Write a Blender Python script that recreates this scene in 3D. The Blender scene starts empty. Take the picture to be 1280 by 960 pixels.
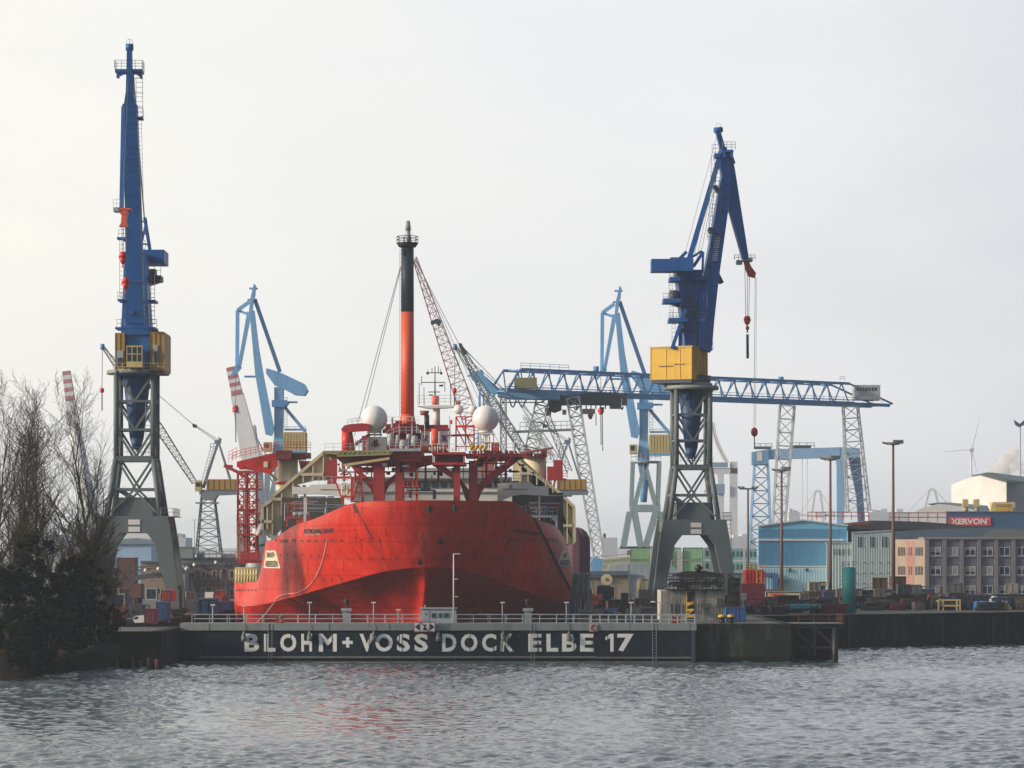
import bpy, math, random
import numpy as np
from mathutils import Vector, Matrix
from mathutils.bvhtree import BVHTree

S = bpy.context.scene
C = S.collection
R = math.radians

# ---------------------------------------------------------------- camera
CAMZ = 13.5
cam_d = bpy.data.cameras.new('camera'); cam = bpy.data.objects.new('camera', cam_d); C.objects.link(cam)
cam.location = (0, 0, CAMZ); cam.rotation_euler = (R(90), 0, 0)
cam_d.sensor_width = 36; cam_d.lens = 112.5; cam_d.shift_y = 215/1280
cam_d.clip_start = 1; cam_d.clip_end = 20000
S.camera = cam

# ---------------------------------------------------------------- world, sun, exposure
SUN_AZ = Vector((-0.955, -0.295, 0)).normalized(); SUN_EL = 17
sun_dir = (SUN_AZ*math.cos(R(SUN_EL)) + Vector((0, 0, math.sin(R(SUN_EL))))).normalized()
w = bpy.data.worlds.new('World'); S.world = w; w.use_nodes = True
nt = w.node_tree; nt.nodes.clear()
def wn(t): return nt.nodes.new(t)
out = wn('ShaderNodeOutputWorld'); mixs = wn('ShaderNodeMixShader'); mixs.inputs[0].default_value = 0.86
b1 = wn('ShaderNodeBackground'); b2 = wn('ShaderNodeBackground')
sky = wn('ShaderNodeTexSky'); sky.sky_type = 'NISHITA'; sky.sun_disc = False
sky.sun_elevation = R(SUN_EL); sky.sun_rotation = math.atan2(SUN_AZ.x, SUN_AZ.y); sky.air_density = 1.5; sky.dust_density = 4
nt.links.new(sky.outputs[0], b1.inputs[0]); b1.inputs[1].default_value = 0.1
tc = wn('ShaderNodeTexCoord')
dot = wn('ShaderNodeVectorMath'); dot.operation = 'DOT_PRODUCT'; nt.links.new(tc.outputs['Generated'], dot.inputs[0]); dot.inputs[1].default_value = (-1, .5, 0)
sep = wn('ShaderNodeSeparateXYZ'); nt.links.new(tc.outputs['Generated'], sep.inputs[0])
mp = wn('ShaderNodeMapping'); mp.inputs['Scale'].default_value = (1, 1, 3.2); nt.links.new(tc.outputs['Generated'], mp.inputs[0])
nz = wn('ShaderNodeTexNoise'); nz.inputs['Scale'].default_value = 5; nz.inputs['Detail'].default_value = 5; nz.inputs['Roughness'].default_value = .5
nt.links.new(mp.outputs[0], nz.inputs['Vector'])
nm = wn('ShaderNodeMath'); nm.operation = 'MULTIPLY_ADD'; nm.inputs[1].default_value = 0.34; nm.inputs[2].default_value = -0.17; nt.links.new(nz.outputs[0], nm.inputs[0])
ad = wn('ShaderNodeMath'); ad.operation = 'ADD'; nt.links.new(dot.outputs['Value'], ad.inputs[0]); nt.links.new(nm.outputs[0], ad.inputs[1])
mr = wn('ShaderNodeMapRange'); mr.inputs[1].default_value = -1.12; mr.inputs[2].default_value = 1.12; nt.links.new(ad.outputs[0], mr.inputs[0])
cr = wn('ShaderNodeValToRGB'); e = cr.color_ramp.elements
e[0].position = 0; e[0].color = (.10, .12, .17, 1); e[1].position = 1; e[1].color = (1.3, 1.15, .92, 1)
for p, c in ((.30, (.20, .23, .30)), (.50, (.37, .40, .48)), (.63, (.72, .725, .785)), (.69, (.85, .85, .875)), (.75, (.93, .93, .915)), (.82, (1.02, .985, .895))):
    k = e.new(p); k.color = (*c, 1)
nt.links.new(mr.outputs[0], cr.inputs[0])
nt.links.new(cr.outputs[0], b2.inputs[0]); b2.inputs[1].default_value = 1.04
nt.links.new(b1.outputs[0], mixs.inputs[1]); nt.links.new(b2.outputs[0], mixs.inputs[2]); nt.links.new(mixs.outputs[0], out.inputs[0])

sl = bpy.data.lights.new('sun', 'SUN'); sl.energy = 3.7; sl.angle = R(7); sl.color = (1, .86, .68)
so = bpy.data.objects.new('sun', sl); C.objects.link(so); so.location = (-300, 0, 200)
so.rotation_euler = (-sun_dir).to_track_quat('-Z', 'Y').to_euler()
S.view_settings.view_transform = 'Standard'; S.view_settings.look = 'None'; S.view_settings.exposure = 0.13; S.view_settings.gamma = 1
S.view_settings.use_curve_mapping = False
S.render.engine = 'CYCLES'
cy = S.cycles; cy.use_denoising = True; cy.max_bounces = 6; cy.diffuse_bounces = 2; cy.glossy_bounces = 2; cy.volume_bounces = 3; cy.transmission_bounces = 3; cy.transparent_max_bounces = 8
cy.use_adaptive_sampling = True; cy.adaptive_threshold = 0.015

# ---------------------------------------------------------------- helpers
def W(px, py, Y):
    return Vector(((px-640)/4000*Y, Y, CAMZ+(695-py)/4000*Y))
def X_(px, Y): return (px-640)/4000*Y
def Z_(py, Y): return CAMZ+(695-py)/4000*Y

class MB:
    def __init__(s): s.v = []; s.f = []; s.m = []; s.s = []; s.mi = 0
    def add(s, vs, fs, smooth=False):
        n = len(s.v); s.v.extend([tuple(v) for v in vs])
        for f in fs: s.f.append([n+i for i in f]); s.m.append(s.mi); s.s.append(smooth)
        return s
    def box(s, a, b):
        x0, x1 = sorted((a[0], b[0])); y0, y1 = sorted((a[1], b[1])); z0, z1 = sorted((a[2], b[2]))
        return s.add([(x0,y0,z0),(x1,y0,z0),(x1,y1,z0),(x0,y1,z0),(x0,y0,z1),(x1,y0,z1),(x1,y1,z1),(x0,y1,z1)],
              [(0,3,2,1),(4,5,6,7),(0,1,5,4),(1,2,6,5),(2,3,7,6),(3,0,4,7)])
    def pbox(s, px0, py0, px1, py1, Y, d):
        return s.box((X_(px0, Y), Y, Z_(py1, Y)), (X_(px1, Y), Y+d, Z_(py0, Y)))
    def rbox(s, c, size, rot):
        M = Matrix.Rotation(rot, 3, 'Z'); hx, hy, hz = size[0]/2, size[1]/2, size[2]
        vs = []
        for z in (0, hz):
            for x, y in ((-hx,-hy),(hx,-hy),(hx,hy),(-hx,hy)): vs.append(Vector(c)+M@Vector((x, y, z)))
        return s.add(vs, [(0,3,2,1),(4,5,6,7),(0,1,5,4),(1,2,6,5),(2,3,7,6),(3,0,4,7)])
    def frame(s, p, q):
        d = (q-p).normalized(); up = Vector((0, 1, 0)) if abs(d.y) < .85 else Vector((0, 0, 1))
        a = d.cross(up).normalized(); b = a.cross(d).normalized()
        return a, b     # a lies roughly in the picture plane, b in depth
    def beam(s, p, q, w, h=None, w2=None, h2=None):
        p = Vector(p); q = Vector(q); h = h or w; w2 = w2 or w; h2 = h2 or h
        a, b = s.frame(p, q); vs = []
        for c, ww, hh in ((p, w, h), (q, w2, h2)):
            for i, j in ((-1,-1),(1,-1),(1,1),(-1,1)): vs.append(c+a*i*ww/2+b*j*hh/2)
        return s.add(vs, [(0,1,2,3),(7,6,5,4),(0,4,5,1),(1,5,6,2),(2,6,7,3),(3,7,4,0)])
    def tube(s, p, q, r, r2=None, n=4, cap=True):
        p = Vector(p); q = Vector(q)
        if (q-p).length < 1e-6: return s
        r2 = r if r2 is None else r2; a, b = s.frame(p, q); vs = []
        for c, rr in ((p, r), (q, r2)):
            for i in range(n):
                t = 2*math.pi*i/n + .4; vs.append(c+a*math.cos(t)*rr+b*math.sin(t)*rr)
        s.add(vs, [(i, (i+1) % n, n+(i+1) % n, n+i) for i in range(n)], n > 6)
        if cap: s.f += [[len(s.v)-2*n+i for i in reversed(range(n))], [len(s.v)-n+i for i in range(n)]]; s.m += [s.mi]*2; s.s += [False]*2
        return s
    def path(s, pts, r, n=4):
        for a, b in zip(pts, pts[1:]): s.tube(a, b, r, n=n)
        return s
    def cyl(s, c, r, h, r2=None, n=20):
        c = Vector(c); return s.tube(c, c+Vector((0, 0, h)), r, r2, n)
    def prism(s, pts, Y, d):
        """polygon given as pixels at distance Y, extruded away by d metres"""
        P = [W(px, py, Y) for px, py in pts]; n = len(P); D = Vector((0, d, 0))
        ar = sum(P[i].x*P[(i+1) % n].z-P[(i+1) % n].x*P[i].z for i in range(n))
        if ar < 0: P.reverse()
        s.add(P+[p+D for p in P], [tuple(range(n)), tuple(range(2*n-1, n-1, -1))]+[(i, n+i, n+(i+1) % n, (i+1) % n) for i in range(n)])
        return s
    def skew(s, pts, Y, d):
        """like prism, but the sides run back along the lines of sight (a building set at an angle)"""
        k = len(s.v); s.prism(pts, Y, d); n = len(pts)
        for i in range(k+n, k+2*n):
            x, y, z = s.v[i]; s.v[i] = (x*(Y+d)/Y*.999, y, z)
        return s
    def xprism(s, pts, y0, y1):
        """polygon in world x,z extruded from y0 to y1"""
        P = [Vector((x, y0, z)) for x, z in pts]; n = len(P); D = Vector((0, y1-y0, 0))
        ar = sum(P[i].x*P[(i+1) % n].z-P[(i+1) % n].x*P[i].z for i in range(n))
        if ar < 0: P.reverse()
        s.add(P+[p+D for p in P], [tuple(range(n)), tuple(range(2*n-1, n-1, -1))]+[(i, n+i, n+(i+1) % n, (i+1) % n) for i in range(n)])
        return s
    def sphere(s, c, r, nu=24, nv=14, sz=1, vmax=1.0):
        c = Vector(c); vs = []; fs = []
        for j in range(nv+1):
            t = math.pi*vmax*j/nv
            for i in range(nu):
                a = 2*math.pi*i/nu; vs.append(c+Vector((r*math.sin(t)*math.cos(a), r*math.sin(t)*math.sin(a), r*sz*math.cos(t))))
        for j in range(nv):
            for i in range(nu): fs.append((j*nu+i, (j+1)*nu+i, (j+1)*nu+(i+1) % nu, j*nu+(i+1) % nu))
        return s.add(vs, fs, True)
    def lattice(s, p, q, w, w2=None, n=8, rc=.12, rd=.07, d=None, d2=None):
        p = Vector(p); q = Vector(q); w2 = w if w2 is None else w2; d = w if d is None else d; d2 = d*w2/w if d2 is None else d2
        a, b = s.frame(p, q)
        def P(t, i, j): return p.lerp(q, t)+a*i*(w+(w2-w)*t)/2+b*j*(d+(d2-d)*t)/2
        cs = [(-1,-1),(1,-1),(1,1),(-1,1)]
        for i, j in cs: s.tube(P(0, i, j), P(1, i, j), rc)
        for k in range(n):
            t0, t1 = k/n, (k+1)/n
            for m in range(4):
                A, B = cs[m], cs[(m+1) % 4]
                if k % 2: A, B = B, A
                s.tube(P(t0, *A), P(t1, *B), rd, n=3, cap=False)
                s.tube(P(t0, *A), P(t0, *B), rd*.8, n=3, cap=False)
        return s
    def rail(s, pts, h=1.1, sp=1.6, r=.035, rails=2):
        pts = [Vector(p) for p in pts]
        for a, b in zip(pts, pts[1:]):
            n = max(1, round((b-a).length/sp))
            for i in range(n+1):
                p = a.lerp(b, i/n); s.tube(p, p+Vector((0, 0, h)), r, n=3, cap=False)
            for k in range(rails):
                z = Vector((0, 0, h*(k+1)/rails)); s.tube(a+z, b+z, r, n=3, cap=False)
        return s
    def ladder(s, p, q, w=.6, r=.04, sp=.6, cage=False):
        p = Vector(p); q = Vector(q); a, b = s.frame(p, q); n = max(2, int((q-p).length/sp))
        for i in (-1, 1): s.tube(p+a*i*w/2, q+a*i*w/2, r, n=3)
        for k in range(n+1):
            c = p.lerp(q, k/n); s.tube(c-a*w/2, c+a*w/2, r*.8, n=3, cap=False)
            if cage and k % 3 == 0: s.tube(c+a*w*.7-b*.6, c-a*w*.7-b*.6, r*.8, n=3, cap=False)
        return s
    def deck(s, a, b, t=.15):
        return s.box((a[0], a[1], a[2]-t), (b[0], b[1], b[2]))

ORG = {}
def _clean(name): return name
def thing(name, loc, label, cat, group=None, kind=None):
    o = bpy.data.objects.new(name, None); C.objects.link(o); o.location = loc; o.empty_display_size = 1
    o['label'] = label; o['category'] = cat
    if group: o['group'] = group
    if kind: o['kind'] = kind
    ORG[o] = Vector(loc); return o
SPLIT = {'shaded_equipment', 'column_cabinet', 'tower_equipment', 'radome_fitting', 'recess_bulkhead', 'platform_leg', 'service_platform', 'boom_platform', 'deck_fitting', 'gas_bottle', 'container_stack', 'white_fitting', 'deck_gear', 'slit_window', 'wall_fittings', 'hull_port', 'lifeboat_gear', 'yellow_pipe', 'saddle', 'registry_board'}
def islands(mb):
    par = list(range(len(mb.v)))
    def find(i):
        while par[i] != i: par[i] = par[par[i]]; i = par[i]
        return i
    for f in mb.f:
        r = find(f[0])
        for i in f[1:]: par[find(i)] = r
    g = {}
    for k, f in enumerate(mb.f): g.setdefault(find(f[0]), []).append(k)
    out = []
    for ks in g.values():
        n = MB(); mp = {}
        for k in ks:
            nf = []
            for i in mb.f[k]:
                if i not in mp: mp[i] = len(n.v); n.v.append(mb.v[i])
                nf.append(mp[i])
            n.f.append(nf); n.m.append(mb.m[k]); n.s.append(mb.s[k])
        out.append(n)
    return out
def part(name, mb, mats, parent, label=None, smooth_angle=None):
    if name in SPLIT:
        o = None
        for n in islands(mb): o = part_one(name, n, mats, parent, label, smooth_angle)
        return o
    return part_one(name, mb, mats, parent, label, smooth_angle)
def part_one(name, mb, mats, parent, label=None, smooth_angle=None):
    org = ORG[parent]; me = bpy.data.meshes.new(name)
    me.from_pydata([(v[0]-org.x, v[1]-org.y, v[2]-org.z) for v in mb.v], [], mb.f)
    mats = mats if isinstance(mats, (list, tuple)) else [mats]
    for m in mats: me.materials.append(m)
    me.polygons.foreach_set('material_index', mb.m); me.polygons.foreach_set('use_smooth', mb.s)
    if smooth_angle: me.polygons.foreach_set('use_smooth', [True]*len(mb.f)); me.set_sharp_from_angle(angle=R(smooth_angle))
    me.update()
    o = bpy.data.objects.new(name, me); C.objects.link(o); o.parent = parent; ORG[o] = org
    if label: o['label'] = label
    return o
def solo(name, mb, mats, label, cat=None, group=None, kind=None, org=None, smooth_angle=None):
    if org is None:
        xs = [v[0] for v in mb.v]; ys = [v[1] for v in mb.v]; zs = [v[2] for v in mb.v]
        org = Vector(((min(xs)+max(xs))/2, (min(ys)+max(ys))/2, min(zs)))
    me = bpy.data.meshes.new(name); org = Vector(org)
    me.from_pydata([(v[0]-org.x, v[1]-org.y, v[2]-org.z) for v in mb.v], [], mb.f)
    mats = mats if isinstance(mats, (list, tuple)) else [mats]
    for m in mats: me.materials.append(m)
    me.polygons.foreach_set('material_index', mb.m); me.polygons.foreach_set('use_smooth', mb.s)
    if smooth_angle: me.polygons.foreach_set('use_smooth', [True]*len(mb.f)); me.set_sharp_from_angle(angle=R(smooth_angle))
    me.update()
    o = bpy.data.objects.new(name, me); C.objects.link(o); o.location = org
    if label: o['label'] = label
    if cat: o['category'] = cat
    if group: o['group'] = group
    if kind: o['kind'] = kind
    ORG[o] = org; return o
def dup(o, loc, label=None, rotz=None, parent=None, scale=None):
    c = o.copy(); C.objects.link(c)
    if parent is not None: c.parent = parent
    else: c.location = loc
    if rotz is not None: c.rotation_euler = (0, 0, rotz)
    if scale is not None: c.scale = scale
    if label: c['label'] = label
    for ch in [x for x in C.objects if x.parent == o]: dup(ch, None, parent=c)
    return c

# ---------------------------------------------------------------- materials
MC = {}
def mat(name, col, rough=.6, metal=0, var=.12, scale=.35, streak=0, streak_col=None, rust=0, bump=0, spec=.5, grime=0):
    if name in MC: return MC[name]
    m = bpy.data.materials.new(name); m.use_nodes = True; t = m.node_tree; N = t.nodes; L = t.links
    bs = N['Principled BSDF']; bs.inputs['Roughness'].default_value = rough; bs.inputs['Metallic'].default_value = metal
    bs.inputs['Specular IOR Level'].default_value = spec
    tcn = N.new('ShaderNodeTexCoord')
    n1 = N.new('ShaderNodeTexNoise'); n1.inputs['Scale'].default_value = scale; n1.inputs['Detail'].default_value = 8; n1.inputs['Roughness'].default_value = .65
    L.new(tcn.outputs['Object'], n1.inputs['Vector'])
    mx = N.new('ShaderNodeMixRGB'); mx.inputs[1].default_value = (*[c*(1-var*1.6) for c in col], 1); mx.inputs[2].default_value = (*[min(1, c*(1+var*1.6)) for c in col], 1)
    L.new(n1.outputs['Fac'], mx.inputs[0]); cur = mx.outputs[0]
    def masked(cur, sc, sca, lo, hi, amt, c, det=6):
        mpn = N.new('ShaderNodeMapping'); mpn.inputs['Scale'].default_value = sc; L.new(tcn.outputs['Object'], mpn.inputs[0])
        n = N.new('ShaderNodeTexNoise'); n.inputs['Scale'].default_value = sca; n.inputs['Detail'].default_value = det; L.new(mpn.outputs[0], n.inputs['Vector'])
        r = N.new('ShaderNodeMapRange'); r.inputs[1].default_value = lo; r.inputs[2].default_value = hi; r.inputs[4].default_value = amt; L.new(n.outputs['Fac'], r.inputs[0])
        k = N.new('ShaderNodeMixRGB'); L.new(r.outputs[0], k.inputs[0]); L.new(cur, k.inputs[1]); k.inputs[2].default_value = (*c, 1)
        return k.outputs[0]
    if streak: cur = masked(cur, (1, 1, .07), 1.1, .5, .72, streak, streak_col or [c*.45 for c in col])
    if rust: cur = masked(cur, (1, 1, .35), .9, .58, .72, rust, (.11, .045, .02))
    if grime: cur = masked(cur, (1, 1, 1), .5, .45, .75, grime, (.03, .03, .028))
    L.new(cur, bs.inputs['Base Color'])
    if bump:
        n3 = N.new('ShaderNodeTexNoise'); n3.inputs['Scale'].default_value = 4; n3.inputs['Detail'].default_value = 5; L.new(tcn.outputs['Object'], n3.inputs['Vector'])
        bp = N.new('ShaderNodeBump'); bp.inputs['Strength'].default_value = bump; bp.inputs['Distance'].default_value = .15; L.new(n3.outputs['Fac'], bp.inputs['Height']); L.new(bp.outputs[0], bs.inputs['Normal'])
    MC[name] = m; return m

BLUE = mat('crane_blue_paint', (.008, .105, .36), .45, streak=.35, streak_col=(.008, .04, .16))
MBLUE = mat('hazed_mid_blue_paint', (.08, .26, .54), .5, streak=.3)  # some distance haze is mixed into this blue
PBLUE = mat('hazed_blue_paint', (.165, .40, .70), .55, streak=.3)  # haze put into the colour: crane blue lightened for the middle distance
GREY = mat('crane_grey_paint', (.115, .15, .16), .6, streak=.4, streak_col=(.09, .11, .10), rust=.15)
LGREY = mat('light_grey_paint', (.36, .41, .44), .6, streak=.4, rust=.15)
STEEL = mat('galvanised_steel', (.24, .27, .30), .5, metal=.3)
DARK = mat('dark_steel', (.022, .026, .034), .6)
YEL = mat('crane_yellow_paint', (.70, .42, .035), .5, streak=.4, streak_col=(.36, .2, .03), rust=.35)
OCH = mat('ochre_paint', (.42, .25, .06), .55, streak=.4, rust=.25)
PALEYEL = mat('faded_yellow_paint', (.58, .46, .20), .6, streak=.3)
RED = mat('signal_red_paint', (.62, .03, .02), .45, streak=.3)
DRED = mat('deck_red_paint', (.42, .028, .028), .5, streak=.45, streak_col=(.14, .012, .02), grime=.25)
ORANGE = mat('mast_orange_red', (.78, .11, .045), .5, streak=.25, streak_col=(.42, .05, .03))
WHITE = mat('white_paint', (.74, .74, .72), .5, streak=.3, streak_col=(.45, .42, .36))
CREAM = mat('cream_paint', (.80, .70, .45), .55, streak=.35, streak_col=(.42, .30, .14), rust=.15)
BEIGE = mat('beige_wind_wall', (.62, .55, .37), .65, streak=.45, streak_col=(.20, .16, .09), rust=.25)
BLACK = mat('black_steel', (.012, .013, .016), .5)
MASTGREY = mat('mast_slate', (.035, .055, .085), .5, streak=.3)
GLASS = mat('window_glass', (.02, .035, .05), .08, spec=.8)
ROPE = mat('pale_rope', (.6, .5, .42), .8)
WIRE = mat('steel_wire', (.10, .10, .11), .6)
TEAL = mat('teal_paint', (.02, .30, .29), .5, streak=.35, rust=.1)
CBLUE = mat('container_blue', (.012, .10, .33), .5, streak=.4, rust=.2)
GREEN = mat('container_green', (.30, .52, .27), .6, streak=.2)
PGREEN = mat('container_sage', (.25, .36, .31), .6, streak=.2)
BROWN = mat('rusty_brown', (.15, .055, .035), .8, var=.3, rust=.4)
PURPLE = mat('dark_purple_tarp', (.13, .055, .085), .7, streak=.4, streak_col=(.20, .10, .12))
TARP = mat('grey_tarp', (.40, .42, .49), .7, streak=.5, streak_col=(.09, .1, .14), bump=.4)
POLE = mat('rust_brown_pole', (.13, .06, .05), .6, streak=.3)
OLIVE = mat('olive_net', (.30, .28, .13), .8, streak=.3)
HALLB = mat('hall_blue_cladding', (.15, .42, .63), .55, streak=.25)
HALLP = mat('hall_pale_cladding', (.44, .64, .71), .55, streak=.2)
HALLG = mat('grey_green_cladding', (.56, .67, .67), .6, streak=.3)
ROOFD = mat('dark_roofing', (.07, .07, .08), .8)
SLATE = mat('slate_blue_roof', (.07, .115, .17), .7, streak=.2)
OFFG = mat('office_grey_panel', (.095, .105, .145), .7)
OFFL = mat('office_pilaster', (.165, .152, .168), .75)
OFFP = mat('office_sandstone', (.33, .26, .21), .8, var=.2)
OFFPK = mat('office_pink_panel', (.36, .19, .16), .8)
PLAST = mat('white_sheeting', (.76, .75, .73), .6, var=.12, scale=.25, bump=1.0)
CONC = mat('quay_paving', (.085, .083, .08), .9, var=.2, scale=.2, bump=.2)
PSTEEL = mat('pale_galvanised', (.36, .39, .43), .6)
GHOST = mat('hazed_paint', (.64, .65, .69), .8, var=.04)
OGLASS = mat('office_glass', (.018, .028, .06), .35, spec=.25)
FAR = mat('far_haze_grey_blue', (.50, .53, .60), .7)  # haze painted in: far steel and walls paled towards the sky tone
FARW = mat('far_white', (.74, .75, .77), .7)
DBRICK = mat('dark_brick', (.12, .05, .045), .9, var=.3, scale=.8)

def brick_mat(name, c1, c2, mortar, sc):
    m = bpy.data.materials.new(name); m.use_nodes = True; t = m.node_tree; N = t.nodes; L = t.links; bs = N['Principled BSDF']; bs.inputs['Roughness'].default_value = .9
    tcn = N.new('ShaderNodeTexCoord'); sp = N.new('ShaderNodeSeparateXYZ'); cb = N.new('ShaderNodeCombineXYZ')
    L.new(tcn.outputs['Object'], sp.inputs[0]); aa = N.new('ShaderNodeMath'); aa.operation = 'ADD'; L.new(sp.outputs[0], aa.inputs[0]); L.new(sp.outputs[1], aa.inputs[1])
    L.new(aa.outputs[0], cb.inputs[0]); L.new(sp.outputs[2], cb.inputs[1])
    b = N.new('ShaderNodeTexBrick'); b.inputs['Scale'].default_value = sc; b.inputs['Color1'].default_value = (*c1, 1); b.inputs['Color2'].default_value = (*c2, 1); b.inputs['Mortar'].default_value = (*mortar, 1)
    L.new(cb.outputs[0], b.inputs['Vector'])
    n = N.new('ShaderNodeTexNoise'); n.inputs['Scale'].default_value = .4; n.inputs['Detail'].default_value = 6; L.new(tcn.outputs['Object'], n.inputs['Vector'])
    mx = N.new('ShaderNodeMixRGB'); mx.blend_type = 'MULTIPLY'; mx.inputs[0].default_value = .5; L.new(b.outputs[0], mx.inputs[1]); L.new(n.outputs['Fac'], mx.inputs[2])
    L.new(mx.outputs[0], bs.inputs['Base Color']); return m
BRICK = brick_mat('red_brick', (.26, .10, .07), (.19, .07, .055), (.25, .2, .17), 2)
BRICKP = brick_mat('pale_brick', (.36, .27, .20), (.30, .20, .16), (.35, .3, .25), 2)

def hull_mat():
    m = bpy.data.materials.new('ship_red_hull'); m.use_nodes = True; t = m.node_tree; N = t.nodes; L = t.links; bs = N['Principled BSDF']
    bs.inputs['Roughness'].default_value = .42; bs.inputs['Specular IOR Level'].default_value = .22
    tcn = N.new('ShaderNodeTexCoord')
    def noise(sc, sca, det, lo, hi, amt):
        mpn = N.new('ShaderNodeMapping'); mpn.inputs['Scale'].default_value = sc; L.new(tcn.outputs['Object'], mpn.inputs[0])
        n = N.new('ShaderNodeTexNoise'); n.inputs['Scale'].default_value = sca; n.inputs['Detail'].default_value = det; n.inputs['Roughness'].default_value = .6; L.new(mpn.outputs[0], n.inputs['Vector'])
        r = N.new('ShaderNodeMapRange'); r.inputs[1].default_value = lo; r.inputs[2].default_value = hi; r.inputs[4].default_value = amt; L.new(n.outputs['Fac'], r.inputs[0]); return r.outputs[0]
    base = (.67, .030, .010)
    cur = None
    def mix(cur, fac, c):
        k = N.new('ShaderNodeMixRGB'); L.new(fac, k.inputs[0])
        if cur is None: k.inputs[1].default_value = (*base, 1)
        else: L.new(cur, k.inputs[1])
        k.inputs[2].default_value = (*c, 1); return k.outputs[0]
    cur = mix(None, noise((1, 1, 1), .12, 6, .35, .75, .75), (.52, .022, .016))
    cur = mix(cur, noise((1, 1, .09), .45, 7, .48, .72, .75), (.36, .018, .016))
    cur = mix(cur, noise((1, 1, .5), .35, 8, .58, .78, .55), (.72, .15, .09))
    cur = mix(cur, noise((1, 1, .05), 1.6, 5, .56, .68, .75), (.22, .014, .014))
    cur = mix(cur, noise((1, 1, .12), .9, 8, .58, .74, .6), (.62, .12, .07))
    cur = mix(cur, noise((.05, .05, 1), .9, 3, .66, .72, .3), (.3, .02, .02))
    sp = N.new('ShaderNodeSeparateXYZ'); cb = N.new('ShaderNodeCombineXYZ'); L.new(tcn.outputs['Object'], sp.inputs[0]); L.new(sp.outputs[0], cb.inputs[0]); L.new(sp.outputs[2], cb.inputs[1])
    bk = N.new('ShaderNodeTexBrick'); bk.inputs['Scale'].default_value = 1; bk.inputs['Brick Width'].default_value = 5.5; bk.inputs['Row Height'].default_value = 2.3; bk.inputs['Mortar Size'].default_value = .045; bk.inputs['Mortar Smooth'].default_value = .3
    bk.inputs['Color1'].default_value = (1, 1, 1, 1); bk.inputs['Color2'].default_value = (.78, .76, .76, 1); bk.inputs['Mortar'].default_value = (.42, .38, .38, 1); L.new(cb.outputs[0], bk.inputs['Vector'])
    ml = N.new('ShaderNodeMixRGB'); ml.blend_type = 'MULTIPLY'; ml.inputs[0].default_value = .8; L.new(cur, ml.inputs[1]); L.new(bk.outputs[0], ml.inputs[2]); cur = ml.outputs[0]
    L.new(cur, bs.inputs['Base Color'])
    n3 = N.new('ShaderNodeTexNoise'); n3.inputs['Scale'].default_value = .5; n3.inputs['Detail'].default_value = 3; L.new(tcn.outputs['Object'], n3.inputs['Vector'])
    bp = N.new('ShaderNodeBump'); bp.inputs['Strength'].default_value = .5; bp.inputs['Distance'].default_value = .3; L.new(n3.outputs['Fac'], bp.inputs['Height']); L.new(bp.outputs[0], bs.inputs['Normal'])
    return m
HULL = hull_mat()

def wall_mat(name, base, pale, palefac, tide=True):
    m = bpy.data.materials.new(name); m.use_nodes = True; t = m.node_tree; N = t.nodes; L = t.links; bs = N['Principled BSDF']; bs.inputs['Roughness'].default_value = .85; bs.inputs['Specular IOR Level'].default_value = .2
    g = N.new('ShaderNodeNewGeometry')
    def noise(sc, sca, lo, hi, amt):
        mpn = N.new('ShaderNodeMapping'); mpn.inputs['Scale'].default_value = sc; L.new(g.outputs['Position'], mpn.inputs[0])
        n = N.new('ShaderNodeTexNoise'); n.inputs['Scale'].default_value = sca; n.inputs['Detail'].default_value = 8; n.inputs['Roughness'].default_value = .7; L.new(mpn.outputs[0], n.inputs['Vector'])
        r = N.new('ShaderNodeMapRange'); r.inputs[1].default_value = lo; r.inputs[2].default_value = hi; r.inputs[4].default_value = amt; L.new(n.outputs['Fac'], r.inputs[0]); return r.outputs[0]
    def mix(a, fac, c):
        k = N.new('ShaderNodeMixRGB'); L.new(fac, k.inputs[0])
        if isinstance(a, tuple): k.inputs[1].default_value = (*a, 1)
        else: L.new(a, k.inputs[1])
        k.inputs[2].default_value = (*c, 1); return k.outputs[0]
    cur = mix(base, noise((1, 1, 1), .35, .35, .7, .8), tuple(c*.5 for c in base))
    cur = mix(cur, noise((1, 1, .2), .5, .52, .68, palefac), pale)
    if name.startswith('gate'): cur = mix(cur, noise((1, 1, .06), 1.1, .6, .7, .55), (.10, .05, .03)); cur = mix(cur, noise((1, 1, .3), .5, .55, .75, .5), (.045, .05, .03))
    if tide:
        sp = N.new('ShaderNodeSeparateXYZ'); L.new(g.outputs['Position'], sp.inputs[0])
        n = N.new('ShaderNodeTexNoise'); n.inputs['Scale'].default_value = .8; L.new(g.outputs['Position'], n.inputs['Vector'])
        a = N.new('ShaderNodeMath'); a.operation = 'MULTIPLY_ADD'; a.inputs[1].default_value = .9; L.new(n.outputs['Fac'], a.inputs[0]); L.new(sp.outputs[2], a.inputs[2])
        r = N.new('ShaderNodeMapRange'); r.inputs[1].default_value = 1.5; r.inputs[2].default_value = 1.1; L.new(a.outputs[0], r.inputs[0])
        cur = mix(cur, r.outputs[0], (.008, .010, .010))
    L.new(cur, bs.inputs['Base Color'])
    n3 = N.new('ShaderNodeTexNoise'); n3.inputs['Scale'].default_value = 1.5; n3.inputs['Detail'].default_value = 6; L.new(g.outputs['Position'], n3.inputs['Vector'])
    bp = N.new('ShaderNodeBump'); bp.inputs['Strength'].default_value = .4; bp.inputs['Distance'].default_value = .2; L.new(n3.outputs['Fac'], bp.inputs['Height']); L.new(bp.outputs[0], bs.inputs['Normal'])
    return m
QWALL = wall_mat('stained_quay_concrete', (.024, .028, .026), (.13, .135, .115), .5)
QWALLD = wall_mat('dark_quay_concrete', (.011, .014, .017), (.085, .09, .08), .45)
LWALL = wall_mat('mossy_quay_concrete', (.020, .023, .014), (.035, .04, .025), .5)
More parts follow.
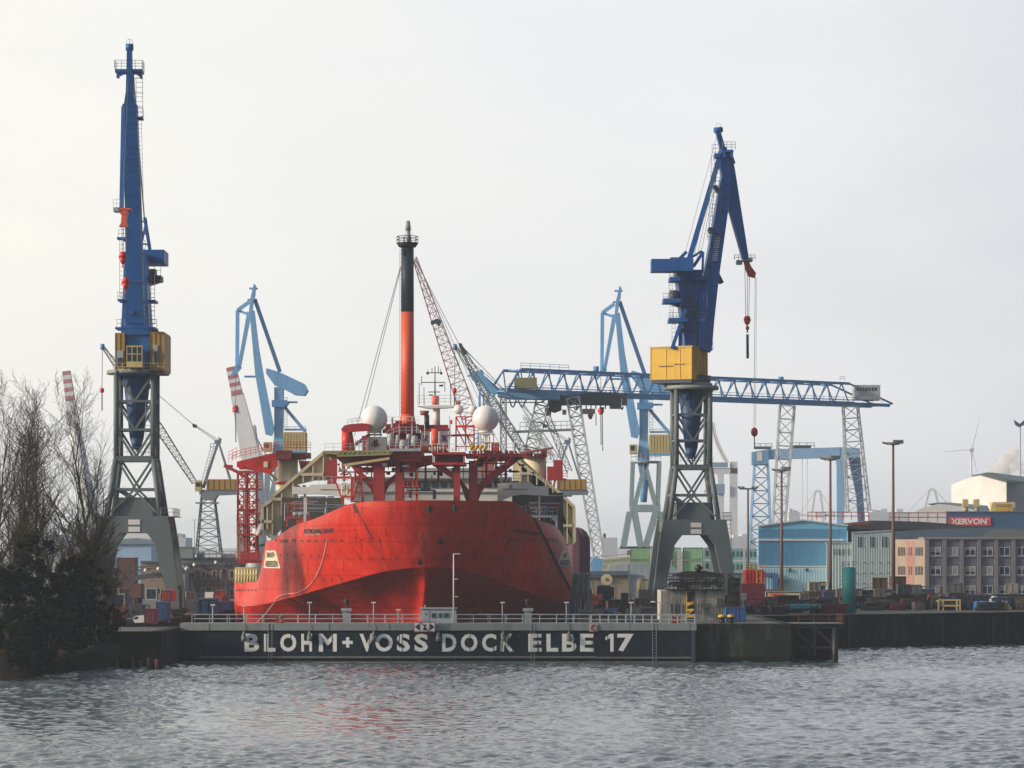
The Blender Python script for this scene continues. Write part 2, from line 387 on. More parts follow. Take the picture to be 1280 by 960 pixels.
GATEM = wall_mat('gate_navy_paint', (.010, .024, .044), (.022, .038, .056), .4)

def water_mat():
    m = bpy.data.materials.new('river_water'); m.use_nodes = True; t = m.node_tree; N = t.nodes; L = t.links; bs = N['Principled BSDF']
    bs.inputs['Base Color'].default_value = (.095, .12, .14, 1); bs.inputs['Roughness'].default_value = .10; bs.inputs['IOR'].default_value = 1.333
    g = N.new('ShaderNodeNewGeometry'); mpn = N.new('ShaderNodeMapping'); mpn.inputs['Scale'].default_value = (1, .8, 1); L.new(g.outputs['Position'], mpn.inputs[0])
    n = N.new('ShaderNodeTexNoise'); n.inputs['Scale'].default_value = 2.2; n.inputs['Detail'].default_value = 6; n.inputs['Roughness'].default_value = .6; L.new(mpn.outputs[0], n.inputs['Vector'])
    bp = N.new('ShaderNodeBump'); bp.inputs['Strength'].default_value = .3; bp.inputs['Distance'].default_value = .06; L.new(n.outputs['Fac'], bp.inputs['Height']); L.new(bp.outputs[0], bs.inputs['Normal'])
    return m
WATER = water_mat()

def text_geo(body, bold=.02, font_sx=1):
    cu = bpy.data.curves.new('t', 'FONT'); cu.body = body; cu.size = 1; cu.offset = bold; cu.resolution_u = 3; cu.fill_mode = 'BOTH'
    ob = bpy.data.objects.new('t', cu); C.objects.link(ob); me = bpy.data.meshes.new_from_object(ob)
    vs = [v.co.copy() for v in me.vertices]; fs = [tuple(p.vertices) for p in me.polygons]
    bpy.data.objects.remove(ob); bpy.data.meshes.remove(me); bpy.data.curves.remove(cu)
    x0 = min(v.x for v in vs); x1 = max(v.x for v in vs); y0 = min(v.y for v in vs); y1 = max(v.y for v in vs)
    return [((v.x-x0)/(x1-x0), (v.y-y0)/(y1-y0)) for v in vs], fs
def text_on(mb, body, fn, bold=.02):
    """fn(u,v) with u,v in 0..1 from the lower-left of the word -> point"""
    uv, fs = text_geo(body, bold); mb.add([fn(u, v) for u, v in uv], fs); return mb
# ================================================================ setting
GZ = 5.0
def water():
    rng = np.random.RandomState(3)
    nx, ny = 640, 1150
    Y = 192*(520/192)**(np.linspace(0, 1, ny)); U = np.linspace(-1, 1, nx)
    YY, UU = np.meshgrid(Y, U, indexing='ij'); XX = UU*YY*.19
    Zz = np.zeros_like(XX)
    wind = R(76)
    for k in range(76):
        lam = .7*(5/.7)**rng.rand(); th = wind+rng.normal(0, .75); ph = rng.rand()*6.28
        kx, ky = 2*math.pi/lam*math.cos(th), 2*math.pi/lam*math.sin(th)
        amp = .0112*lam**.82
        p = kx*XX+ky*YY+ph + .6*np.sin(XX*.07*rng.rand()+YY*.05*rng.rand()+ph)
        Zz += amp*(np.exp(1.3*(np.sin(p)-1))*1.6-.55)
    gust = .8+.45*np.sin(XX*.021+1.3*np.sin(YY*.017))*np.sin(YY*.031+.8*np.sin(XX*.013))
    Zz *= gust
    edge = np.minimum(1, np.minimum((YY-192)/8, (520-YY)/8)); edge = np.minimum(edge, (1-abs(UU))*20).clip(0, 1); Zz *= edge
    V = np.stack([XX, YY, Zz], -1).reshape(-1, 3)
    idx = np.arange(nx*ny).reshape(ny, nx)
    F = np.stack([idx[:-1, :-1], idx[:-1, 1:], idx[1:, 1:], idx[1:, :-1]], -1).reshape(-1, 4)
    fc = V[F].mean(1); F = F[~((fc[:, 0] > -46) & (fc[:, 0] < 20) & (fc[:, 1] > 404.3))]
    x0, x1 = 192*.19, 520*.19
    ex = np.array([(-1500,-300,0),(1500,-300,0),(1500,192,0),(x0,192,0),(-x0,192,0),(-1500,192,0),(1500,520,0),(x1,520,0),(-x1,520,0),(-1500,520,0),(1500,800,0),(36,800,0),(36,520,0)], float)
    b = len(V); EF = np.array([(0,1,2,5),(5,4,8,9),(3,2,6,7),(12,6,10,11)])+b
    V = np.concatenate([V, ex]); F = np.concatenate([F, EF])
    me = bpy.data.meshes.new('water'); me.vertices.add(len(V)); me.vertices.foreach_set('co', V.ravel())
    me.loops.add(F.size); me.loops.foreach_set('vertex_index', F.ravel().astype(np.int32))
    me.polygons.add(len(F)); me.polygons.foreach_set('loop_start', np.arange(0, F.size, 4, dtype=np.int32)); me.polygons.foreach_set('loop_total', np.full(len(F), 4, np.int32))
    me.polygons.foreach_set('use_smooth', np.ones(len(F), bool)); me.update(calc_edges=True); me.validate()
    me.materials.append(WATER); o = bpy.data.objects.new('water', me); C.objects.link(o); o['kind'] = 'structure'
water()

g = MB()
def poly(mb, pts, z): mb.add([(x, y, z) for x, y in pts], [tuple(range(len(pts)))])
poly(g, [(-3000,405),(-46,405),(-46,760),(-3000,760)], GZ)
poly(g, [(18,401.6),(35,401.6),(35,452.6),(150,542.6),(3000,560),(3000,760),(18,760)], GZ)
poly(g, [(-3000,760),(3000,760),(3000,8500),(-3000,8500)], GZ)
poly(g, [(-3000,378.6),(-42,378.6),(-42,405),(-3000,405)], GZ-.45)
g.add([(-3000,405,GZ-.45),(-46,405,GZ-.45),(-46,405,GZ),(-3000,405,GZ)], [(0,1,2,3)])
solo('ground', g, CONC, None, kind='structure', org=(0, 400, GZ))
g = MB(); g.box((-46,405,-9.5),(18,760,-9)); solo('dock_floor', g, CONC, None, kind='structure')

# quay walls
def wallbox(name, x0, y0, x1, y1, z1, mats, label, th=1.2, cope=True, dirn=1):
    m = MB(); a = Vector((x0, y0, 0)); b = Vector((x1, y1, 0)); d = (b-a).normalized(); n = Vector((d.y, -d.x, 0))*dirn
    def slab(off0, off1, zz0, zz1, ext=0):
        p = [a-d*ext+n*off0, b+d*ext+n*off0, b+d*ext+n*off1, a-d*ext+n*off1]
        vs = [(q.x, q.y, zz0) for q in p]+[(q.x, q.y, zz1) for q in p]
        m.add(vs, [(0,3,2,1),(4,5,6,7),(0,1,5,4),(1,2,6,5),(2,3,7,6),(3,0,4,7)])
    slab(0, -th, -9, z1-.35)
    if cope: slab(.12, -th, z1-.348, z1+.03)
    return solo(name, m, mats, label, 'quay wall')
lw = wallbox('quay_wall', -200, 378, -41.6, 378, GZ-.45, LWALL, 'mossy dark quay wall below the bare trees on the bank')
wallbox('quay_wall', -41.6, 378.02, -41.6, 404, GZ-.45, QWALLD, 'short return of quay wall running back beside the end of the dock gate', dirn=1)
wallbox('quay_wall', -46, 405.3, -46, 760, GZ, QWALLD, 'long inner wall of the dry dock behind the blue shed cranes side', dirn=1)
wallbox('quay_wall', 18, 760, 18, 405.3, GZ, QWALLD, 'inner wall of the dry dock beside the scaffolded white shed', dirn=1)
wallbox('quay_wall', -45.9, 760.2, 17.9, 760.2, GZ, QWALLD, 'end wall closing the dry dock far behind the ship')
wallbox('quay_wall', 23.1, 401, 35, 401, GZ, QWALL, 'stained quay wall with pale lime streaks next to the dock gate')
wallbox('quay_wall', 35, 401.02, 35, 451, GZ, QWALLD, 'dark return of quay wall behind the steel trestle', dirn=1)
wallbox('quay_wall', 35.2, 452, 150, 542, GZ, QWALLD, 'long dark quay wall with vertical pale stains below the workshops')
wallbox('quay_wall', 150, 542, 900, 552, GZ, QWALLD, 'far continuation of the dark quay wall past the office building')
# piles in front of the bank wall
pm = MB(); pm.cyl((0, 0, -3), .28, 4.6, n=8)
for i in range(26):
    x = -41.9-i*.95
    me_src = MB(); me_src.cyl((x, 377.5, -3), .26, 4.35+.25*math.sin(i*2.3), n=8)
    part('pile', me_src, BROWN if i % 5 == 0 else DARK, lw)
# ladders / fenders strips on long dark wall
wl = [o for o in C.objects if o.name.startswith('quay_wall') and 'long dark quay wall' in o.get('label', '')][0]
dv = Vector((150-35.2, 542-452, 0)).normalized(); nv = Vector((dv.y, -dv.x, 0))
for i, t in enumerate((7, 17, 26, 36, 47)):
    q = Vector((35.2, 452, 0))+dv*t+nv*.3; m = MB(); m.beam(q+Vector((0,0,.2)), q+Vector((0,0,4.4)), .35, .35); part('fender', m, BLACK, wl)

# ---------------------------------------------------------------- dock gate
gate = thing('dock_gate', (-9, 402, 0), 'long navy blue dock gate with big white lettering and pale top rail', 'dock gate')
m = MB(); m.box((-41.3, 400, -3), (23, 404, 4.2)); part('hull_plating', m, GATEM, gate)
m = MB(); m.box((-41.5, 399.75, 4.2), (23.05, 404.2, 5.1)); 
for i in range(9): m.box((-38+i*7.5, 399.7, 4.2), (-37.85+i*7.5, 399.76, 5.1))
part('walkway_coping', m, mat('coping_grey', (.24, .28, .28), .7, streak=.5, streak_col=(.2, .21, .19), rust=.2), gate)
m = MB(); m.box((-39, 399.72, .75), (10.5, 399.98, .98)); m.box((10.5, 399.72, .7), (22.9, 399.98, .9)); m.box((-41.2, 399.78, .1), (22.9, 399.97, .32)); part('rubbing_strake', m, mat('strake_grey', (.16, .17, .17), .8, var=.4, scale=1.2, rust=.5), gate)
m = MB(); m.box((22.4, 399.7, 0), (22.9, 399.99, 4.18)); part('end_post', m, MASTGREY, gate)
m = MB()
for px0, px1 in ((240, 526), (571, 737)):
    m.rail([W(px0, 0, 400.2).xy.to_3d()+Vector((0,0,5.1)), W(px1, 0, 400.2).xy.to_3d()+Vector((0,0,5.1))], h=1.05, sp=2.2, r=.035)
m.rail([(-40, 403.8, 5.1), (10, 403.8, 5.1)], h=1.05, sp=2.2, r=.03)
part('railing', m, LGREY, gate)
m = MB()
for i in range(13):
    x = 9.9+i*1.08; m.box((x-.09, 400.0, 5.1), (x+.09, 400.15, 6.1))
m.box((9.8, 399.97, 6.1), (23, 400.18, 6.24)); m.box((9.8, 400.02, 5.5), (23, 400.1, 5.6)); part('bulwark_railing', m, mat('railing_grey', (.42, .46, .47), .6), gate)
LET = mat('letter_paint', (.88, .88, .83), .7, var=.08, scale=1.5, grime=.10)
letters = [('B',305.5,324),('L',330,344.5),('O',350,370.5),('H',376.5,390),('M',398.5,421),('V',449.5,467.5),('O',469,491),('S',496,512.5),('S',518,535),
           ('D',552.7,570.5),('O',576,597),('C',602.5,620.5),('K',626,642.5),('E',660.3,677.3),('L',683,697.7),('B',702.5,720.5),('E',725,742),('7',771.5,792)]
m = MB()
for ch, a, b in letters:
    def fn(u, v, a=a, b=b): return Vector((X_(a+(b-a)*u, 400), 399.965, Z_(814.5-22.3*v, 400)))
    text_on(m, ch, fn, .035)
def P3(px, py): return Vector((X_(px, 400), 399.965, Z_(py, 400)))
m.add([P3(428,801),(P3(441,801)),P3(441,805),P3(428,805)][::-1], [(0,1,2,3)])
m.add([P3(432.6,796.5),P3(436.6,796.5),P3(436.6,800.98),P3(432.6,800.98)][::-1], [(0,1,2,3)])
m.add([P3(432.6,805.02),P3(436.6,805.02),P3(436.6,809.5),P3(432.6,809.5)][::-1], [(0,1,2,3)])
m.add([P3(762.5,792.2),P3(767,792.2),P3(767,814.5),P3(762.7,814.5),P3(762.7,797.6),P3(757,800.4),P3(756.5,796.4)][::-1], [tuple(range(7))])
part('lettering', m, LET, gate)
JN = mat('plate_joint_grime', (.012, .018, .024), .8)
rj = random.Random(6)
for i in range(15):
    m = MB(); x = -39.2+i*4.25+rj.uniform(-.3, .3); m.box((x-.035, 399.93, .35), (x+.035, 399.995, 4.19)); part('plate_joint', m, JN, gate)
for i in range(16):
    m = MB(); x = rj.uniform(-34, 16); z1 = rj.uniform(2.2, 3.9); m.box((x-rj.uniform(.03, .09), 399.955, z1-rj.uniform(.5, 1.8)), (x+rj.uniform(.03, .07), 399.96, z1)); part('grime_run', m, GATEM, gate)
for x in (-30.2, 2.6, 17.8):
    m = MB(); m.ladder((x, 399.7, .4), (x, 399.7, 5.0), w=.45, r=.035, sp=.35); part('rung_ladder', m, STEEL, gate)
fm = mat('fender_tyre', (.20, .21, .20), .8)
for i, px in enumerate((305, 387, 467, 548, 629, 711)):
    m = MB(); x = X_(px, 400)
    m.tube((x, 399.6, 4.1), (x, 399.6, 3.5), .08, .3, n=8); m.tube((x, 399.6, 3.5), (x, 399.6, 2.9), .3, .34, n=8); m.tube((x, 399.65, 5.0), (x, 399.6, 4.1), .03)
    part('hanging_fender', m, fm, gate)
# lamp posts on the gate
def post(px, ytop, label, arm=0, r=.09):
    t = thing('lamp_post', (X_(px, 401), 401, 5.1), label, 'lamp post', 'slim lamp posts along the top of the dock gate')
    x = X_(px, 401); zt = Z_(ytop, 401)
    m = MB(); m.tube((x, 401, 5.1), (x, 401, zt), r, r*.7, n=8); m.cyl((x, 401, 5.1), r*2, .12, n=8)
    if arm: m.tube((x, 401, zt), (x+arm, 401, zt+.12), .05)
    part('pole', m, LGREY, t)
    m = MB(); ax = x+arm
    m.box((ax-.28, 400.8, zt), (ax+.28, 401.2, zt+.16)); part('lamp_head', m, WHITE, t)
post(266, 757, 'slim lamp post at the start of the dock gate, beside the tallest crane')
post(305, 758, 'slim lamp post on the dock gate above the letter B of the first word')
post(387, 754, 'slim lamp post on the dock gate above the letter H')
post(467, 754, 'slim lamp post on the dock gate above the V, before the sign with arrows')
post(498, 763, 'short lamp post on the dock gate above the first S')
post(628, 754, 'slim lamp post on the dock gate above the letter K')
post(708, 754, 'slim lamp post on the dock gate above the B of the third word')
post(789, 754, 'slim lamp post on the dock gate above the number seven')
post(825, 753, 'lamp post with a short side arm near the end of the gate', arm=-.9)
for px, lb in ((433, 'grey signal pillar with black lantern on the gate above the plus sign'), (660, 'grey signal pillar with black lantern on the gate above the first E')):
    x = X_(px, 401); t = thing('signal_pillar', (x, 401, 5.1), lb, 'signal light', 'signal pillars on the dock gate')
    m = MB(); m.box((x-.45, 400.6, 5.1), (x+.45, 401.4, 6.6)); m.box((x-.65, 400.4, 6.6), (x+.65, 401.6, 6.95)); part('plinth', m, LGREY, t)
    m = MB(); m.tube((x, 401, 6.95), (x, 401, 7.3), .08, n=6); m.tube((x, 401, 7.3), (x, 401, 7.55), .2, .38, n=10); m.tube((x, 401, 7.55), (x, 401, 8.0), .38, .34, n=10); m.tube((x, 401, 8.0), (x, 401, 8.1), .42, .2, n=10); part('lantern', m, BLACK, t)
# control hut
x0, x1 = X_(526, 401), X_(570, 401); t = thing('control_hut', ((x0+x1)/2, 402.2, 5.1), 'pale grey flat roofed control hut with three small windows on the dock gate', 'control hut')
m = MB(); m.box((x0, 401, 5.1), (x1, 403.6, 6.85)); part('wall', m, mat('hut_grey', (.40, .45, .47), .7, streak=.3), t)
m = MB(); m.box((x0-.15, 400.8, 6.853), (x1+.15, 403.8, 7.0)); m.box((x0+.4, 401.2, 7.0), (x0+.6, 401.4, 7.35)); part('roof', m, LGREY, t)
for a, b in ((539, 545), (548, 552.5), (554.5, 561)):
    m = MB(); m.box((X_(a,401), 400.93, Z_(772.5,401)), (X_(b,401), 400.99, Z_(766,401))); wf = part('window', m, STEEL, t)
    m = MB(); m.box((X_(a,401)+.08, 400.9, Z_(772.5,401)+.08), (X_(b,401)-.08, 400.925, Z_(766,401)-.08)); part('pane', m, GLASS, wf)
m = MB(); m.box((X_(530,401), 400.95, 5.1), (X_(536.5,401), 400.99, 6.75)); d = part('door', m, LGREY, t); m = MB(); m.box((X_(532,401), 400.92, 6.1), (X_(533.5,401), 400.945, 6.3)); part('porthole', m, BLACK, d)
# tall mast with arms
x = X_(567, 400.7); t = thing('gauge_mast', (x, 400.7, 5.1), 'tall thin white mast with three short arms beside the control hut', 'mast')
m = MB(); m.tube((x, 400.7, 5.1), (x, 400.7, Z_(692, 400.7)), .11, .07, n=8); part('pole', m, WHITE, t)
for yy, l in ((692.5, .8), (724, .55), (746, .55)):
    m = MB(); m.tube((x+.08, 400.7, Z_(yy, 400.7)), (x+l, 400.7, Z_(yy, 400.7)), .06, n=6); part('arm', m, WHITE, t)
# sign
x0, x1, z0, z1 = X_(517.3,399), X_(544.3,399), Z_(790.4,399), Z_(777,399)
t = thing('navigation_sign', ((x0+x1)/2, 399.3, z0), 'white board with black arrows and struck out symbol in a red frame', 'sign')
m = MB(); m.box((x0, 399.3, z0), (x1, 399.4, z1)); part('frame', m, mat('sign_red', (.30, .015, .03), .6), t)
m = MB()
wd = (x1-x0); q = [(.03,.29), (.31,.70), (.72,.97)]
for a, b in q: m.box((x0+wd*a, 399.25, z0+.12), (x0+wd*b, 399.298, z1-.12))
part('panel', m, WHITE, t)
m = MB(); Yf = 399.235; zc = (z0+z1)/2; hh = (z1-z0)/2-.2
for (tip, base) in ((.045, .27), (.955, .73)):
    xa, xb = x0+wd*tip, x0+wd*base
    m.add([(xa, Yf, zc), (xb, Yf, zc-hh), (xb, Yf, zc+hh)] if xb > xa else [(xa, Yf, zc), (xb, Yf, zc+hh), (xb, Yf, zc-hh)], [(0, 1, 2)])
xc = x0+wd*.505; m.add([(xc-.26,Yf,zc-.45),(xc+.26,Yf,zc-.45),(xc+.1,Yf,zc+.05),(xc+.28,Yf,zc+.3),(xc-.22,Yf,zc+.3),(xc-.1,Yf,zc+.05)], [(0,1,2,3,4,5)])
part('symbol', m, mat('sign_ink', (.02, .02, .06), .6), t)
m = MB(); m.beam((x0+wd*.32, 399.22, z1-.14), (x0+wd*.69, 399.22, z0+.14), .1, .02); part('strike_bar', m, mat('sign_red', ()), t)
# life ring
x = X_(742, 399.7); z = Z_(784.5, 399.7); t = thing('life_ring', (x, 399.65, z-.5), 'orange life ring on a grey board on the dock gate', 'life ring')
m = MB(); m.box((x-.55, 399.68, z-.5), (x+.55, 399.74, z+.5)); part('board', m, LGREY, t)
m = MB()
for i in range(16):
    a, b = 2*math.pi*i/16, 2*math.pi*(i+1)/16; m.tube((x+.36*math.cos(a), 399.6, z+.36*math.sin(a)), (x+.36*math.cos(b), 399.6, z+.36*math.sin(b)), .09, n=6)
part('ring', m, mat('lifering_orange', (.6, .14, .06), .5), t)
# winch gear on the gate
for px, lb in ((350, 'small mooring winch on the gate behind the letter L'), (845, 'small mooring winch at the shed end of the gate')):
    x = X_(px, 401); t = thing('mooring_winch', (x, 401, 5.1), lb, 'winch', 'mooring winches on the gate')
    m = MB(); m.box((x-.5, 400.7, 5.1), (x+.5, 401.3, 5.3)); m.beam((x-.45,401,5.3), (x-.45,401,5.95), .12, .5); m.beam((x+.45,401,5.3), (x+.45,401,5.95), .12, .5); part('base_frame', m, DRED, t)
    m = MB(); m.tube((x-.4,401,5.75), (x+.4,401,5.75), .22, n=10); part('drum', m, BROWN, t)

# trestle at the corner of the quay
t = thing('steel_trestle', (40.5, 404, 0), 'dark steel trestle with diagonal braces standing off the quay corner', 'trestle')
m = MB()
for y in (402.2, 409):
    m.beam((35.1, y, 4.6), (41.6, y, 4.6), .3, .5); m.beam((35.1, y, 2.0), (40.8, y, 2.0), .25, .3)
    for a, b in ((35.3, 37.9), (38.2, 40.5)): m.beam((a, y, 4.4), (b, y, 2.1), .25)
for x in (35.3, 38.0, 40.6):
    for y in (402.2, 409): m.beam((x, y, -2 if x < 36 else .9), (x, y, 4.5), .35)
part('frame', m, mat('trestle_dark', (.016, .024, .034), .7), t)
m = MB(); m.box((35.2, 410.2, -1), (41.6, 411, 4.84)); part('back_wall', m, QWALLD, t)
m = MB(); m.box((35.1, 401.7, 4.86), (41.8, 410, 5.02)); part('platform', m, BLACK, t)
m = MB()
m.rail([(36, 401.8, 5.02), (41.6, 401.8, 5.02), (41.6, 409.8, 5.02)], r=.03); part('railing', m, BROWN, t)
for x, y in ((40.6, 402.2), (40.6, 409)):
    m = MB(); m.cyl((x, y, -2), .4, 6.5, n=10); part('pile', m, BLACK, t)
m = MB(); m.cyl((38.7*1.0, 418, -3), .22, 4.0, n=8); m.cyl((38.7, 418, .9), .35, .25, n=8); solo('mooring_pile', m, BLACK, 'lone dark pile rising from the water beside the trestle', 'mooring pile')
m = MB(); m.box((35.5, 397.5, -.3), (41.2, 400.4, .22)); m.box((36, 397.8, .22), (40.6, 400.1, .28)); solo('pontoon', m, BLACK, 'low dark pontoon floating at the foot of the stained quay wall', 'pontoon')
# ================================================================ cranes
# -- portal + tower shared by the two big dark blue cranes (metres, centred on x,y)
def big_portal(root, cx, cy):
    def P(x, y, z): return (cx+x, cy+y, z)
    for sy in (-4, 4):
        for sx in (-1, 1):
            m = MB()
            pts = [(sx*4.85, 19.1), (sx*4.0, 16.6), (sx*6.6, GZ+1), (sx*5.0, GZ+1), (sx*2.75, 15.3), (sx*1.6, 16.6), (sx*1.6, 19.1)]
            pts = [(sx*1.6, 19.1), (sx*4.85, 19.1), (sx*5.45, 15.6), (sx*6.6, GZ+1.1), (sx*5.1, GZ+1.1), (sx*3.1, 15.2), (sx*1.9, 16.75), (sx*1.6, 16.75)]
            m.xprism([(cx+a, b) for a, b in pts], cy+sy-.6, cy+sy+.6)
            part('portal_leg', m, GREY, root)
            m = MB(); x = cx+sx*5.85
            m.box((x-.9, cy+sy-1.9, GZ+.35), (x+.9, cy+sy+1.9, GZ+1.1))
            for k in (-1.3, -.45, .45, 1.3): m.tube((x-.25, cy+sy+k, GZ+.32), (x+.25, cy+sy+k, GZ+.32), .32, n=12)
            part('bogie', m, BLACK, root)
        m = MB(); m.box(P(-1.6, sy-.59, 16.75), P(1.6, sy+.59, 19.1)); part('portal_beam', m, GREY, root)
    m = MB(); m.box(P(-4.6, -3.4, 17.2), P(-3.6, 3.4, 19.0)); m.box(P(3.6, -3.4, 17.2), P(4.6, 3.4, 19.0)); part('side_beam', m, GREY, root)
    m = MB()
    for z in (18.25, 17.25): m.box(P(-.65, -4.66, z-.36), P(1.65*.6, -4.61, z+.36))
    part('plate', m, WHITE, root)
    m = MB()
    m.box(P(2.6, -3.2, 19.12), P(-2.6, 3.2, 21.6)); m.box(P(-2.75, -3.3, 21.6), P(2.75, 3.3, 21.75)); part('machine_room', m, GREY, root)
    m = MB()
    for sx in (-1, 1):
        for sy in (-1, 1):
            m.tube(P(sx*3.75, sy*3.6, 19.1), P(sx*2.65, sy*2.65, 27.1), .42, .42, n=8); m.tube(P(sx*2.6, sy*2.6, 27.1), P(sx*2.6, sy*2.6, 39.2), .38, n=8)
    part('tower_leg', m, GREY, root)
    m = MB(); lv = [(39.2, 2.6), (35.3, 2.6), (31.3, 2.6), (27.2, 2.62), (22.9, 3.2)]
    for z, w_ in lv[1:]:
        for s in (-1, 1):
            m.beam(P(-w_, s*w_, z), P(w_, s*w_, z), .32 if z != 27.2 else .75); m.beam(P(s*w_, -w_, z), P(s*w_, w_, z), .32)
    for (za, wa), (zb, wb) in zip(lv, lv[1:]):
        if za > 28:
            for s in (-1, 1):
                m.beam(P(-wa+.2, s*wa, za-.3), P(-.1, s*wb, zb+.1), .32); m.beam(P(wa-.2, s*wa, za-.3), P(.1, s*wb, zb+.1), .32)
                m.beam(P(s*wa, -wa+.2, za-.3), P(s*wb, -.1, zb+.1), .3); m.beam(P(s*wa, wa-.2, za-.3), P(s*wb, .1, zb+.1), .3)
    for s in (-1, 1):
        m.beam(P(-2.4, s*2.6, 27), P(.2, s*3.2, 22.9), .3); m.beam(P(2.4, s*2.6, 27), P(-.2, s*3.25, 22.9), .3)
        m.beam(P(-.1, s*3.2, 22.9), P(3.2, s*3.7, 19.6), .28); m.beam(P(.1, s*3.2, 22.9), P(-3.2, s*3.7, 19.6), .28)
        m.beam(P(s*2.6, -2.4, 27), P(s*3.7, 3.2, 19.6), .28); m.beam(P(s*2.65, 2.4, 27), P(s*3.75, -3.2, 19.6), .28)
    part('tower_bracing', m, GREY, root)
    m = MB(); m.tube(P(0, 0, 39.2), P(0, 0, 39.75), 4.25, n=28); m.tube(P(0, 0, 39.76), P(0, 0, 40.2), 3.3, n=28); part('slewing_ring', m, mat('ring_grey', (.27, .29, .27), .7, streak=.3), root)
    m = MB(); m.tube(P(0, 0, 28.6), P(0, 0, 30.2), .55, 1.0, n=16); m.tube(P(0, 0, 30.2), P(0, 0, 39.15), 1.0, 2.0, n=16); part('king_post', m, mat('king_post_navy', (.006,.05,.17), .55, streak=.4), root)
    m = MB(); m.tube(P(0, 0, 28.2), P(0, 0, 28.6), .3, n=8); part('bearing', m, WHITE, root)
    m = MB(); m.rail([P(3.9, -4.5, 19.1), P(5.6, -4.5, 19.1), P(5.6, 4.5, 19.1)], sp=1.2, r=.04); m.box(P(3.9, -4.7, 18.98), P(5.8, 4.7, 19.09))
    m.ladder(P(5.5, -4.4, 12), P(5.2, -4.4, 19), w=.7)
    m.ladder(P(1.9, -2.95, 27.4), P(1.9, -2.95, 35), w=.6); m.rail([P(-3, -3.2, 27.6), P(3, -3.2, 27.6)], sp=1, r=.03)
    m.beam(P(-2.8, 3.4, 22.9), P(2.6, 3.4, 19.4), .7, .1)
    part('access_ladder', m, STEEL, root)

# ---------- tall left crane, boom pointing towards the river
YL = 453; cxL = X_(171, YL)
LC = thing('dockside_crane', (cxL, YL, GZ), 'tallest dark blue crane with upright boom on a grey portal next to the bare trees', 'crane', 'dark blue dockside cranes on grey portals')
big_portal(LC, cxL, YL)
def quadbox(m, pA, pB, ya, yb, da, db):
    """tapered box: pA=(pxl,pxr,py) at depth ya (thickness da) to pB at yb"""
    vs = []
    for (l, r, py), y, d in ((pA, ya, da), (pB, yb, db)):
        z = Z_(py, y); vs += [(X_(l, y), y-d/2, z), (X_(r, y), y-d/2, z), (X_(r, y), y+d/2, z), (X_(l, y), y+d/2, z)]
    m.add(vs, [(0,3,2,1),(4,5,6,7),(0,1,5,4),(1,2,6,5),(2,3,7,6),(3,0,4,7)]); return m
m = MB(); quadbox(m, (156, 190, 470), (154.5, 190, 412), 453, 453, 6, 6); quadbox(m, (154, 189, 412), (158, 183, 318), 453.5, 454, 5, 4); part('slewing_column', m, BLUE, LC)
m = MB(); quadbox(m, (159, 181, 405), (157.5, 176.5, 270), 449, 446, 2.2, 2.4); quadbox(m, (157.5, 176.5, 270), (154, 171.5, 131), 446, 441, 2.4, 2.0); quadbox(m, (156, 170, 131), (158, 167, 116), 441, 440, 2, 1.6)
quadbox(m, (158, 167, 116), (158.5, 166.5, 92), 440, 439, 1.5, 1.3); quadbox(m, (158.5, 165.5, 92), (159, 165, 62), 439, 438, 1.2, 1); m.tube(W(157.5, 59, 438), W(166.5, 59, 438), .5, n=10)
part('boom', m, BLUE, LC)
m = MB(); m.tube(W(162, 56, 438), W(162, 49, 438), .04)
for i in range(10):
    a, b = math.pi*i/10, math.pi*(i+1)/10; c = W(162, 56, 438); m.tube(c+Vector((.5*math.cos(a), 0, .8*math.sin(a))), c+Vector((.5*math.cos(b), 0, .8*math.sin(b))), .03, n=3)
part('top_hoop', m, STEEL, LC)
m = MB(); m.beam(W(154.5, 134, 439), W(152, 262, 436), .55, .8); m.beam(W(151.5, 200, 437), W(158, 200, 440), .25); m.beam(W(151.5, 225, 437), W(158, 225, 441), .25); part('fly_jib', m, BLUE, LC)
m = MB(); m.deck(W(145, 88, 440)+Vector((0,-1.3,0)), W(179, 88, 440)+Vector((0,1.3,0)), .4); m.beam(W(147, 96, 439), W(158, 90, 439), .25); m.beam(W(177, 96, 439), W(167, 90, 439), .25)
for a in (147, 176): m.pbox(a-1.5, 90, a+1.5, 97, 439, .9)
part('head_platform', m, BLUE, LC)
m = MB(); p0 = W(144.5, 88, 440)+Vector((0,-1.3,0)); p1 = W(179, 88, 440)+Vector((0,-1.3,0)); m.rail([p0, p1, p1+Vector((0,2.6,0))], h=1.2, sp=.9, r=.04, rails=3); m.rail([p0, p0+Vector((0,2.6,0))], h=1.2, r=.04, rails=3)
m.ladder(W(174, 97, 440), W(174.5, 145, 442), w=.9, cage=True); m.ladder(W(174.5, 150, 443), W(177, 255, 448), w=.5, cage=False, r=.035)
part('ladder', m, STEEL, LC)
m = MB()
for (a, b, c, yy) in ((170, 179, 147, 443), (147, 158, 297, 447)): m.deck(W(a, c, yy)+Vector((0,-.9,0)), W(b, c, yy)+Vector((0,.9,0)), .3)
m.prism([(171,147),(179,145),(172,150)], 443, .8); m.prism([(147,297),(158,300),(158,303)], 447, .8)
part('boom_platform', m, BLUE, LC)
m = MB(); m.rail([W(171,146,442.3), W(179,146,442.3)], sp=.6, r=.04); m.rail([W(148,297,446.2), W(157,297,446.2)], sp=.6, r=.04); m.rail([W(147,372+3,451), W(156,372+3,451)], sp=.6, r=.04)
m.rail([W(146,409,449.5), W(156,409,449.5)], sp=.6, r=.04); m.rail([W(188,409,449.5), W(196,409,449.5)], sp=.6, r=.04)
m.ladder(W(152,372,451), W(152,300,450), w=.55); m.ladder(W(191,405,452), W(191,345,452), w=.55, cage=True); part('railing', m, STEEL, LC)
m = MB()
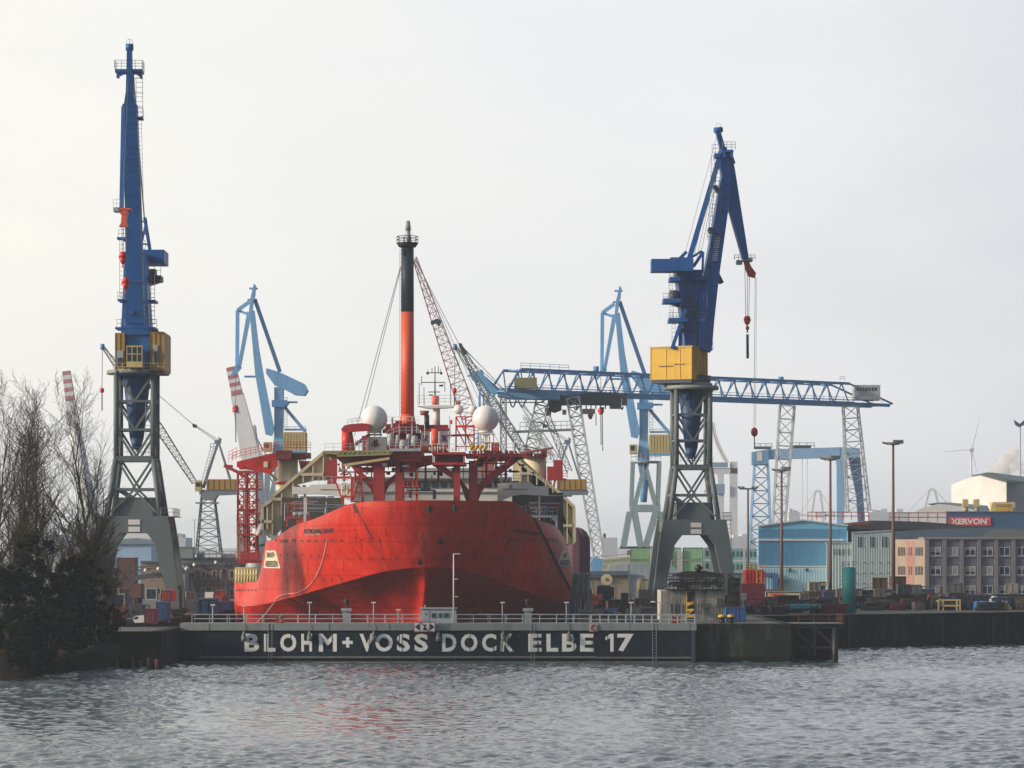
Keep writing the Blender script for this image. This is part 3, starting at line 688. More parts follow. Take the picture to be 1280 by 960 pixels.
for a, b, c in ((149,156,375), (146,156,410), (188,196,410), (187,196,376)): m.deck(W(a, c, 452)+Vector((0,-2,0)), W(b, c, 452)+Vector((0,2,0)), .28)
m.prism([(147,411),(194,411),(186,418),(156,418)], 449.6, 6); part('service_platform', m, BLUE, LC)
m = MB(); m.pbox(178, 312, 205, 328.5, 458, 6); m.pbox(174, 316, 182, 326, 455, 3.2); part('counterweight', m, BLUE, LC)
m = MB(); m.pbox(178, 344, 201, 351, 456, 3.5); m.pbox(186, 336, 194, 344, 457, 2.4); m.prism([(180,351),(200,351),(184,356)], 456, 3); part('winch_platform', m, MASTGREY, LC)
m = MB(); m.rail([W(186,344,456), W(201,344,456)], sp=.7, r=.04, h=1.4); part('winch_railing', m, STEEL, LC)
m = MB(); m.beam(W(181,272,457), W(187.5,313,457), .45, .6); m.beam(W(173,277,450), W(181,277,457), .25); m.beam(W(175,314,452), W(183,276,457), .28); m.beam(W(176,290,452), W(184,293,457), .2); m.beam(W(176,304,452), W(186,306,457), .2); part('a_frame', m, BLUE, LC)
m = MB(); m.tube(W(166,92,438.5), W(180,272,457), .05); m.tube(W(167,92,438.5), W(181,275,458), .05); part('hoist_rope', m, WIRE, LC)
m = MB(); m.pbox(150, 262, 159, 267, 434.5, 1.6); m.prism([(152,267),(158,267),(157.5,279),(160,283),(148.5,283),(151,279)], 434.6, 1.3); m.pbox(147.5,260,163,262,434.4,2); part('fly_head', m, ORANGE, LC)
m = MB(); m.pbox(141.5, 259, 149, 264, 434.4, 2.2); m.rail([W(141.5,259,434.4), W(150,259,434.4)], sp=.5, r=.03); part('sheave_platform', m, LGREY, LC)
for py, px, l in ((323, 153.5, 's'), (355, 157, 'm')):
    m = MB(); c = W(px, py, 434.5); m.tube(c+Vector((0,0,-.8)), c+Vector((0,0,.1)), .15, .6, n=10); m.tube(c+Vector((0,0,.1)), c+Vector((0,0,.9)), .6, .35, n=10); m.tube(c+Vector((0,0,-1.3)), c+Vector((0,0,-.8)), .1, n=6); part('hook_block', m, RED, LC)
m = MB(); m.tube(W(152.6,283,434.5), W(152.6,317,434.5), .05); m.tube(W(154.6,283,434.5), W(154.6,317,434.5), .05); m.tube(W(158,283,435), W(157,347,434.5), .04); part('hook_rope', m, WIRE, LC)
m = MB()
for k in range(9): y = 140+k*15; m.beam(W(155,y,439), W(172,y,439.5), .1, .05)
for (a, b_) in ((161,300),(165,322),(163,345),(168,366),(162,388)): m.pbox(a, b_, a+4, b_+5, 447.3-(.2 if b_ < 330 else 0), .3)
for y in (290, 318, 352, 384): m.beam(W(158,y,446.5), W(181,y,446.5), .12, .06)
part('boom_seam', m, mat('deep_crane_blue', (.008,.085,.30), .5, streak=.4), LC)
m = MB(); m.ladder(W(179,300,446), W(181,400,447), w=.5, r=.04); m.tube(W(170,140,440), W(178,300,447), .05); m.tube(W(160,100,437.5), W(153.5,262,434.8), .04); part('boom_ladder', m, MASTGREY, LC)
# machinery house and cab
def house_box(m, px0, py0, px1, py1, Y, d, ribs=0):
    m.pbox(px0, py0, px1, py1, Y, d)
    for i in range(ribs+1):
        px = px0+(px1-px0)*i/max(1, ribs); m.pbox(px-.35, py0+.4, px+.35, py1-.4, Y-.08, .07)
    return m
m = MB(); house_box(m, 144, 416, 155.5, 463, 449.5, 8, 2); part('machinery_house', m, OCH, LC)
m = MB(); house_box(m, 188, 416, 205, 463, 449.5, 9, 3); m.pbox(188.5, 414.5, 204.5, 415.9, 449.6, 8.8); part('machinery_house', m, OCH, LC)
m = MB(); m.pbox(145, 463, 204, 466, 449.3, 8); part('floor_frame', m, MASTGREY, LC)
for a, b, c, d_ in ((191.5,197,431,455), (146,154,438,458)):
    m = MB(); m.pbox(a, c, b, d_, 449.3, .15); wn_ = part('window', m, LGREY, LC); m = MB(); m.pbox(a+.8, c+9, b-.8, d_-1, 449.2, .08); part('pane', m, GLASS, wn_)
cabp = MB(); cabp.pbox(158, 452, 178, 459, 447, 2.4); cabp.pbox(158, 432, 178, 433.6, 447, 2.4)
for px in (158, 164.5, 171, 177): cabp.pbox(px, 433.6, px+1, 452, 447, .12)
cabp.pbox(158, 442, 178, 443, 446.95, .1); cabp.pbox(158.9, 433.6, 177, 452, 449, .3); part('cab', cabp, PALEYEL, LC)
m = MB(); m.pbox(158.9, 433.7, 177.1, 451.9, 447.15, .05); part('cab_window', m, GLASS, LC)
m = MB(); m.rail([W(144,463,448.7), W(206,463,448.7)], sp=1, r=.04, h=1.0); part('house_railing', m, PALEYEL, LC)
# service jib hanging off the house is part of the crane behind; see lattice crane

# ---------- right crane, boom slewed to the right
YR = 495; cxR = X_(864, YR)
RC = thing('dockside_crane', (cxR, YR, GZ), 'dark blue crane with jib hanging over the long gantry bridge and bright yellow machinery house', 'crane', 'dark blue dockside cranes on grey portals')
big_portal(RC, cxR, YR)
# turn the portal a little: its parts keep the root's origin, so rotate each part about it
for ch in [o for o in C.objects if o.parent == RC]: ch.rotation_euler = (0, 0, R(4))
YU = YR
def U(px, py, dy=0): return W(px, py, YU+(px-864)/8.08*.3+dy)
def uprism(m, pts, d, dy=0):
    P = [U(px, py, dy-d/2) for px, py in pts]; n = len(P); D = Vector((-.28*d*.3, d, 0))
    ar = sum(P[i].x*P[(i+1) % n].z-P[(i+1) % n].x*P[i].z for i in range(n))
    if ar < 0: P.reverse()
    m.add(P+[p+D for p in P], [tuple(range(n)), tuple(range(2*n-1, n-1, -1))]+[(i, n+i, n+(i+1) % n, (i+1) % n) for i in range(n)]); return m
m = MB(); uprism(m, [(846,337),(878,337),(880,370),(875,436),(857,436)], 3.6); part('slewing_column', m, mat('deep_crane_blue', (.008,.085,.30), .5, streak=.4), RC)
m = MB(); m.tube(U(866,486), U(866,470), 2.6, 2.9, n=16); part('turntable', m, MASTGREY, RC)
m = MB(); uprism(m, [(873,436),(890,436),(893,400),(899,345),(916.5,219),(914,215),(902,222),(881.5,340),(881,352)], 2.4, -1.2); part('boom', m, BLUE, RC)
m = MB()
for k in range(12):
    t_ = k/12; a = U(892+t_*4.5, 325-t_*32, -2.45); m.beam(a-Vector((.55,0,0)), a+Vector((.55,0,0)), .12, .06)
part('boom_hatches', m, LGREY, RC)
m = MB(); uprism(m, [(903,224),(900,200),(902,184),(908,184),(915,205),(913,219),(909,226)], 1.8, -.8); uprism(m, [(900.5,186),(895,164),(900.5,163),(907,185)], 1.1, -.6); m.tube(U(893,163,-.6), U(902.5,162,-.6), .45, n=10); part('boom_head', m, BLUE, RC)
m = MB(); c = U(898, 160, -.6)
for i in range(10):
    a, b = math.pi*i/10, math.pi*(i+1)/10; m.tube(c+Vector((.45*math.cos(a), 0, .75*math.sin(a))), c+Vector((.45*math.cos(b), 0, .75*math.sin(b))), .03, n=3)
part('top_hoop', m, STEEL, RC)
m = MB(); m.beam(U(902.5,186,-.2), U(862,322,-.2), .8, .8); part('back_stay', m, BLUE, RC)
m = MB(); uprism(m, [(913,203),(917,203),(919,213),(936,322),(929,324),(911.5,262),(914,232)], 1.5, -.8); m.path([U(906,190,-.8), U(914,196,-.8), U(917,205,-.8)], .35, 8); part('fly_jib', m, BLUE, RC)
m = MB(); m.deck(U(893,194,-1.6), U(899,194,.6), .3); m.pbox(903.5,187,917,190,YR-1.5,2); m.pbox(904,190,907,196,YR-1.4,.8); m.pbox(913,190,916.5,197,YR-1.4,.8); part('head_platform', m, BLUE, RC)
m = MB(); m.rail([U(903,187,-1.6), U(919.5,187,-1.6)], sp=.7, r=.04, h=1.2, rails=3); m.rail([U(890,195,-1.6), U(899,195,-1.6)], sp=.6, r=.035, h=1.8, rails=3); m.ladder(U(891.5,195,-1.3), U(897,300,-1.3)+Vector((-1.2,0,0)), w=.5); m.ladder(U(890,300,-1.3), U(888,336,-1.3), w=.5)
m.ladder(U(899,212,-1.5), U(888,290,-1.5), w=.55, cage=True)
part('ladder', m, STEEL, RC)
m = MB(); uprism(m, [(886,284),(893,288),(899,290),(898,284)], 1.6, -1.5); uprism(m, [(891,232),(897,241),(901,240),(896,231)], 1.2, -1.5); uprism(m, [(886,286),(894,287),(890,292)], 2.2, -1.5)
uprism(m, [(899,341),(905,353),(902,354),(894,346)], 2.2, -1); part('boom_platform', m, MASTGREY, RC)
m = MB(); m.pbox(814.3, 323.5, 867, 338.5, YR-4.2, 4.2); m.pbox(838,321.5,866,323.5,YR-3.6,3.4); part('counterweight', m, BLUE, RC)
m = MB(); m.beam(U(850,323,-2), U(858,315,-2), .5, .5); m.beam(U(867,333,-2), U(879,315,-2), .5, .5); m.beam(U(879,315,-1), U(878,341,-1), .35); m.beam(U(864,322), U(877,314), .35); part('linkage', m, BLUE, RC)
m = MB()
for a, b, c in ((837,848,349), (829,850,376), (836,858,400), (872,880,400), (870,880,348)): m.deck(U(a, c, -2.4), U(b, c, 1.5), .25)
m.prism([(829,376),(848,376),(848,383)], YR-2, 2.5); m.prism([(836,400),(856,400),(856,404)], YR-2, 2.5); m.prism([(879,436),(892,436),(888,440)], YR-2, 2.5)
part('service_platform', m, BLUE, RC)
m = MB(); m.pbox(838.5,364,848,376,YR-2,2.5); m.tube(U(838,370,-1.5), U(846,370,-1.5), .9, n=12); part('winch', m, MASTGREY, RC)
m = MB()
for a, b, c in ((829,846,376), (836,856,400), (837,846,349), (872,881,400)): m.rail([U(a, c, -2.4), U(b, c, -2.4)], sp=.7, r=.04, h=1.15)
m.rail([U(855,436,-2.4), U(891,436,-2.4)], sp=.9, r=.04, h=1.1); m.ladder(U(842,436,-2), U(842,400,-2), w=.5); m.ladder(U(840,399,-2), U(838,351,-2), w=.5); part('railing', m, STEEL, RC)
m = MB(); m.beam(U(840,436,-2.8), U(857,386,-2.2), .55, .5); m.beam(U(850,436,-2.4), U(851,404,-2), .55, .5); m.beam(U(874,436,-2.4), U(876,376,-2), .3); part('raking_strut', m, BLUE, RC)
m = MB()
for (a, b_, c2, d2) in ((852,345,853,398),(870,345,868,430),(861,350,861,398)): m.ladder(U(a,b_,-3.3), U(c2,d2,-3.3), w=.5, r=.035)
m.ladder(U(903,228,-2.6), U(887,336,-2.6), w=.6, r=.035); m.rail([U(884,300,-2.7), U(897,300,-2.7)], sp=.5, r=.035, h=1.1)
part('column_ladder', m, MASTGREY, RC)
m = MB()
for (a, b_) in ((849,356),(860,372),(866,390),(852,410)): m.pbox(a, b_, a+3.5, b_+6, YR-2.2, .3)
for py in (352, 383, 414): m.beam(U(848,py,-2.0), U(880,py,-2.0), .14, .12)
part('column_cabinet', m, DARK, RC)
m = MB()
for k in range(7): m.beam(U(914.5-k*2.4, 232+k*16, -2.62), U(903.5-k*2.6, 230+k*16, -2.62), .1, .06)
part('boom_seam', m, MC['deep_crane_blue'], RC)
m = MB()
for px in (867, 871, 875): m.tube(U(px,322,-1.5), U(898+(px-867)*.4,192,-1.2), .035)
m.tube(U(884,340,-2.5), U(884,434,-2.5), .06); part('luffing_rope', m, WIRE, RC)
# yellow house, a box turned 25 degrees with its near corner at px 865
ph = R(25); ux = Vector((math.cos(ph), -math.sin(ph), 0)); uy = Vector((math.sin(ph), math.cos(ph), 0))
# face normals: left face looks to (-sin,-cos), right face to (cos,-sin)
cn = W(865, 474, YR-4.6); fa = Vector((-math.cos(ph), math.sin(ph), 0)); fb = Vector((math.sin(ph), math.cos(ph), 0))
zt = Z_(433.5, YR-4.6); zb = cn.z
def hb(m, a0, a1, b0, b1, z0, z1):
    ps = [cn+fa*a0+fb*b0, cn+fa*a1+fb*b0, cn+fa*a1+fb*b1, cn+fa*a0+fb*b1]
    vs = [(p.x, p.y, z0) for p in ps]+[(p.x, p.y, z1) for p in ps]; m.add(vs, [(0,1,2,3),(7,6,5,4),(0,4,5,1),(1,5,6,2),(2,6,7,3),(3,7,4,0)]); return m
m = MB(); hb(m, 0, 6.9, 0, 6.6, zb, zt)
for i in range(9): hb(m, -.09, -.003, .2+i*.75, .32+i*.75, zb+.1, zt-.1)
for a in (0, 1.9, 4.2, 6.78): hb(m, a+.02, a+.12, -.07, -.003, zb+.05, zt-.05)
for z in (zb+.03, (zb+zt)/2, zt-.15): hb(m, .03, 6.87, -.065, -.004, z, z+.1)
part('machinery_house', m, YEL, RC)
m = MB(); hb(m, -.15, 7.05, -.15, 6.75, zt+.003, zt+.18); part('house_roof', m, PALEYEL, RC)
m = MB(); hb(m, .1, 6.8, .1, 6.5, zb-.5, zb-.003); hb(m, 1.5, 5, 1, 5.5, zb-1.1, zb-.5); part('floor_frame', m, MASTGREY, RC)
DRT = mat('dark_stencil', (.12, .07, .02), .8)
m = MB(); hb(m, 3.1, 5.4, -.08, -.075, zb+3.0-1.0, zb+2.15); hb(m, 1.2, 3.0, -.08, -.075, zb+2.25, zb+2.35); part('worn_marking', m, DRT, RC)
m = MB(); hb(m, -.1, -.095, 2.6, 3.3, zb+2.2, zb+2.9); hb(m, -.1, -.095, 4.2, 4.8, zb+.3, zb+2.2); part('house_door', m, OCH, RC)
# jib head, ropes, hooks
m = MB(); m.pbox(920.5,325,928,330,YR+1.8,1.6); m.pbox(929,322.5,941,326,YR+1.6,2.4); m.rail([W(918,325,YR+1.6), W(944,325,YR+1.6)], sp=.7, r=.05, h=.8); part('sheave_platform', m, LGREY, RC)
m = MB(); m.prism([(930,326),(936,326),(939,333),(945,341),(944,347),(936,345),(932,336)], YR+2, 1.2); part('jib_hook_arm', m, mat('dull_red', (.40,.05,.035), .6, streak=.3), RC)
m = MB()
for px in (931, 934.2, 937.2): m.tube(W(px,330,YR+2.4), W(934+(px-934)*.6,396,YR+2.4), .05)
m.tube(W(944,347,YR+2.6), W(942.5,534,YR+2.6), .04); m.tube(W(945.5,347,YR+2.6), W(944.5,532,YR+2.6), .03); m.tube(U(897,166,-.8), U(856,318,-2), .04); m.tube(U(900,190,-1), U(872,318,-2), .04); part('hoist_rope', m, mat('light_wire', (.3,.3,.3), .6), RC)
m = MB(); c = W(934, 400, YR+2.4); m.tube(c, c+Vector((0,0,.6)), .6, .4, n=12); m.tube(c-Vector((0,0,.7)), c, .3, .6, n=12); part('hook_block', m, RED, RC)
m = MB(); m.tube(W(934,405,YR+2.4), W(934.3,416,YR+2.4), .14, n=6); m.tube(W(934.3,408,YR+2.4), W(934.3,412,YR+2.4), .28, n=8); part('hook', m, DRED, RC)
m = MB(); m.tube(W(934.3,418,YR+2.4), W(934.6,448,YR+2.4), .22, n=8); part('hook_weight', m, MASTGREY, RC)
m = MB(); c = W(943, 540, YR+2.6); m.sphere(c, .55, 12, 8, 1.35); part('hook_block', m, RED, RC)
m = MB(); m.tube(c-Vector((0,0,.7)), c-Vector((0,0,2.6)), .09, n=6); part('hook_weight', m, MASTGREY, RC)

# ---------- mid distance double-lever cranes (blue), modelled at px 805, Y 800
def mid_crane():
    Y = 800; ox = X_(805, Y)
    r = thing('harbour_crane', (ox, Y, GZ), 'hazy mid blue double lever crane rising behind the bridge of the long gantry crane', 'crane', 'mid blue double lever cranes in the haze')
    def B(m, a, b, w_, h=None, dy=0): return m.beam(W(*a, Y)+Vector((0,dy,0)), W(*b, Y)+Vector((0,dy,0)), w_, h or w_)
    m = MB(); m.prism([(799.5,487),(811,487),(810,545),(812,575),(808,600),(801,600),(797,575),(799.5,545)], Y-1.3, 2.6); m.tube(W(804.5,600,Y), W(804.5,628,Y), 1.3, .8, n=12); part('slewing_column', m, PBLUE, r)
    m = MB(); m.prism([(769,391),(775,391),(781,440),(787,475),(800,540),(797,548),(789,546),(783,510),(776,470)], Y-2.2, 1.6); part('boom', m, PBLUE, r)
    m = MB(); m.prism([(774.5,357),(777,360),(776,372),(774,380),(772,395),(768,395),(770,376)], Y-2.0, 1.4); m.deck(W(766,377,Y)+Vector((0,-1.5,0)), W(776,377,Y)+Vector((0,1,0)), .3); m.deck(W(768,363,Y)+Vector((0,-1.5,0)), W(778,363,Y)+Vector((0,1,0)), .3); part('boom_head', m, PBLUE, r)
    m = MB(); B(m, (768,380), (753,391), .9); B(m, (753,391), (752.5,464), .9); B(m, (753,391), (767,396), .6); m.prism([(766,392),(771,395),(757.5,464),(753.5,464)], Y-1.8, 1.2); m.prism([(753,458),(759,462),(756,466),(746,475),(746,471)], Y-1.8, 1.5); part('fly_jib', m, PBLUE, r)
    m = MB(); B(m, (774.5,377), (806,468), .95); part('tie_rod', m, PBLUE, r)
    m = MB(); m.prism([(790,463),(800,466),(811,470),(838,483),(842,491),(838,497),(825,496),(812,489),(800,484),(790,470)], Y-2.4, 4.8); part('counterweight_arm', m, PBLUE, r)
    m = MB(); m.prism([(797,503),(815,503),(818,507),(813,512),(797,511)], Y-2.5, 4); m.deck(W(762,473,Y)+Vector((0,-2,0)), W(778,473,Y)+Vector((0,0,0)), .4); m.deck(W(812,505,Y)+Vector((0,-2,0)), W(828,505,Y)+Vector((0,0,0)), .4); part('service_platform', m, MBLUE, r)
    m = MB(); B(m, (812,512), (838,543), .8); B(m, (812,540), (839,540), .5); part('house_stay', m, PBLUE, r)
    m = MB(); m.pbox(812.5,543,840,566,Y-3.5,7)
    for i in range(8): m.pbox(813+i*3.7, 544, 813.6+i*3.7, 565, Y-3.6, .09)
    part('machinery_house', m, PALEYEL, r)
    m = MB(); m.pbox(812,566,840,568.5,Y-3.6,7.2); m.rail([W(813,542,Y-3.5), W(840,542,Y-3.5)], sp=1.5, r=.08); part('house_frame', m, PBLUE, r)
    m = MB(); m.pbox(787,555.5,797,567.5,Y-3,3.2); part('cab', m, PALEYEL, r); m = MB(); m.pbox(788,557,793,563,Y-3.1,.08); part('cab_window', m, GLASS, r)
    m = MB(); m.tube(W(807,576.5,Y), W(807,579,Y), 3.9, n=20); m.rail([W(789,575,Y-3), W(826,575,Y-3)], sp=1.3, r=.08, h=1.6); part('slewing_ring', m, STEEL, r)
    m = MB()
    for s in (-3, 3):
        for a, b, w_ in (((791,578),(789,634),.9),((824,578),(822,634),.9),((806,580),(793,634),.9),((806,580),(820,634),.9),((787,640),(779,684),1.4),((793,640),(801,684),1.4),((820,640),(807,684),1.4),((825,640),(834,684),1.4)): B(m, a, b, w_, dy=s)
        m.box((X_(787,Y), Y+s-.6, Z_(640,Y)), (X_(825,Y), Y+s+.6, Z_(631,Y)))
    m.box((X_(787,Y), Y-2.3, Z_(640,Y)), (X_(789,Y), Y+2.3, Z_(632,Y))); m.box((X_(823,Y), Y-2.3, Z_(640,Y)), (X_(825,Y), Y+2.3, Z_(632,Y)))
    part('portal_frame', m, mat('portal_pale_grey', (.24, .32, .36), .6, streak=.2), r)
    m = MB(); m.box((X_(774,Y), Y-4, GZ), (X_(782,Y), Y+4, GZ+2)); m.box((X_(797,Y), Y-4, GZ), (X_(811,Y), Y+4, GZ+2)); m.box((X_(830,Y), Y-4, GZ), (X_(838,Y), Y+4, GZ+2)); m.box((X_(775,Y), Y-3, Z_(686,Y)), (X_(838,Y), Y+3, Z_(683,Y))); part('bogie', m, MASTGREY, r)
    m = MB(); m.tube(W(751,472,Y-1), W(751,512,Y-1), .07); part('hoist_rope', m, WIRE, r)
    m = MB(); c = W(751, 514, Y-1); m.tube(c-Vector((0,0,.9)), c, .3, .9, n=10); m.tube(c, c+Vector((0,0,.9)), .9, .5, n=10); part('hook_block', m, RED, r)
    m = MB(); m.tube(W(751,519,Y-1), W(751.4,556,Y-1), .14, n=6); part('hook_weight', m, MASTGREY, r)
    m = MB(); m.ladder(W(814,500,Y-2), W(814,540,Y-2), w=.8, r=.06, cage=True); part('ladder', m, STEEL, r)
    return r
mc1 = mid_crane()
dup(mc1, mc1.location+Vector((-456/4000*800, 0, .6)), 'hazy mid blue double lever crane behind the red deck crane of the ship')

# ---------- lattice slewing crane (left) and its twin behind the ship
def lattice_crane():
    Y = 600; r = thing('lattice_crane', (X_(261, Y), Y, GZ), 'grey lattice tower crane with ochre counterweight house between the tallest crane and the ship', 'crane', 'grey lattice boom cranes with ochre houses')
    m = MB(); m.lattice(W(261,692,Y), W(260,618,Y), 4.6, 2.3, n=7, rc=.17, rd=.1); part('tower', m, STEEL, r)
    m = MB(); m.prism([(249,612),(297,612),(297,618),(272,619),(268,625),(254,625),(252,619),(249,618)], Y-1.6, 3.2); m.deck(W(244,628,Y-1.6), W(274,628,Y+1.6), .2); part('turntable', m, STEEL, r)
    m = MB(); m.pbox(258,599,295,612,Y-1.8,3.6)
    for i in range(6): m.pbox(259+i*6.9, 600, 259.5+i*6.9, 611, Y-1.88, .07)
    part('counterweight_house', m, OCH, r)
    m = MB(); m.pbox(243.5,600.5,251.5,614,Y-1.8,2.4); part('cab', m, PALEYEL, r); m = MB(); m.pbox(244.5,603,250,608,Y-1.9,.07); part('cab_window', m, GLASS, r)
    m = MB()
    for s in (-1.2, 1.2): m.beam(W(273,552,Y)+Vector((0,s*.3,0)), W(254,610,Y)+Vector((0,s,0)), .35); m.beam(W(273,552,Y)+Vector((0,s*.3,0)), W(288,600,Y)+Vector((0,s,0)), .3)
    m.pbox(268,550,276,554,Y-.5,1); m.prism([(273,546),(277,549),(274,554)], Y-.4, .8); m.rail([W(263,562,Y), W(272,562,Y)], r=.06, sp=.6); m.ladder(W(254,600,Y), W(265,560,Y), w=.5, r=.05); part('a_frame', m, mat('mid_grey_steel', (.17,.22,.28), .6), r)
    m = MB(); m.lattice(W(243,603,Y), W(200,537,Y-2), .9, 1.5, n=12, rc=.09, rd=.055); m.lattice(W(200,537,Y-2), W(129,434,Y-5), 1.5, .5, n=20, rc=.09, rd=.055); part('jib', m, STEEL, r)
    m = MB(); m.tube(W(128,430,Y-5), W(128,437,Y-5), .4, n=8); part('jib_head', m, MBLUE, r)
    m = MB(); m.tube(W(270,551,Y), W(244,533,Y-1), .06); m.tube(W(273,550,Y), W(243,531,Y-1), .06); m.tube(W(243,532,Y-1), W(130,436,Y-5), .06); m.tube(W(128,437,Y-5), W(127.5,487,Y-5), .06); part('hoist_rope', m, WIRE, r)
    m = MB(); m.prism([(240,529),(246,531),(245,535),(241,534)], Y-1.4, .8); part('rope_block', m, MASTGREY, r)
    m = MB(); m.sphere(W(127.5,488,Y-5), .42, 10, 7, 1.3); part('hook_block', m, RED, r)
    m = MB(); m.tube(W(127.5,492,Y-5), W(127.6,513,Y-5), .11, n=5); part('hook_weight', m, DARK, r)
    return r
lc1 = lattice_crane()
dup(lc1, lc1.location+Vector((437/4000*600, 0, 0)), 'grey lattice crane with ochre house showing beside the stern quarter of the ship')

# ---------- crawler crane with a rosy lattice boom behind the ship's mast
Y = 700; r = thing('crawler_crane', (X_(603, Y), Y, GZ), 'rose coloured lattice boom leaning behind the orange ship mast', 'crane')
PINK = mat('faded_pink_steel', (.40, .22, .22), .6)
m = MB(); m.lattice(W(604,575,Y), W(572,478,Y), 3.6, 3.2, n=9, rc=.14, rd=.08, d=3); m.lattice(W(572,478,Y), W(518,322,Y), 3.2, .9, n=16, rc=.13, rd=.075, d=2.6); part('boom', m, PINK, r)
m = MB(); m.pbox(593,575,618,600,Y-3,7); part('engine_house', m, mat('faded_red', (.4,.1,.08), .6), r)
m = MB(); m.box((X_(588,Y), Y-4, GZ), (X_(622,Y), Y-2, GZ+1.4)); m.box((X_(588,Y), Y+2, GZ), (X_(622,Y), Y+4, GZ+1.4)); m.tube((X_(604,Y), Y, GZ+1), W(604,598,Y), 2.2, n=12); part('crawler_base', m, DARK, r)
m = MB(); m.prism([(538,402),(546,398),(552,401),(549,408),(545,404),(539,406)], Y-1, 1.5); part('sheave_block', m, MASTGREY, r)
m = MB(); m.tube(W(518,322,Y), W(545,400,Y), .05); m.tube(W(519,321,Y), W(628,565,Y), .05); m.tube(W(546,404,Y), W(566,460,Y), .05); part('pendant_rope', m, WIRE, r)

# ---------- derrick jib with blue head leaning over the long bridge
Y = 690; r = thing('derrick_crane', (X_(660, Y), Y, GZ), 'slim dark lattice jib with light blue strut crossing the end of the long gantry bridge', 'crane')
m = MB(); m.lattice(W(656,566,Y), W(604,485,Y), 1.6, 2.2, n=12, rc=.13, rd=.07); m.lattice(W(604,485,Y), W(575,431,Y), 2.2, .5, n=9, rc=.13, rd=.07); part('jib', m, mat('mid_grey_steel', (.17,.22,.28), .6), r)
m = MB(); m.prism([(586,466),(603,462),(606,471),(622,488),(620,494),(608,489),(602,480),(590,475)], Y-2, 1.6); m.deck(W(584,469,Y), W(590,469,Y-2), .3); m.beam(W(604,472,Y-1), W(622,488,Y-1), 1.0); m.beam(W(600,486,Y-1), W(598,560,Y-1), .5); m.beam(W(611,488,Y-1), W(611,560,Y-1), .5); part('gantry_head', m, PBLUE, r)
m = MB(); m.tube(W(574,430,Y), W(618,474,Y), .07); m.tube(W(574,429,Y), W(640,497,Y), .06); m.tube(W(574,432,Y), W(574,500,Y), .04); part('pendant_rope', m, WIRE, r)
m = MB(); m.lattice(W(655,690,Y), W(656,566,Y), 4, 3, n=9, rc=.15, rd=.09); part('tower', m, STEEL, r)
m = MB(); m.prism([(573,429),(577,429),(583,443),(580,444)], Y-.6, .8); part('jib_tip', m, DARK, r)

# ---------- long gantry bridge
def GY(px): return 700+(px-640)/410*58
def Gp(px, py): return W(px, py, GY(px))
r = thing('gantry_crane', (X_(850, 730), 730, GZ), 'long pale blue lattice bridge crane spanning behind the ship on slender lattice legs', 'gantry crane')
ZT, ZB = 54.2, 49.4
def gx(px): return Vector((X_(px, GY(px)), GY(px), 0))
a0, a1 = gx(622), gx(1108); dirv = (a1-a0).normalized(); nrm = Vector((-dirv.y, dirv.x, 0)); LN = (a1-a0).length
def G(px, z, side): p = gx(px); return Vector((p.x, p.y, z))+nrm*side*3.2
m = MB()
for s in (-1, 1):
    m.beam(G(640, ZT, s), G(1050, ZT, s), .6, .5); m.beam(G(622, ZB, s), G(1100, ZB, s), .75, .6)
    m.beam(G(640, ZT, s), G(622, ZB, s), .35); m.beam(G(1050, ZT, s), G(1104, ZB+.4, s), .4); m.beam(G(622, ZB+.9, s), G(1080, ZB+.9, s), .15)
    n = 22
    for k in range(n):
        p0 = 624+(1050-624)*k/n; p1 = 624+(1050-624)*(k+1)/n; pm_ = (p0+p1)/2+9*(s > 0)*.6
        m.beam(G(p0, ZB, s), G(max(640, pm_), ZT, s), .3, .25); m.beam(G(max(640, pm_), ZT, s), G(p1, ZB, s), .3, .25)
for k in range(23):
    px = 624+(1100-624)*k/22; m.beam(G(px, ZB, -1), G(px, ZB, 1), .3)
    if 640 < px < 1050: m.beam(G(px, ZT, -1), G(px, ZT, 1), .3)
m.beam(G(1100, ZB+.3, 0), G(1114, ZB+.5, 0), .2)
part('bridge_truss', m, mat('hazed_bridge_blue', (.12, .30, .55), .55, streak=.2), r)  # truss blue paled to stand for the haze in front of it
m = MB(); m.rail([G(640, ZT+.3, -1), G(700, ZT+.3, -1)], r=.06, sp=3); m.rail([G(622, ZB+.4, -1.2), G(1090, ZB+.4, -1.2)], r=.05, sp=3.2); part('walkway_railing', m, MBLUE, r)
m = MB(); p = G(632, ZB+1, -1); q = G(660, ZB+1, -1); m.box((p.x, p.y-.5, ZB+.6), (q.x, p.y+3, ZB+2.9)); part('winch_house', m, mat('olive_house', (.22,.22,.11), .7), r)
m = MB(); p = G(1056, 0, -1); q = G(1086, 0, -1); m.box((p.x, p.y-.6, ZB+1), (q.x, p.y+4, ZT-.3)); part('end_house', m, LGREY, r)
m = MB()
for k in range(7):
    xx = p.x+.5+k*.72; m.box((xx, p.y-.66, ZT-1.7), (xx+.45, p.y-.61, ZT-.9))
part('end_window', m, GLASS, r)
m = MB(); m.prism([(622,486),(700,489),(700,499),(640,498),(622,495)], 699, 6); part('end_girder', m, mat('hazed_bridge_blue', ()), r)
TRD = mat('trolley_dark', (.035, .05, .065), .7, var=.3, scale=.6)
m = MB(); m.prism([(686,493),(702,494),(702,512),(694,515),(686,513)], 705, 5); m.prism([(702,495),(716,495),(716,506),(702,506)], 706, 4)
m.prism([(716,491),(768,491),(777,494),(777,510),(764,510),(764,506),(716,505)], 707, 5)
m.prism([(778,492),(784,492),(784,506),(778,506)], 707, 4)
for k in range(9): m.pbox(720+k*6, 489, 721.5+k*6, 511, 706.8, .15)
part('trolley', m, TRD, r)
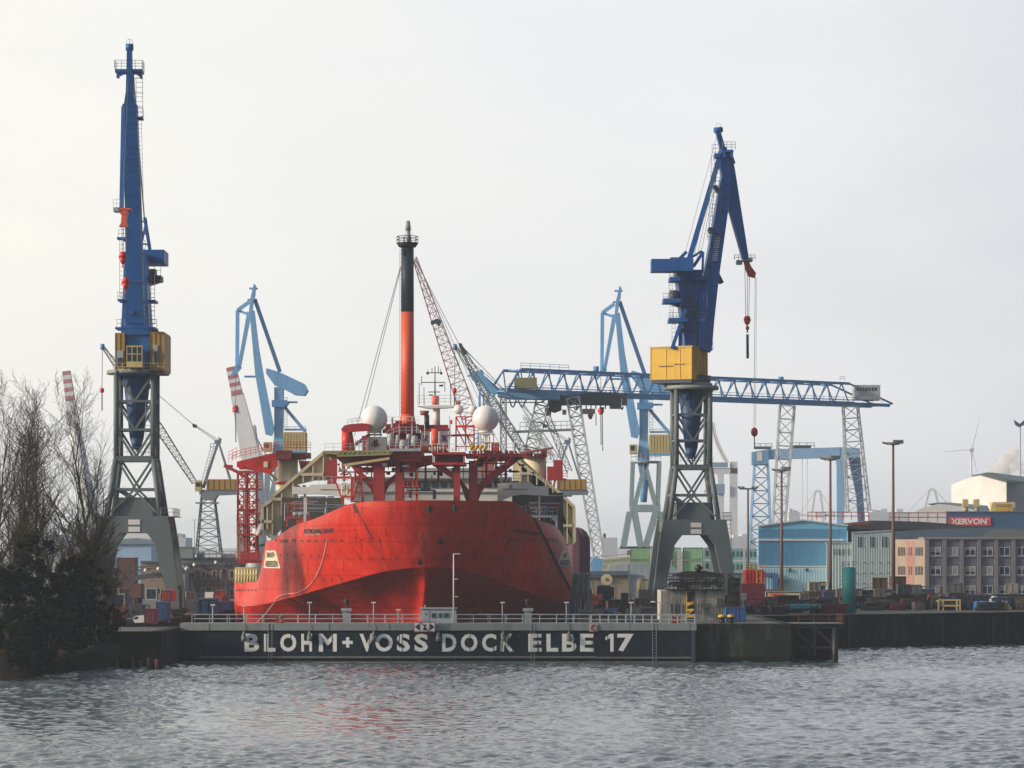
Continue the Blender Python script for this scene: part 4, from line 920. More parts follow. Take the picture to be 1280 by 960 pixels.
m = MB(); m.pbox(728,511,744,517,708,3); m.pbox(703,512,708,518,706,2); m.pbox(681,510,689,519,706,2); part('trolley_cabin', m, mat('trolley_cabin_white', (.45,.40,.36), .7), r)
m = MB()
for a, b in ((637,645),(648,657),(776,779),(717,723)):
    pts = [W(a+(b-a)*i/8, 500+9*math.sin(math.pi*i/8) if a < 700 else 508+4*math.sin(math.pi*i/8), 704) for i in range(9)]; m.path(pts, .16, 5)
part('festoon_cable', m, DARK, r)
m = MB(); m.beam(W(626,503,702), W(680,503,703), .25); m.rail([W(626,503,702), W(680,503,703)], r=.06, sp=2, h=1.3); part('maintenance_walkway', m, STEEL, r)
m = MB(); m.tube(W(753,509,708), W(753,517,708), .5, .2, n=8); m.tube(W(738,519,708), W(738,524,708), .7, .3, n=8); m.tube(W(738,516.5,708), W(738,519,708), .3, .7, n=8); part('hook_block', m, mat('dull_red', ()), r)
m = MB(); m.tube(W(753,516,708), W(753.5,564,708), .1); m.tube(W(745,518,708), W(745,532,708), .1); part('hook_weight', m, DARK, r)
# legs
def lleg(px0, py0, px1, py1, Yc, w0, w1, n, lb=None):
    m = MB(); m.lattice(W(px0, py0, Yc), W(px1, py1, Yc), w0, w1, n=n, rc=.2, rd=.11, d=w0*1.2, d2=w1*1.2); return part('leg', m, PSTEEL, r)
lleg(716, 497, 749, 698, 702, 2.7, 2.2, 17); lleg(679, 496, 663, 570, 704, 2.7, 2.9, 7); lleg(663, 570, 652, 640, 704, 2.9, 2.4, 6); lleg(629, 496, 630, 690, 702, 1.2, 1.2, 14); lleg(607, 495, 609, 690, 703, .9, .9, 14)
lleg(984, 507, 971, 692, 750, 3.4, 2.8, 11); lleg(1063, 508, 1073, 640, 758, 3.4, 5.2, 9)
m = MB(); m.beam(W(640,540,703), W(718,537,703), .5, 2); m.rail([W(650,538,702), W(716,536,702)], r=.07, sp=1.3, h=1.7); m.lattice(W(684,520,703), W(712,590,703), 1.2, 1.2, n=8, rc=.12, rd=.08); part('cross_walkway', m, STEEL, r)
m = MB(); m.prism([(741,698),(752,698),(754,703),(749,738),(744,738),(738,704)], 700, 3); part('leg_foot', m, PBLUE, r)
m = MB(); m.rail([W(1050,476,757), W(1056,476,757)], r=.06, sp=1, h=1); m.tube(W(976,477,748), W(976,471,748), .7, n=8); m.tube(W(745,466,716), W(745,458,716), .7, n=8); part('top_fitting', m, MBLUE, r)

# ---------- solid beam portal gantry
Y = 1000; r = thing('portal_gantry', (X_(1008, Y), Y, GZ), 'light blue portal gantry with a solid box beam above the blue hall', 'gantry crane')
m = MB(); m.prism([(960,561.5),(1050,559),(1050,572),(960,574)], Y-2, 4); m.prism([(1050,559),(1075,560),(1075,572),(1050,573)], Y-1.9, 4); part('box_girder', m, mat('gantry_sky_blue', (.27,.48,.72), .6, streak=.15), r)
m = MB(); m.prism([(940,565),(961,561.5),(961,580),(940,581)], Y-2.5, 5); part('end_block', m, mat('gantry_mid_blue', (.17,.35,.58), .6, streak=.15), r)
m = MB(); m.pbox(946.5,565,953,576,Y-2.62,.1); part('sign_plate', m, WHITE, r)
m = MB(); m.prism([(1046,572),(1059.5,572),(1055,650),(1053,694),(1046,694)], Y-2, 3); part('leg', m, mat('gantry_sky_blue', ()), r)
m = MB(); m.prism([(1061,571),(1075.5,571),(1081,645),(1083,694),(1076,694),(1071,620)], Y+1, 3); part('leg', m, mat('gantry_mid_blue', (.17,.35,.58), .6, streak=.15), r)
m = MB(); m.lattice(W(951.5,581,Y), W(950,694,Y), 4.2, 7, n=7, rc=.3, rd=.2, d=4, d2=5); part('leg', m, mat('gantry_mid_blue', (.17,.35,.58), .6, streak=.15), r)
m = MB(); m.pbox(944,558.5,964,561,Y-2,4); m.pbox(992,557,1014,560,Y-2,4); m.rail([W(943,561,Y-2), W(965,561,Y-2)], r=.1, sp=2, h=1.6); m.rail([W(990,560,Y-2), W(1018,560,Y-2)], r=.1, sp=2, h=1.6); part('trolley', m, MASTGREY, r)
m = MB(); m.tube(W(1003,573,Y), W(1003,650,Y), .08); m.tube(W(1009,573,Y), W(1009,650,Y), .08); part('hoist_rope', m, LGREY, r)
# ================================================================ the ship
SH = thing('ship', (-15, 480, -3), 'bright red production ship with tall orange mast and two big white radomes', 'ship')
# stations from port quarter round the stem to starboard quarter: (top, mid, knuckle, bottom) each (px, py, Y)
ST = [
 ((296,730,540),(296,742,540),(296,757,540),(296,800,540)),
 ((293,729,500),(293,742,500),(293,757,499),(293.5,800,500)),
 ((307,728,494),(304,741,493),(303,757,490),(303,800,497)),
 ((321,726,488),(314,740,487),(312,757.5,484),(313,800,493)),
 ((327,712,484),(321,734,483),(322,756.5,480),(326,800,490)),
 ((332,679,478),(330,717,477),(334,754.5,474),(340,800,486)),
 ((342,675,471),(343,712,470),(351,750,466),(358,800,481)),
 ((356,664,463),(358,704,462),(373,744.5,457),(380,800,474)),
 ((372,655,456),(376,696,454),(400,736.5,450),(404,800,468)),
 ((392,649,448.5),(396,688,447.5),(428,728.5,443.5),(430,800,462)),
 ((413,640,442),(418,679,441.5),(456,720.5,438.5),(456,800,456.5)),
 ((433,631.5,436.8),(440,672,437),(480,714.5,436.4),(478,800,452)),
 ((453,627.5,434.0),(462,667,434.3),(500,711.3,434.8),(498,800,448)),
 ((490,626,431.9),(496,664,432.3),(520,709.5,433.9),(514,800,445)),
 ((530,625.5,431.6),(530,662,432.2),(537,709,433.8),(524,800,443.5)),
 ((570,625.8,432.8),(566,663,433.3),(556,709.6,434.5),(540,800,444)),
 ((606,626.3,434.9),(600,664,435.4),(582,712.5,436.6),(566,800,447)),
 ((642,627.5,438.0),(632,668,438.6),(615,723,440),(594,800,452)),
 ((658,640,443),(654,680,443.3),(644,734.5,443.8),(622,800,458)),
 ((673,650,446.5),(676,690,447.3),(669,743,449),(648,800,464)),
 ((688,655,454),(695,696,455),(688,749.5,457),(668,800,470)),
 ((699,662,463),(708,702,464.5),(702,753.5,466),(682,800,477)),
 ((704,675,474),(714.5,710,475),(709,755,476),(692,800,485)),
 ((707,700,486),(715,715,487),(710,756,488),(696,800,494)),
 ((706,720,500),(712,728,500),(709,756,500),(698,800,502)),
 ((700,722,540),(702,730,540),(702,753,540),(700,800,540)),
]
def cr(p0, p1, p2, p3, t):
    return .5*((2*p1)+(-p0+p2)*t+(2*p0-5*p1+4*p2-p3)*t*t+(-p0+3*p1-3*p2+p3)*t*t*t)
ST = [(s[0], s[1], s[2], (s[3][0]+(8 if 5 <= i <= 13 else -20 if 16 <= i <= 22 else 0), s[3][1], s[3][2]+(5 if 5 <= i <= 13 else 12 if 15 <= i <= 22 else 0))) for i, s in enumerate(ST)]
STW = [[W(*p) for p in s] for s in ST]
SUB = 5
def stn(i, k): return STW[max(0, min(len(STW)-1, i))][k]
cols = []
for i in range(len(STW)-1):
    for j in range(SUB):
        t = j/SUB; cols.append([cr(stn(i-1,k), stn(i,k), stn(i+1,k), stn(i+2,k), t) for k in range(4)])
cols.append(STW[-1])
NU, NL = 10, 7
m = MB(); grid = []
for c in cols:
    T, M_, K, B_ = c; col = []
    for j in range(NU+1):
        t = j/NU; col.append(T*(1-t)*(1-2*t)+M_*4*t*(1-t)+K*t*(2*t-1) if True else 0)
    for j in range(1, NL+1):
        t = j/NL; p = K.lerp(B_, t); p = p+Vector((0, 1.2*math.sin(math.pi*t), 0)); col.append(p)
    grid.append(col)
nr = NU+NL+1
vs = [p for col in grid for p in col]; fs = []
for i in range(len(grid)-1):
    for j in range(nr-1):
        a = i*nr+j; fs.append((a, a+1, a+nr+1, a+nr))
m.add(vs, fs, True)
bvh = BVHTree.FromPolygons([Vector(v) for v in m.v], m.f)
# bulwark thickness / inside face
ins = [col[0] for col in grid]
part('hull', m, HULL, SH, smooth_angle=28)
cax = Vector((-13.5, 500, 0))
m = MB(); inn = []
for p in ins:
    d = (Vector((cax.x, cax.y, p.z))-p); d.z = 0; d.normalize(); inn.append(p+d*.5)
n = len(ins)
# gunwale cap
vs = [tuple(p+Vector((0,0,.02))) for p in ins]+[tuple(p+Vector((0,0,.02))) for p in inn]+[(p.x, p.y, p.z-1.3) for p in inn]
fs = [(i, i+1, n+i+1, n+i) for i in range(n-1)]+[(n+i, n+i+1, 2*n+i+1, 2*n+i) for i in range(n-1)]
m.add(vs, fs); part('bulwark', m, mat('bulwark_maroon', (.16,.02,.02), .6), SH)
m = MB(); half = len(inn)//2
L_ = [Vector((p.x, p.y, p.z-1.2)) for p in inn]
fs = []; 
m.add(L_, [(i, i+1, n-2-i, n-1-i) for i in range((n-1)//2)]); part('deck', m, mat('deck_grey_green', (.07,.085,.08), .8), SH)
m = MB(); a, b = grid[0], grid[-1]; m.add([a[0], b[0], b[-1], a[-1]], [(0, 1, 2, 3)]); part('transom', m, HULL, SH)

camp = Vector((0, 0, CAMZ))
def H(px, py, off=.07):
    d = (W(px, py, 450)-camp).normalized(); hit = bvh.ray_cast(camp, d)
    if hit[0] is None: return None
    nn = hit[1]
    if nn.dot(d) > 0: nn = -nn
    return hit[0]+nn*off
def hull_patch(m, pts, off=.05, nu=6, nv=4):
    """pts: four pixels bl, br, tr, tl; laid on the plating as a thin plate"""
    bl, br, tr, tl = [Vector((*p, 0)) for p in pts]; vs = []
    for j in range(nv+1):
        for i in range(nu+1):
            a = bl.lerp(br, i/nu); b = tl.lerp(tr, i/nu); q = a.lerp(b, j/nv); h = H(q.x, q.y, off)
            if h is None: h = H(q.x-1.5, q.y, off) or H(q.x+1.5, q.y, off) or W(q.x, q.y, 480)
            vs.append(h)
    w_ = nu+1; m.add(vs, [(j*w_+i, j*w_+i+1, (j+1)*w_+i+1, (j+1)*w_+i) for j in range(nv) for i in range(nu)])
HB = mat('hull_black_mark', (.03, .012, .014), .7)
HG = mat('name_board', (.40, .11, .09), .6)
m = MB(); hull_patch(m, [(381,669.5),(401,669),(400,660.2),(379.5,660.7)], .05, 8, 3); hull_patch(m, [(381.5,668.7),(400,668.2),(399.3,661),(380.5,661.5)], .052, 1, 1) if False else None
part('name_board', m, HG, SH)
def hull_text(m, body, x0, y0, x1, y1, x0t=None, x1t=None, y0t=None, off=.12, bold=.02):
    """(x0,y0)-(x1,y1) baseline pixels, top edge y0t at left"""
    def fn(u, v):
        px = x0+(x1-x0)*u; pb = y0+(y1-y0)*u; h = (y0-y0t); q = H(px+(x0t-x0)*v if x0t is not None else px, pb-h*v, off)
        return q if q is not None else W(px, pb-h*v, 470)
    text_on(m, body, fn, bold)
m = MB(); hull_text(m, 'PETROJARL BANFF', 381, 669, 417, 667.6, y0t=661.3, off=.14, bold=.03); hull_text(m, 'PETROJARL BANFF', 642, 667, 677, 671.5, y0t=660.5, off=.14, bold=.03); part('name_lettering', m, HB, SH)
m = MB(); hull_patch(m, [(330,710),(351,710.5),(345.2,688.3),(333,688.3)], .06, 8, 6); hull_patch(m, [(695.6,707.8),(712.3,708),(708,688),(702,688)], .06, 6, 6); part('port_registry_board', m, mat('board_cream', (.62,.57,.42), .6, var=.1), SH)
m = MB()
for (x0, x1, yb, yt, s) in ((334.5,343.5,697,690.3,'BANFF'), (332.5,348,708.5,701,'ABERDEEN'), (703,708,697,691,'BANFF'), (698.5,710.5,706.5,700,'ABERDEEN')):
    hull_text(m, s, x0, yb, x1, yb, y0t=yt, off=.15)
part('registry_lettering', m, HB, SH)
def dots(m, pts, w_, h_, off=.06):
    for px, py in pts:
        a = H(px-w_/2, py-h_/2, off); b = H(px+w_/2, py-h_/2, off); c = H(px+w_/2, py+h_/2, off); d = H(px-w_/2, py+h_/2, off)
        if None in (a, b, c, d): continue
        m.add([d, c, b, a], [(0, 1, 2, 3)])
m = MB()
dots(m, [(x, 675.5+.3*((x*7) % 3)) for x in (345,350.5,353.5,356.5,359.5,366,369)], 1.3, 3.5)
dots(m, [(377.5,676),(386,676),(395,676),(406,675.5),(416,675.5),(427,675.5),(452,674.5)], 4, 1.6)
dots(m, [(344,694),(351,694),(359,694),(368,694),(378,693.5),(389,694),(399,694),(410,694)], 1, 3); dots(m, [(360,725),(380,725),(392,724.5),(404,724),(415,724),(427,723.5)], 1, 3)
dots(m, [(x, 738) for x in (296.5,299.5,302.5,306,310.5,315,320)], 1.8, 1.7); dots(m, [(443.5,662),(445,672)], 1.8, 2)
dots(m, [(638,674.5),(645,674.5),(653,674.5),(662,674.8),(669,674.8),(675,674.8),(680,674.5)], 3.4, 1.4); dots(m, [(684,675),(687,675),(690,675),(693,675.2),(696,675.5)], 1.5, 3.4)
dots(m, [(675,693),(687,692),(693,692)], 1, 3); dots(m, [(551,677),(525,703)], 5, 6)
part('hull_markings', m, HB, SH)
# hawse pipes
for px, py in ((535.5, 636), (567.5, 635)):
    c = H(px, py, .05); m = MB()
    m.tube(c+Vector((0,.1,0)), c+Vector((0,-.3,0)), .46, .4, n=16); hp = part('hawse_pipe', m, mat('hawse_dark_red', (.05,.012,.012), .6), SH)
    m = MB(); m.tube(c+Vector((0,-.34,0)), c+Vector((0,-.37,0)), .25, n=12); m.tube(c+Vector((0,-.5,.35)), c+Vector((0,-.45,-.6)), .09, n=6); part('anchor_shackle', m, BLACK, hp)
# mooring rope down the port bow, dark hose to starboard, seams
def hullline(m, pts, r, off=.1, n=4):
    P = [H(a, b, off) for a, b in pts]; P = [p for p in P if p is not None]; m.path(P, r, n)
def bez(p0, p1, p2, k=16): return [((1-t)**2*p0[0]+2*t*(1-t)*p1[0]+t*t*p2[0], (1-t)**2*p0[1]+2*t*(1-t)*p1[1]+t*t*p2[1]) for t in [i/k for i in range(k+1)]]
m = MB(); hullline(m, bez((410,673),(400,738),(368,742)), .06, .15); hullline(m, bez((368,742),(352,742),(345,750)), .06, .15)
P = [W(345+(318-345)*t, 750+(781-750)*t+2*math.sin(3.1*t), 462-62*t) for t in [i/8 for i in range(9)]]; m.path(P, .06); part('mooring_rope', m, ROPE, SH)
m = MB(); hullline(m, [(667+(712-667)*(i/20), 648+(737-648)*(i/20)**1.0) for i in range(21)], .13, .16, 6); part('mooring_hose', m, BLACK, SH)
m = MB(); hull_patch(m, [(444,641),(449.5,641),(444,629.5),(440,629.5)], .05, 2, 4); hull_patch(m, [(458,651),(463,651),(449,633),(446,633)], .05, 2, 5) if False else None; hullline(m, [(447,640),(456,655),(466,674)], .10, .02); hullline(m, [(463,648),(475,675),(480,700)], .05, .02); part('anchor_slot', m, HB, SH)

def pb(name, mt, *boxes):
    m = MB()
    for b in boxes: m.pbox(*b)
    return part(name, m, mt, SH)
def pr(name, mt, pts, Y, d): m = MB(); m.prism(pts, Y, d); return part(name, m, mt, SH)
# ---- accommodation block (white, curved wings)
m = MB(); m.pbox(440, 598, 640, 627, 461, 14); m.prism([(370,602.5),(640,602.5),(684,602.5),(684,622),(655,622),(628,628),(440,628),(416,616),(372,616)], 462, 2) if False else None
m.prism([(365,608.5),(386,608.5),(388,606),(441,604),(441,627.2),(434,625),(425,621),(413,618.3),(398,617.5),(365,617.5)], 455, 3)
m.prism([(622,604.5),(632,603.5),(664,602.5),(666,607),(686,608.3),(685.5,619.5),(652,618),(641,619.5),(632,623),(624,627.2),(622,627.2)], 455, 3)
wing = part('accommodation', m, mat('accommodation_white', (.82,.81,.78), .5, streak=.2, streak_col=(.5,.46,.4)), SH)
m = MB(); m.pbox(440,613,640,615,460.6,.38); m.pbox(440,596,640,598,460.2,1); m.pbox(500,585,600,596,463,8); part('deck_edge', m, WHITE, SH)
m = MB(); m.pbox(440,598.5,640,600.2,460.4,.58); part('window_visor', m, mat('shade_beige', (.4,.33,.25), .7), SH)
for i in range(13):
    x = 505+i*11.2
    if 568 < x < 600: continue
    m = MB(); m.pbox(x,600.8,x+9.4,610.2,460.85,.13); wf = part('window', m, LGREY, SH); m = MB(); m.pbox(x+.8,601.8,x+8.7,609.4,460.78,.06); part('pane', m, GLASS, wf)
m = MB(); m.pbox(379.5,617,382.5,656,455.5,.5); m.pbox(673,619,675.5,650,455.5,.5)
m.pbox(664,644,697,646.8,460,3); m.prism([(690,646),(697,646),(697,668),(694.5,668),(694,652),(690,649)], 460, .6); part('wing_support', m, WHITE, SH)
m = MB(); m.pbox(370,606.8,375,608.4,455.4,.7); m.pbox(378,606.5,382,608.4,455.4,.7); m.pbox(671,607,674,608.2,455.4,.8); m.pbox(678,607,681,608.2,455.4,.8); part('bridge_wing_gear', m, DARK, SH)
m = MB()
for a, b, c in ((390,440,605),(626,664,603)): m.rail([W(a,c,455.2), W(b,c-1,455.2)], sp=.9, r=.035, h=1.0)
m.rail([W(664,644,459.8), W(697,644,459.8)], sp=.7, r=.04, h=1.1); m.rail([W(652,640,456), W(664,644,456)], sp=.7, r=.04, h=1.1); part('bridge_railing', m, LGREY, SH)
# dark recesses with gear behind the bulwark on both sides
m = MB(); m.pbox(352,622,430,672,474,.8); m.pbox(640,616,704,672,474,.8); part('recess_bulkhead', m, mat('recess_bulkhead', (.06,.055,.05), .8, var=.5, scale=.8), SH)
rng = random.Random(5)
m = MB()
for i in range(46):
    side = rng.random() < .5
    x = rng.uniform(356, 424) if side else rng.uniform(644, 698); y = rng.uniform(618, 640) if side else rng.uniform(620, 655)
    z = Vector((0, rng.uniform(-4, -.5), 0)); p = W(x, y, 472)+z
    q = p+(Vector((rng.uniform(1, 5), 0, 0)) if rng.random() < .5 else Vector((0, 0, rng.uniform(-3, -1)))); m.tube(p, q, rng.uniform(.05, .14), n=6)
part('pipework', m, STEEL, SH)
m = MB()
for i in range(16):
    x = rng.uniform(356, 420) if i % 2 else rng.uniform(655, 700); y = rng.uniform(636, 660) if i % 2 else rng.uniform(628, 655); s = rng.uniform(1.5, 5); m.pbox(x, y, x+s, y+s*1.3, 468, 1.5)
part('deck_gear', m, DRED, SH)
for x, mt_ in ((366, WHITE), (373, WHITE), (380, WHITE)):
    m = MB(); c = W(x, 643, 463); m.tube(c, c+Vector((.75,0,0)), .3, n=10); part('life_raft', m, mt_, SH)
m = MB(); m.pbox(358,646,385,648,458,1); m.prism([(370,650),(389,647),(387,652),(371,656)], 457, .8); m.pbox(357.5,648,359,658,458,.4); m.rail([W(352,640,460), W(392,636,460)], sp=1, r=.05, h=1.2); part('boat_cradle', m, ORANGE, SH)
m = MB(); m.pbox(661.5,627,673,637,470,1.2); part('stairwell_panel', m, mat('warm_plywood', (.55,.38,.18), .7), SH)  # even tan panel in the starboard recess
# ---- beige wind walls, both sides
def windwall(pts, Y, ribs, bands):
    m = MB(); m.prism(pts, Y, .5)
    for (x, ya, yb) in ribs: m.pbox(x-.9, ya, x+.9, yb, Y-.7, .69)
    for a, b, c, d_ in bands: m.beam(W(a,b,Y-.4), W(c,d_,Y-.4), .45, .8)
    return part('wind_wall', m, BEIGE, SH)
windwall([(327.5,635),(340,625),(342,620.5),(404,566),(421,565),(421,600),(392,601),(367,607),(366,645),(350,664),(341,671),(329,664)], 484,
  [(340.5,626,668),(352,615,645),(366,602,642),(379,590,603),(391,580,601),(404,567,600),(413,567,600),(334,632,662)],
  [(327.5,634,341,624),(341,620.5,405,565.5),(327.5,652,340,652),(341,624,366,624),(376,593,404,593),(328,635,328,665),(404,566,421,566)])
windwall([(641,571),(650,571),(702,618),(717.5,634),(718,678),(705,684),(701,680),(700,650),(690,607),(670,607),(641,600)], 486,
  [(651,573,602),(660,582,602),(671,591,606),(682,601,640),(691,609,660),(700.5,618,682),(709,627,680),(717,635,680)],
  [(642,571.5,702,618.5),(702,618.5,718,634),(650,592,668,592),(680,625,700,625),(701,657,717,657),(717.5,634,718,678)])
m = MB()
for i in range(18):
    t = i/17; m.pbox(652+t*48, 575+t*43.5, 653+t*48, 577+t*43.5, 485.2, .3)
part('wall_cleats', m, DARK, SH)
pb('container_stack', DRED, (409,575,421,597,482,1.5), (409,600,420,608,480,1.5))
m = MB()
for i in range(14): m.pbox(330+i*.1, 640, 331, 641, 470, .2) if False else None
m.tube(W(322,664,478), W(327,667,478), .75, .5, n=10); m.tube(W(318,668,478), W(322,663,478), .45, .7, n=10); m.beam(W(326,655,479), W(322,664,479), .5); m.beam(W(330,664,479), W(338,672,479), .35); part('davit_float', m, WHITE, SH)
# ---- crane pedestals
def vcyl(name, mt, px0, px1, py0, py1, Y, n=24, r2=None):
    r = (px1-px0)/2/4000*Y; c = W((px0+px1)/2, py1, Y+r); m = MB(); m.tube(c, Vector((c.x, c.y, Z_(py0, Y+r))), r, r if r2 is None else r2, n=n); return part(name, m, mt, SH)
vcyl('crane_pedestal', CREAM, 345.5, 372.5, 573, 650, 499); vcyl('pedestal_collar', RED, 344.5, 373.5, 602, 605.5, 498.8)
m = MB(); m.pbox(345,563,364,574,497,4); m.pbox(366,566,388,573,499,2); m.pbox(360,570,381,574,498,4); m.prism([(373,575),(392,577),(386,600),(378,598)], 503, 2); part('crane_slew_gear', m, mat('oxide_red', (.20,.02,.02), .6, grime=.5), SH)
m = MB(); m.prism([(346,565),(346,582),(338,592),(330,591),(296,584),(296,577)], 497.5, 1.6); m.pbox(299,583,304,587,497,1); part('deck_crane_boom', m, RED, SH)
m = MB(); m.pbox(329.5,577,334.5,584,497.3,.15); part('boom_plate', m, CREAM, SH)
m = MB(); m.rail([W(290,577,496.5), W(300,573,496.5), W(346,563,496.5), W(388,563,498)], sp=.8, r=.045, h=1.3, rails=3); m.rail([W(286,578,498), W(296,572,498)], sp=.6, r=.04, h=1.6, rails=3); part('crane_railing', m, RED, SH)
m = MB(); m.beam(W(280,582,497), W(297,590,497), .5); m.beam(W(280,582,497), W(291,583,497), .4); m.beam(W(297,590,497), W(313,600,497), .5); m.beam(W(313,590,497), W(297,590,497), .4); part('boom_rest', m, DRED, SH)
m = MB(); m.beam(W(338,592,498), W(346,600,499), .4); part('boom_strut', m, CREAM, SH)
vcyl('crane_pedestal', CREAM, 655.5, 683, 571, 630, 500)
m = MB(); m.pbox(653,564,666,572,499,4); m.pbox(668,567,680,572,499,3); m.pbox(676,562,684,571,499,2); m.rail([W(652,571,498.5), W(688,571,498.5)], sp=.6, r=.05, h=1.2); m.tube(W(660,568,499), W(660,562,499), .5, n=8); part('crane_slew_gear', m, MC['oxide_red'], SH)
m = MB(); m.pbox(692,575,703.5,598,499,2.6); m.pbox(684,583,692,598,500,2); m.pbox(684,598,708,600,499,3); part('crane_cab', m, DRED, SH)
m = MB(); m.rail([W(703.5,598,499), W(709,598,499)], sp=.5, r=.05, h=1.2, rails=3); m.tube(W(686,600,500), W(688,640,500), .15); m.tube(W(693,600,500), W(693,640,500), .1); part('cab_ladder', m, DRED, SH)
m = MB(); m.lattice(W(697,574,506), W(650,502,512), .9, .6, n=14, rc=.05, rd=.03); m.lattice(W(688,574,506), W(656,520,520), 1.2, .6, n=12, rc=.05, rd=.03); m.tube(W(690,575,503), W(672,540,508), .06); part('deck_crane_lattice_boom', m, STEEL, SH)
# ---- red lattice tower on the port quarter
m = MB(); m.lattice(W(302.5,700,505), W(302.5,590,505), 1.3, n=9, rc=.14, rd=.09); m.lattice(W(315,700,503), W(315,590,503), 1.5, n=9, rc=.16, rd=.09)
for y in (590, 611, 637, 655, 668): m.beam(W(297,y,504), W(321,y,504), .28, 2.2)
m.lattice(W(308,611,504), W(308,690,504), .9, n=8, rc=.07, rd=.05); part('access_tower', m, DRED, SH)
m = MB()
for a, b, y in ((297,328,611),(305,331,641),(296,320,668),(296,322,655)): m.deck(W(a,y,502), W(b,y,505), .2); m.rail([W(a,y,502), W(b,y,502)], sp=.7, r=.05, h=1.5, rails=3)
part('tower_platform', m, DRED, SH)
m = MB()
for i in range(26):
    x = 296+rng.random()*30; y = 622+rng.random()*60; s = rng.uniform(1.5, 4.5); m.pbox(x, y, x+s, y+s*rng.uniform(.6, 2.6), 505.5+rng.random()*2, 1)
part('tower_equipment', m, MC['oxide_red'], SH)
m = MB()
for i in range(14):
    x = 297+rng.random()*28; m.tube(W(x, 640+rng.random()*20, 504), W(x+rng.uniform(-1,1), 690+rng.random()*15, 504), .07, n=5)
part('riser_pipes', m, mat('pipe_beige', (.35,.28,.2), .6), SH)
m = MB(); m.pbox(297,700,330,704,498,2); m.rail([W(294,700,497.5), W(328,697,497.5)], sp=.8, r=.05, h=1.2); m.pbox(300,690,324,700,501,3); part('quarter_platform', m, DRED, SH)
m = MB()
for i in range(8):
    x = 294.5+i*3.6; m.tube(W(x+1.2,710,499), W(x+1.2,729,499), .17, n=8)
m.pbox(293.5,709,322.5,711,498.8,.5); m.pbox(293.5,718,320,719.5,498.8,.3); part('riser_tubes', m, mat('riser_yellow', (.85,.68,.32), .5, streak=.3), SH)
m = MB(); m.pbox(293,711,322,730,500.5,.5); part('quarter_bulkhead', m, CREAM, SH)
# ---- purple fender drum and hanging grey tarpaulin to starboard
m = MB()
rr = (737-701)/2/4000*505
prof = [(660,.15),(662,.5),(666,.8),(672,.97),(682,1.0),(700,1.0),(715,.98),(722,.93)]
n = 40; vs = []; fs = []
for py, k in prof:
    for i in range(n):
        a = 2*math.pi*i/n; rad = rr*k*(1+.035*math.sin(a*13)); vs.append((X_(720,505)+rad*math.cos(a), 505+rr+rad*math.sin(a), Z_(py+1.2*math.sin(a*9), 505)))
for j in range(len(prof)-1):
    for i in range(n): fs.append((j*n+i, j*n+(i+1) % n, (j+1)*n+(i+1) % n, (j+1)*n+i))
fs.append(tuple(range(n))); m.add(vs, fs, True); part('wrapped_fender', m, PURPLE, SH)
m = MB(); nx, nz = 44, 16; vs = []
for j in range(nz+1):
    for i in range(nx+1):
        u = i/nx; v = j/nz; x = 707+u*31-(1-u)*(14*v); y = 716+(64-2)*v-(1-u)*0
        dd = 492+6*u+1.1*math.sin(u*31+2*math.sin(v*3))*(.3+v*.7)+.5*math.sin(u*67+v*4); vs.append(W(x+1.2*math.sin(v*5+u*9)*v, y, dd))
m.add(vs, [(j*(nx+1)+i, j*(nx+1)+i+1, (j+1)*(nx+1)+i+1, (j+1)*(nx+1)+i) for j in range(nz) for i in range(nx)], True); part('hanging_tarpaulin', m, TARP, SH)
m = MB()
for i in range(9):
    x = 714+i*3; m.path([W(x, 716, 489), W(x+2.5*math.sin(i*1.7)+5*(i/9), 745, 488), W(x+3*math.sin(i)+6*(i/9), 779, 487)], .05)
part('hanging_lines', m, WIRE, SH)
# ---- bow platform (turret / helideck truss)
def colq(m, x0, x1, y0, y1, Y=445, d=2.2): m.pbox(x0, y0, x1, y1, Y, d)
m = MB()
colq(m, 466.5, 480.5, 576, 628, 442); m.prism([(436,580),(443,579),(452,590),(467,603),(467,620),(463,611),(456,603)], 443, 1.6); m.prism([(480,604),(494,592),(494,600),(486,607),(480,618)], 443, 1.6)
colq(m, 494, 504, 574, 628, 442); m.prism([(440,577),(494,574),(494,583),(480,584),(456,582),(444,583)], 443, 1.8)
colq(m, 567, 575, 582, 628, 441); colq(m, 586, 597, 576, 628, 442)
m.prism([(597,628),(597,606),(606,596),(640,572),(652,572),(636,585),(613,603),(602,614)], 443, 1.6); m.prism([(540,581),(552,581),(572,594),(586,612),(586,628),(582,625),(575,604),(556,592)], 443, 1.6)
m.prism([(598,571),(652,570),(652,574),(620,577),(600,578)], 443, 2)
part('platform_leg', m, DRED, SH)
m = MB(); m.prism([(410,567),(490,565.5),(490,572),(425,577),(420,572),(410,570)], 441, 9); part('helideck_underframe', m, mat('oxide_red', ()), SH)
m = MB(); m.prism([(404,563.5),(488,562.5),(488,566.5),(420,568.5),(406,567)], 440, 12)
for i in range(12): m.beam(W(421+i*6,568.5,439.8), W(425+i*6,564,439.8), .2)
m.beam(W(421,570,439.6), W(488,567.5,439.6), .25, .3); part('helideck', m, OLIVE, SH)
m = MB(); m.beam(W(430,581.5,439.5), W(487,573,439.5), .35, .4); part('boarding_boom', m, mat('boom_cream', (.6,.42,.2), .6), SH)
m = MB(); m.pbox(489,564,528,571,440.5,10); m.prism([(489,571),(528,571),(524,577),(497,577)], 441, 6); m.pbox(500,577,520,590,442,2); m.pbox(540,565,582,568,439,8); m.pbox(540,578,582,581,439,10); m.prism([(504,571),(540,569),(540,580),(524,584),(510,590),(504,585)], 444, 3)
for x in (541,580): m.pbox(x,566,x+1.2,580,439,.3)
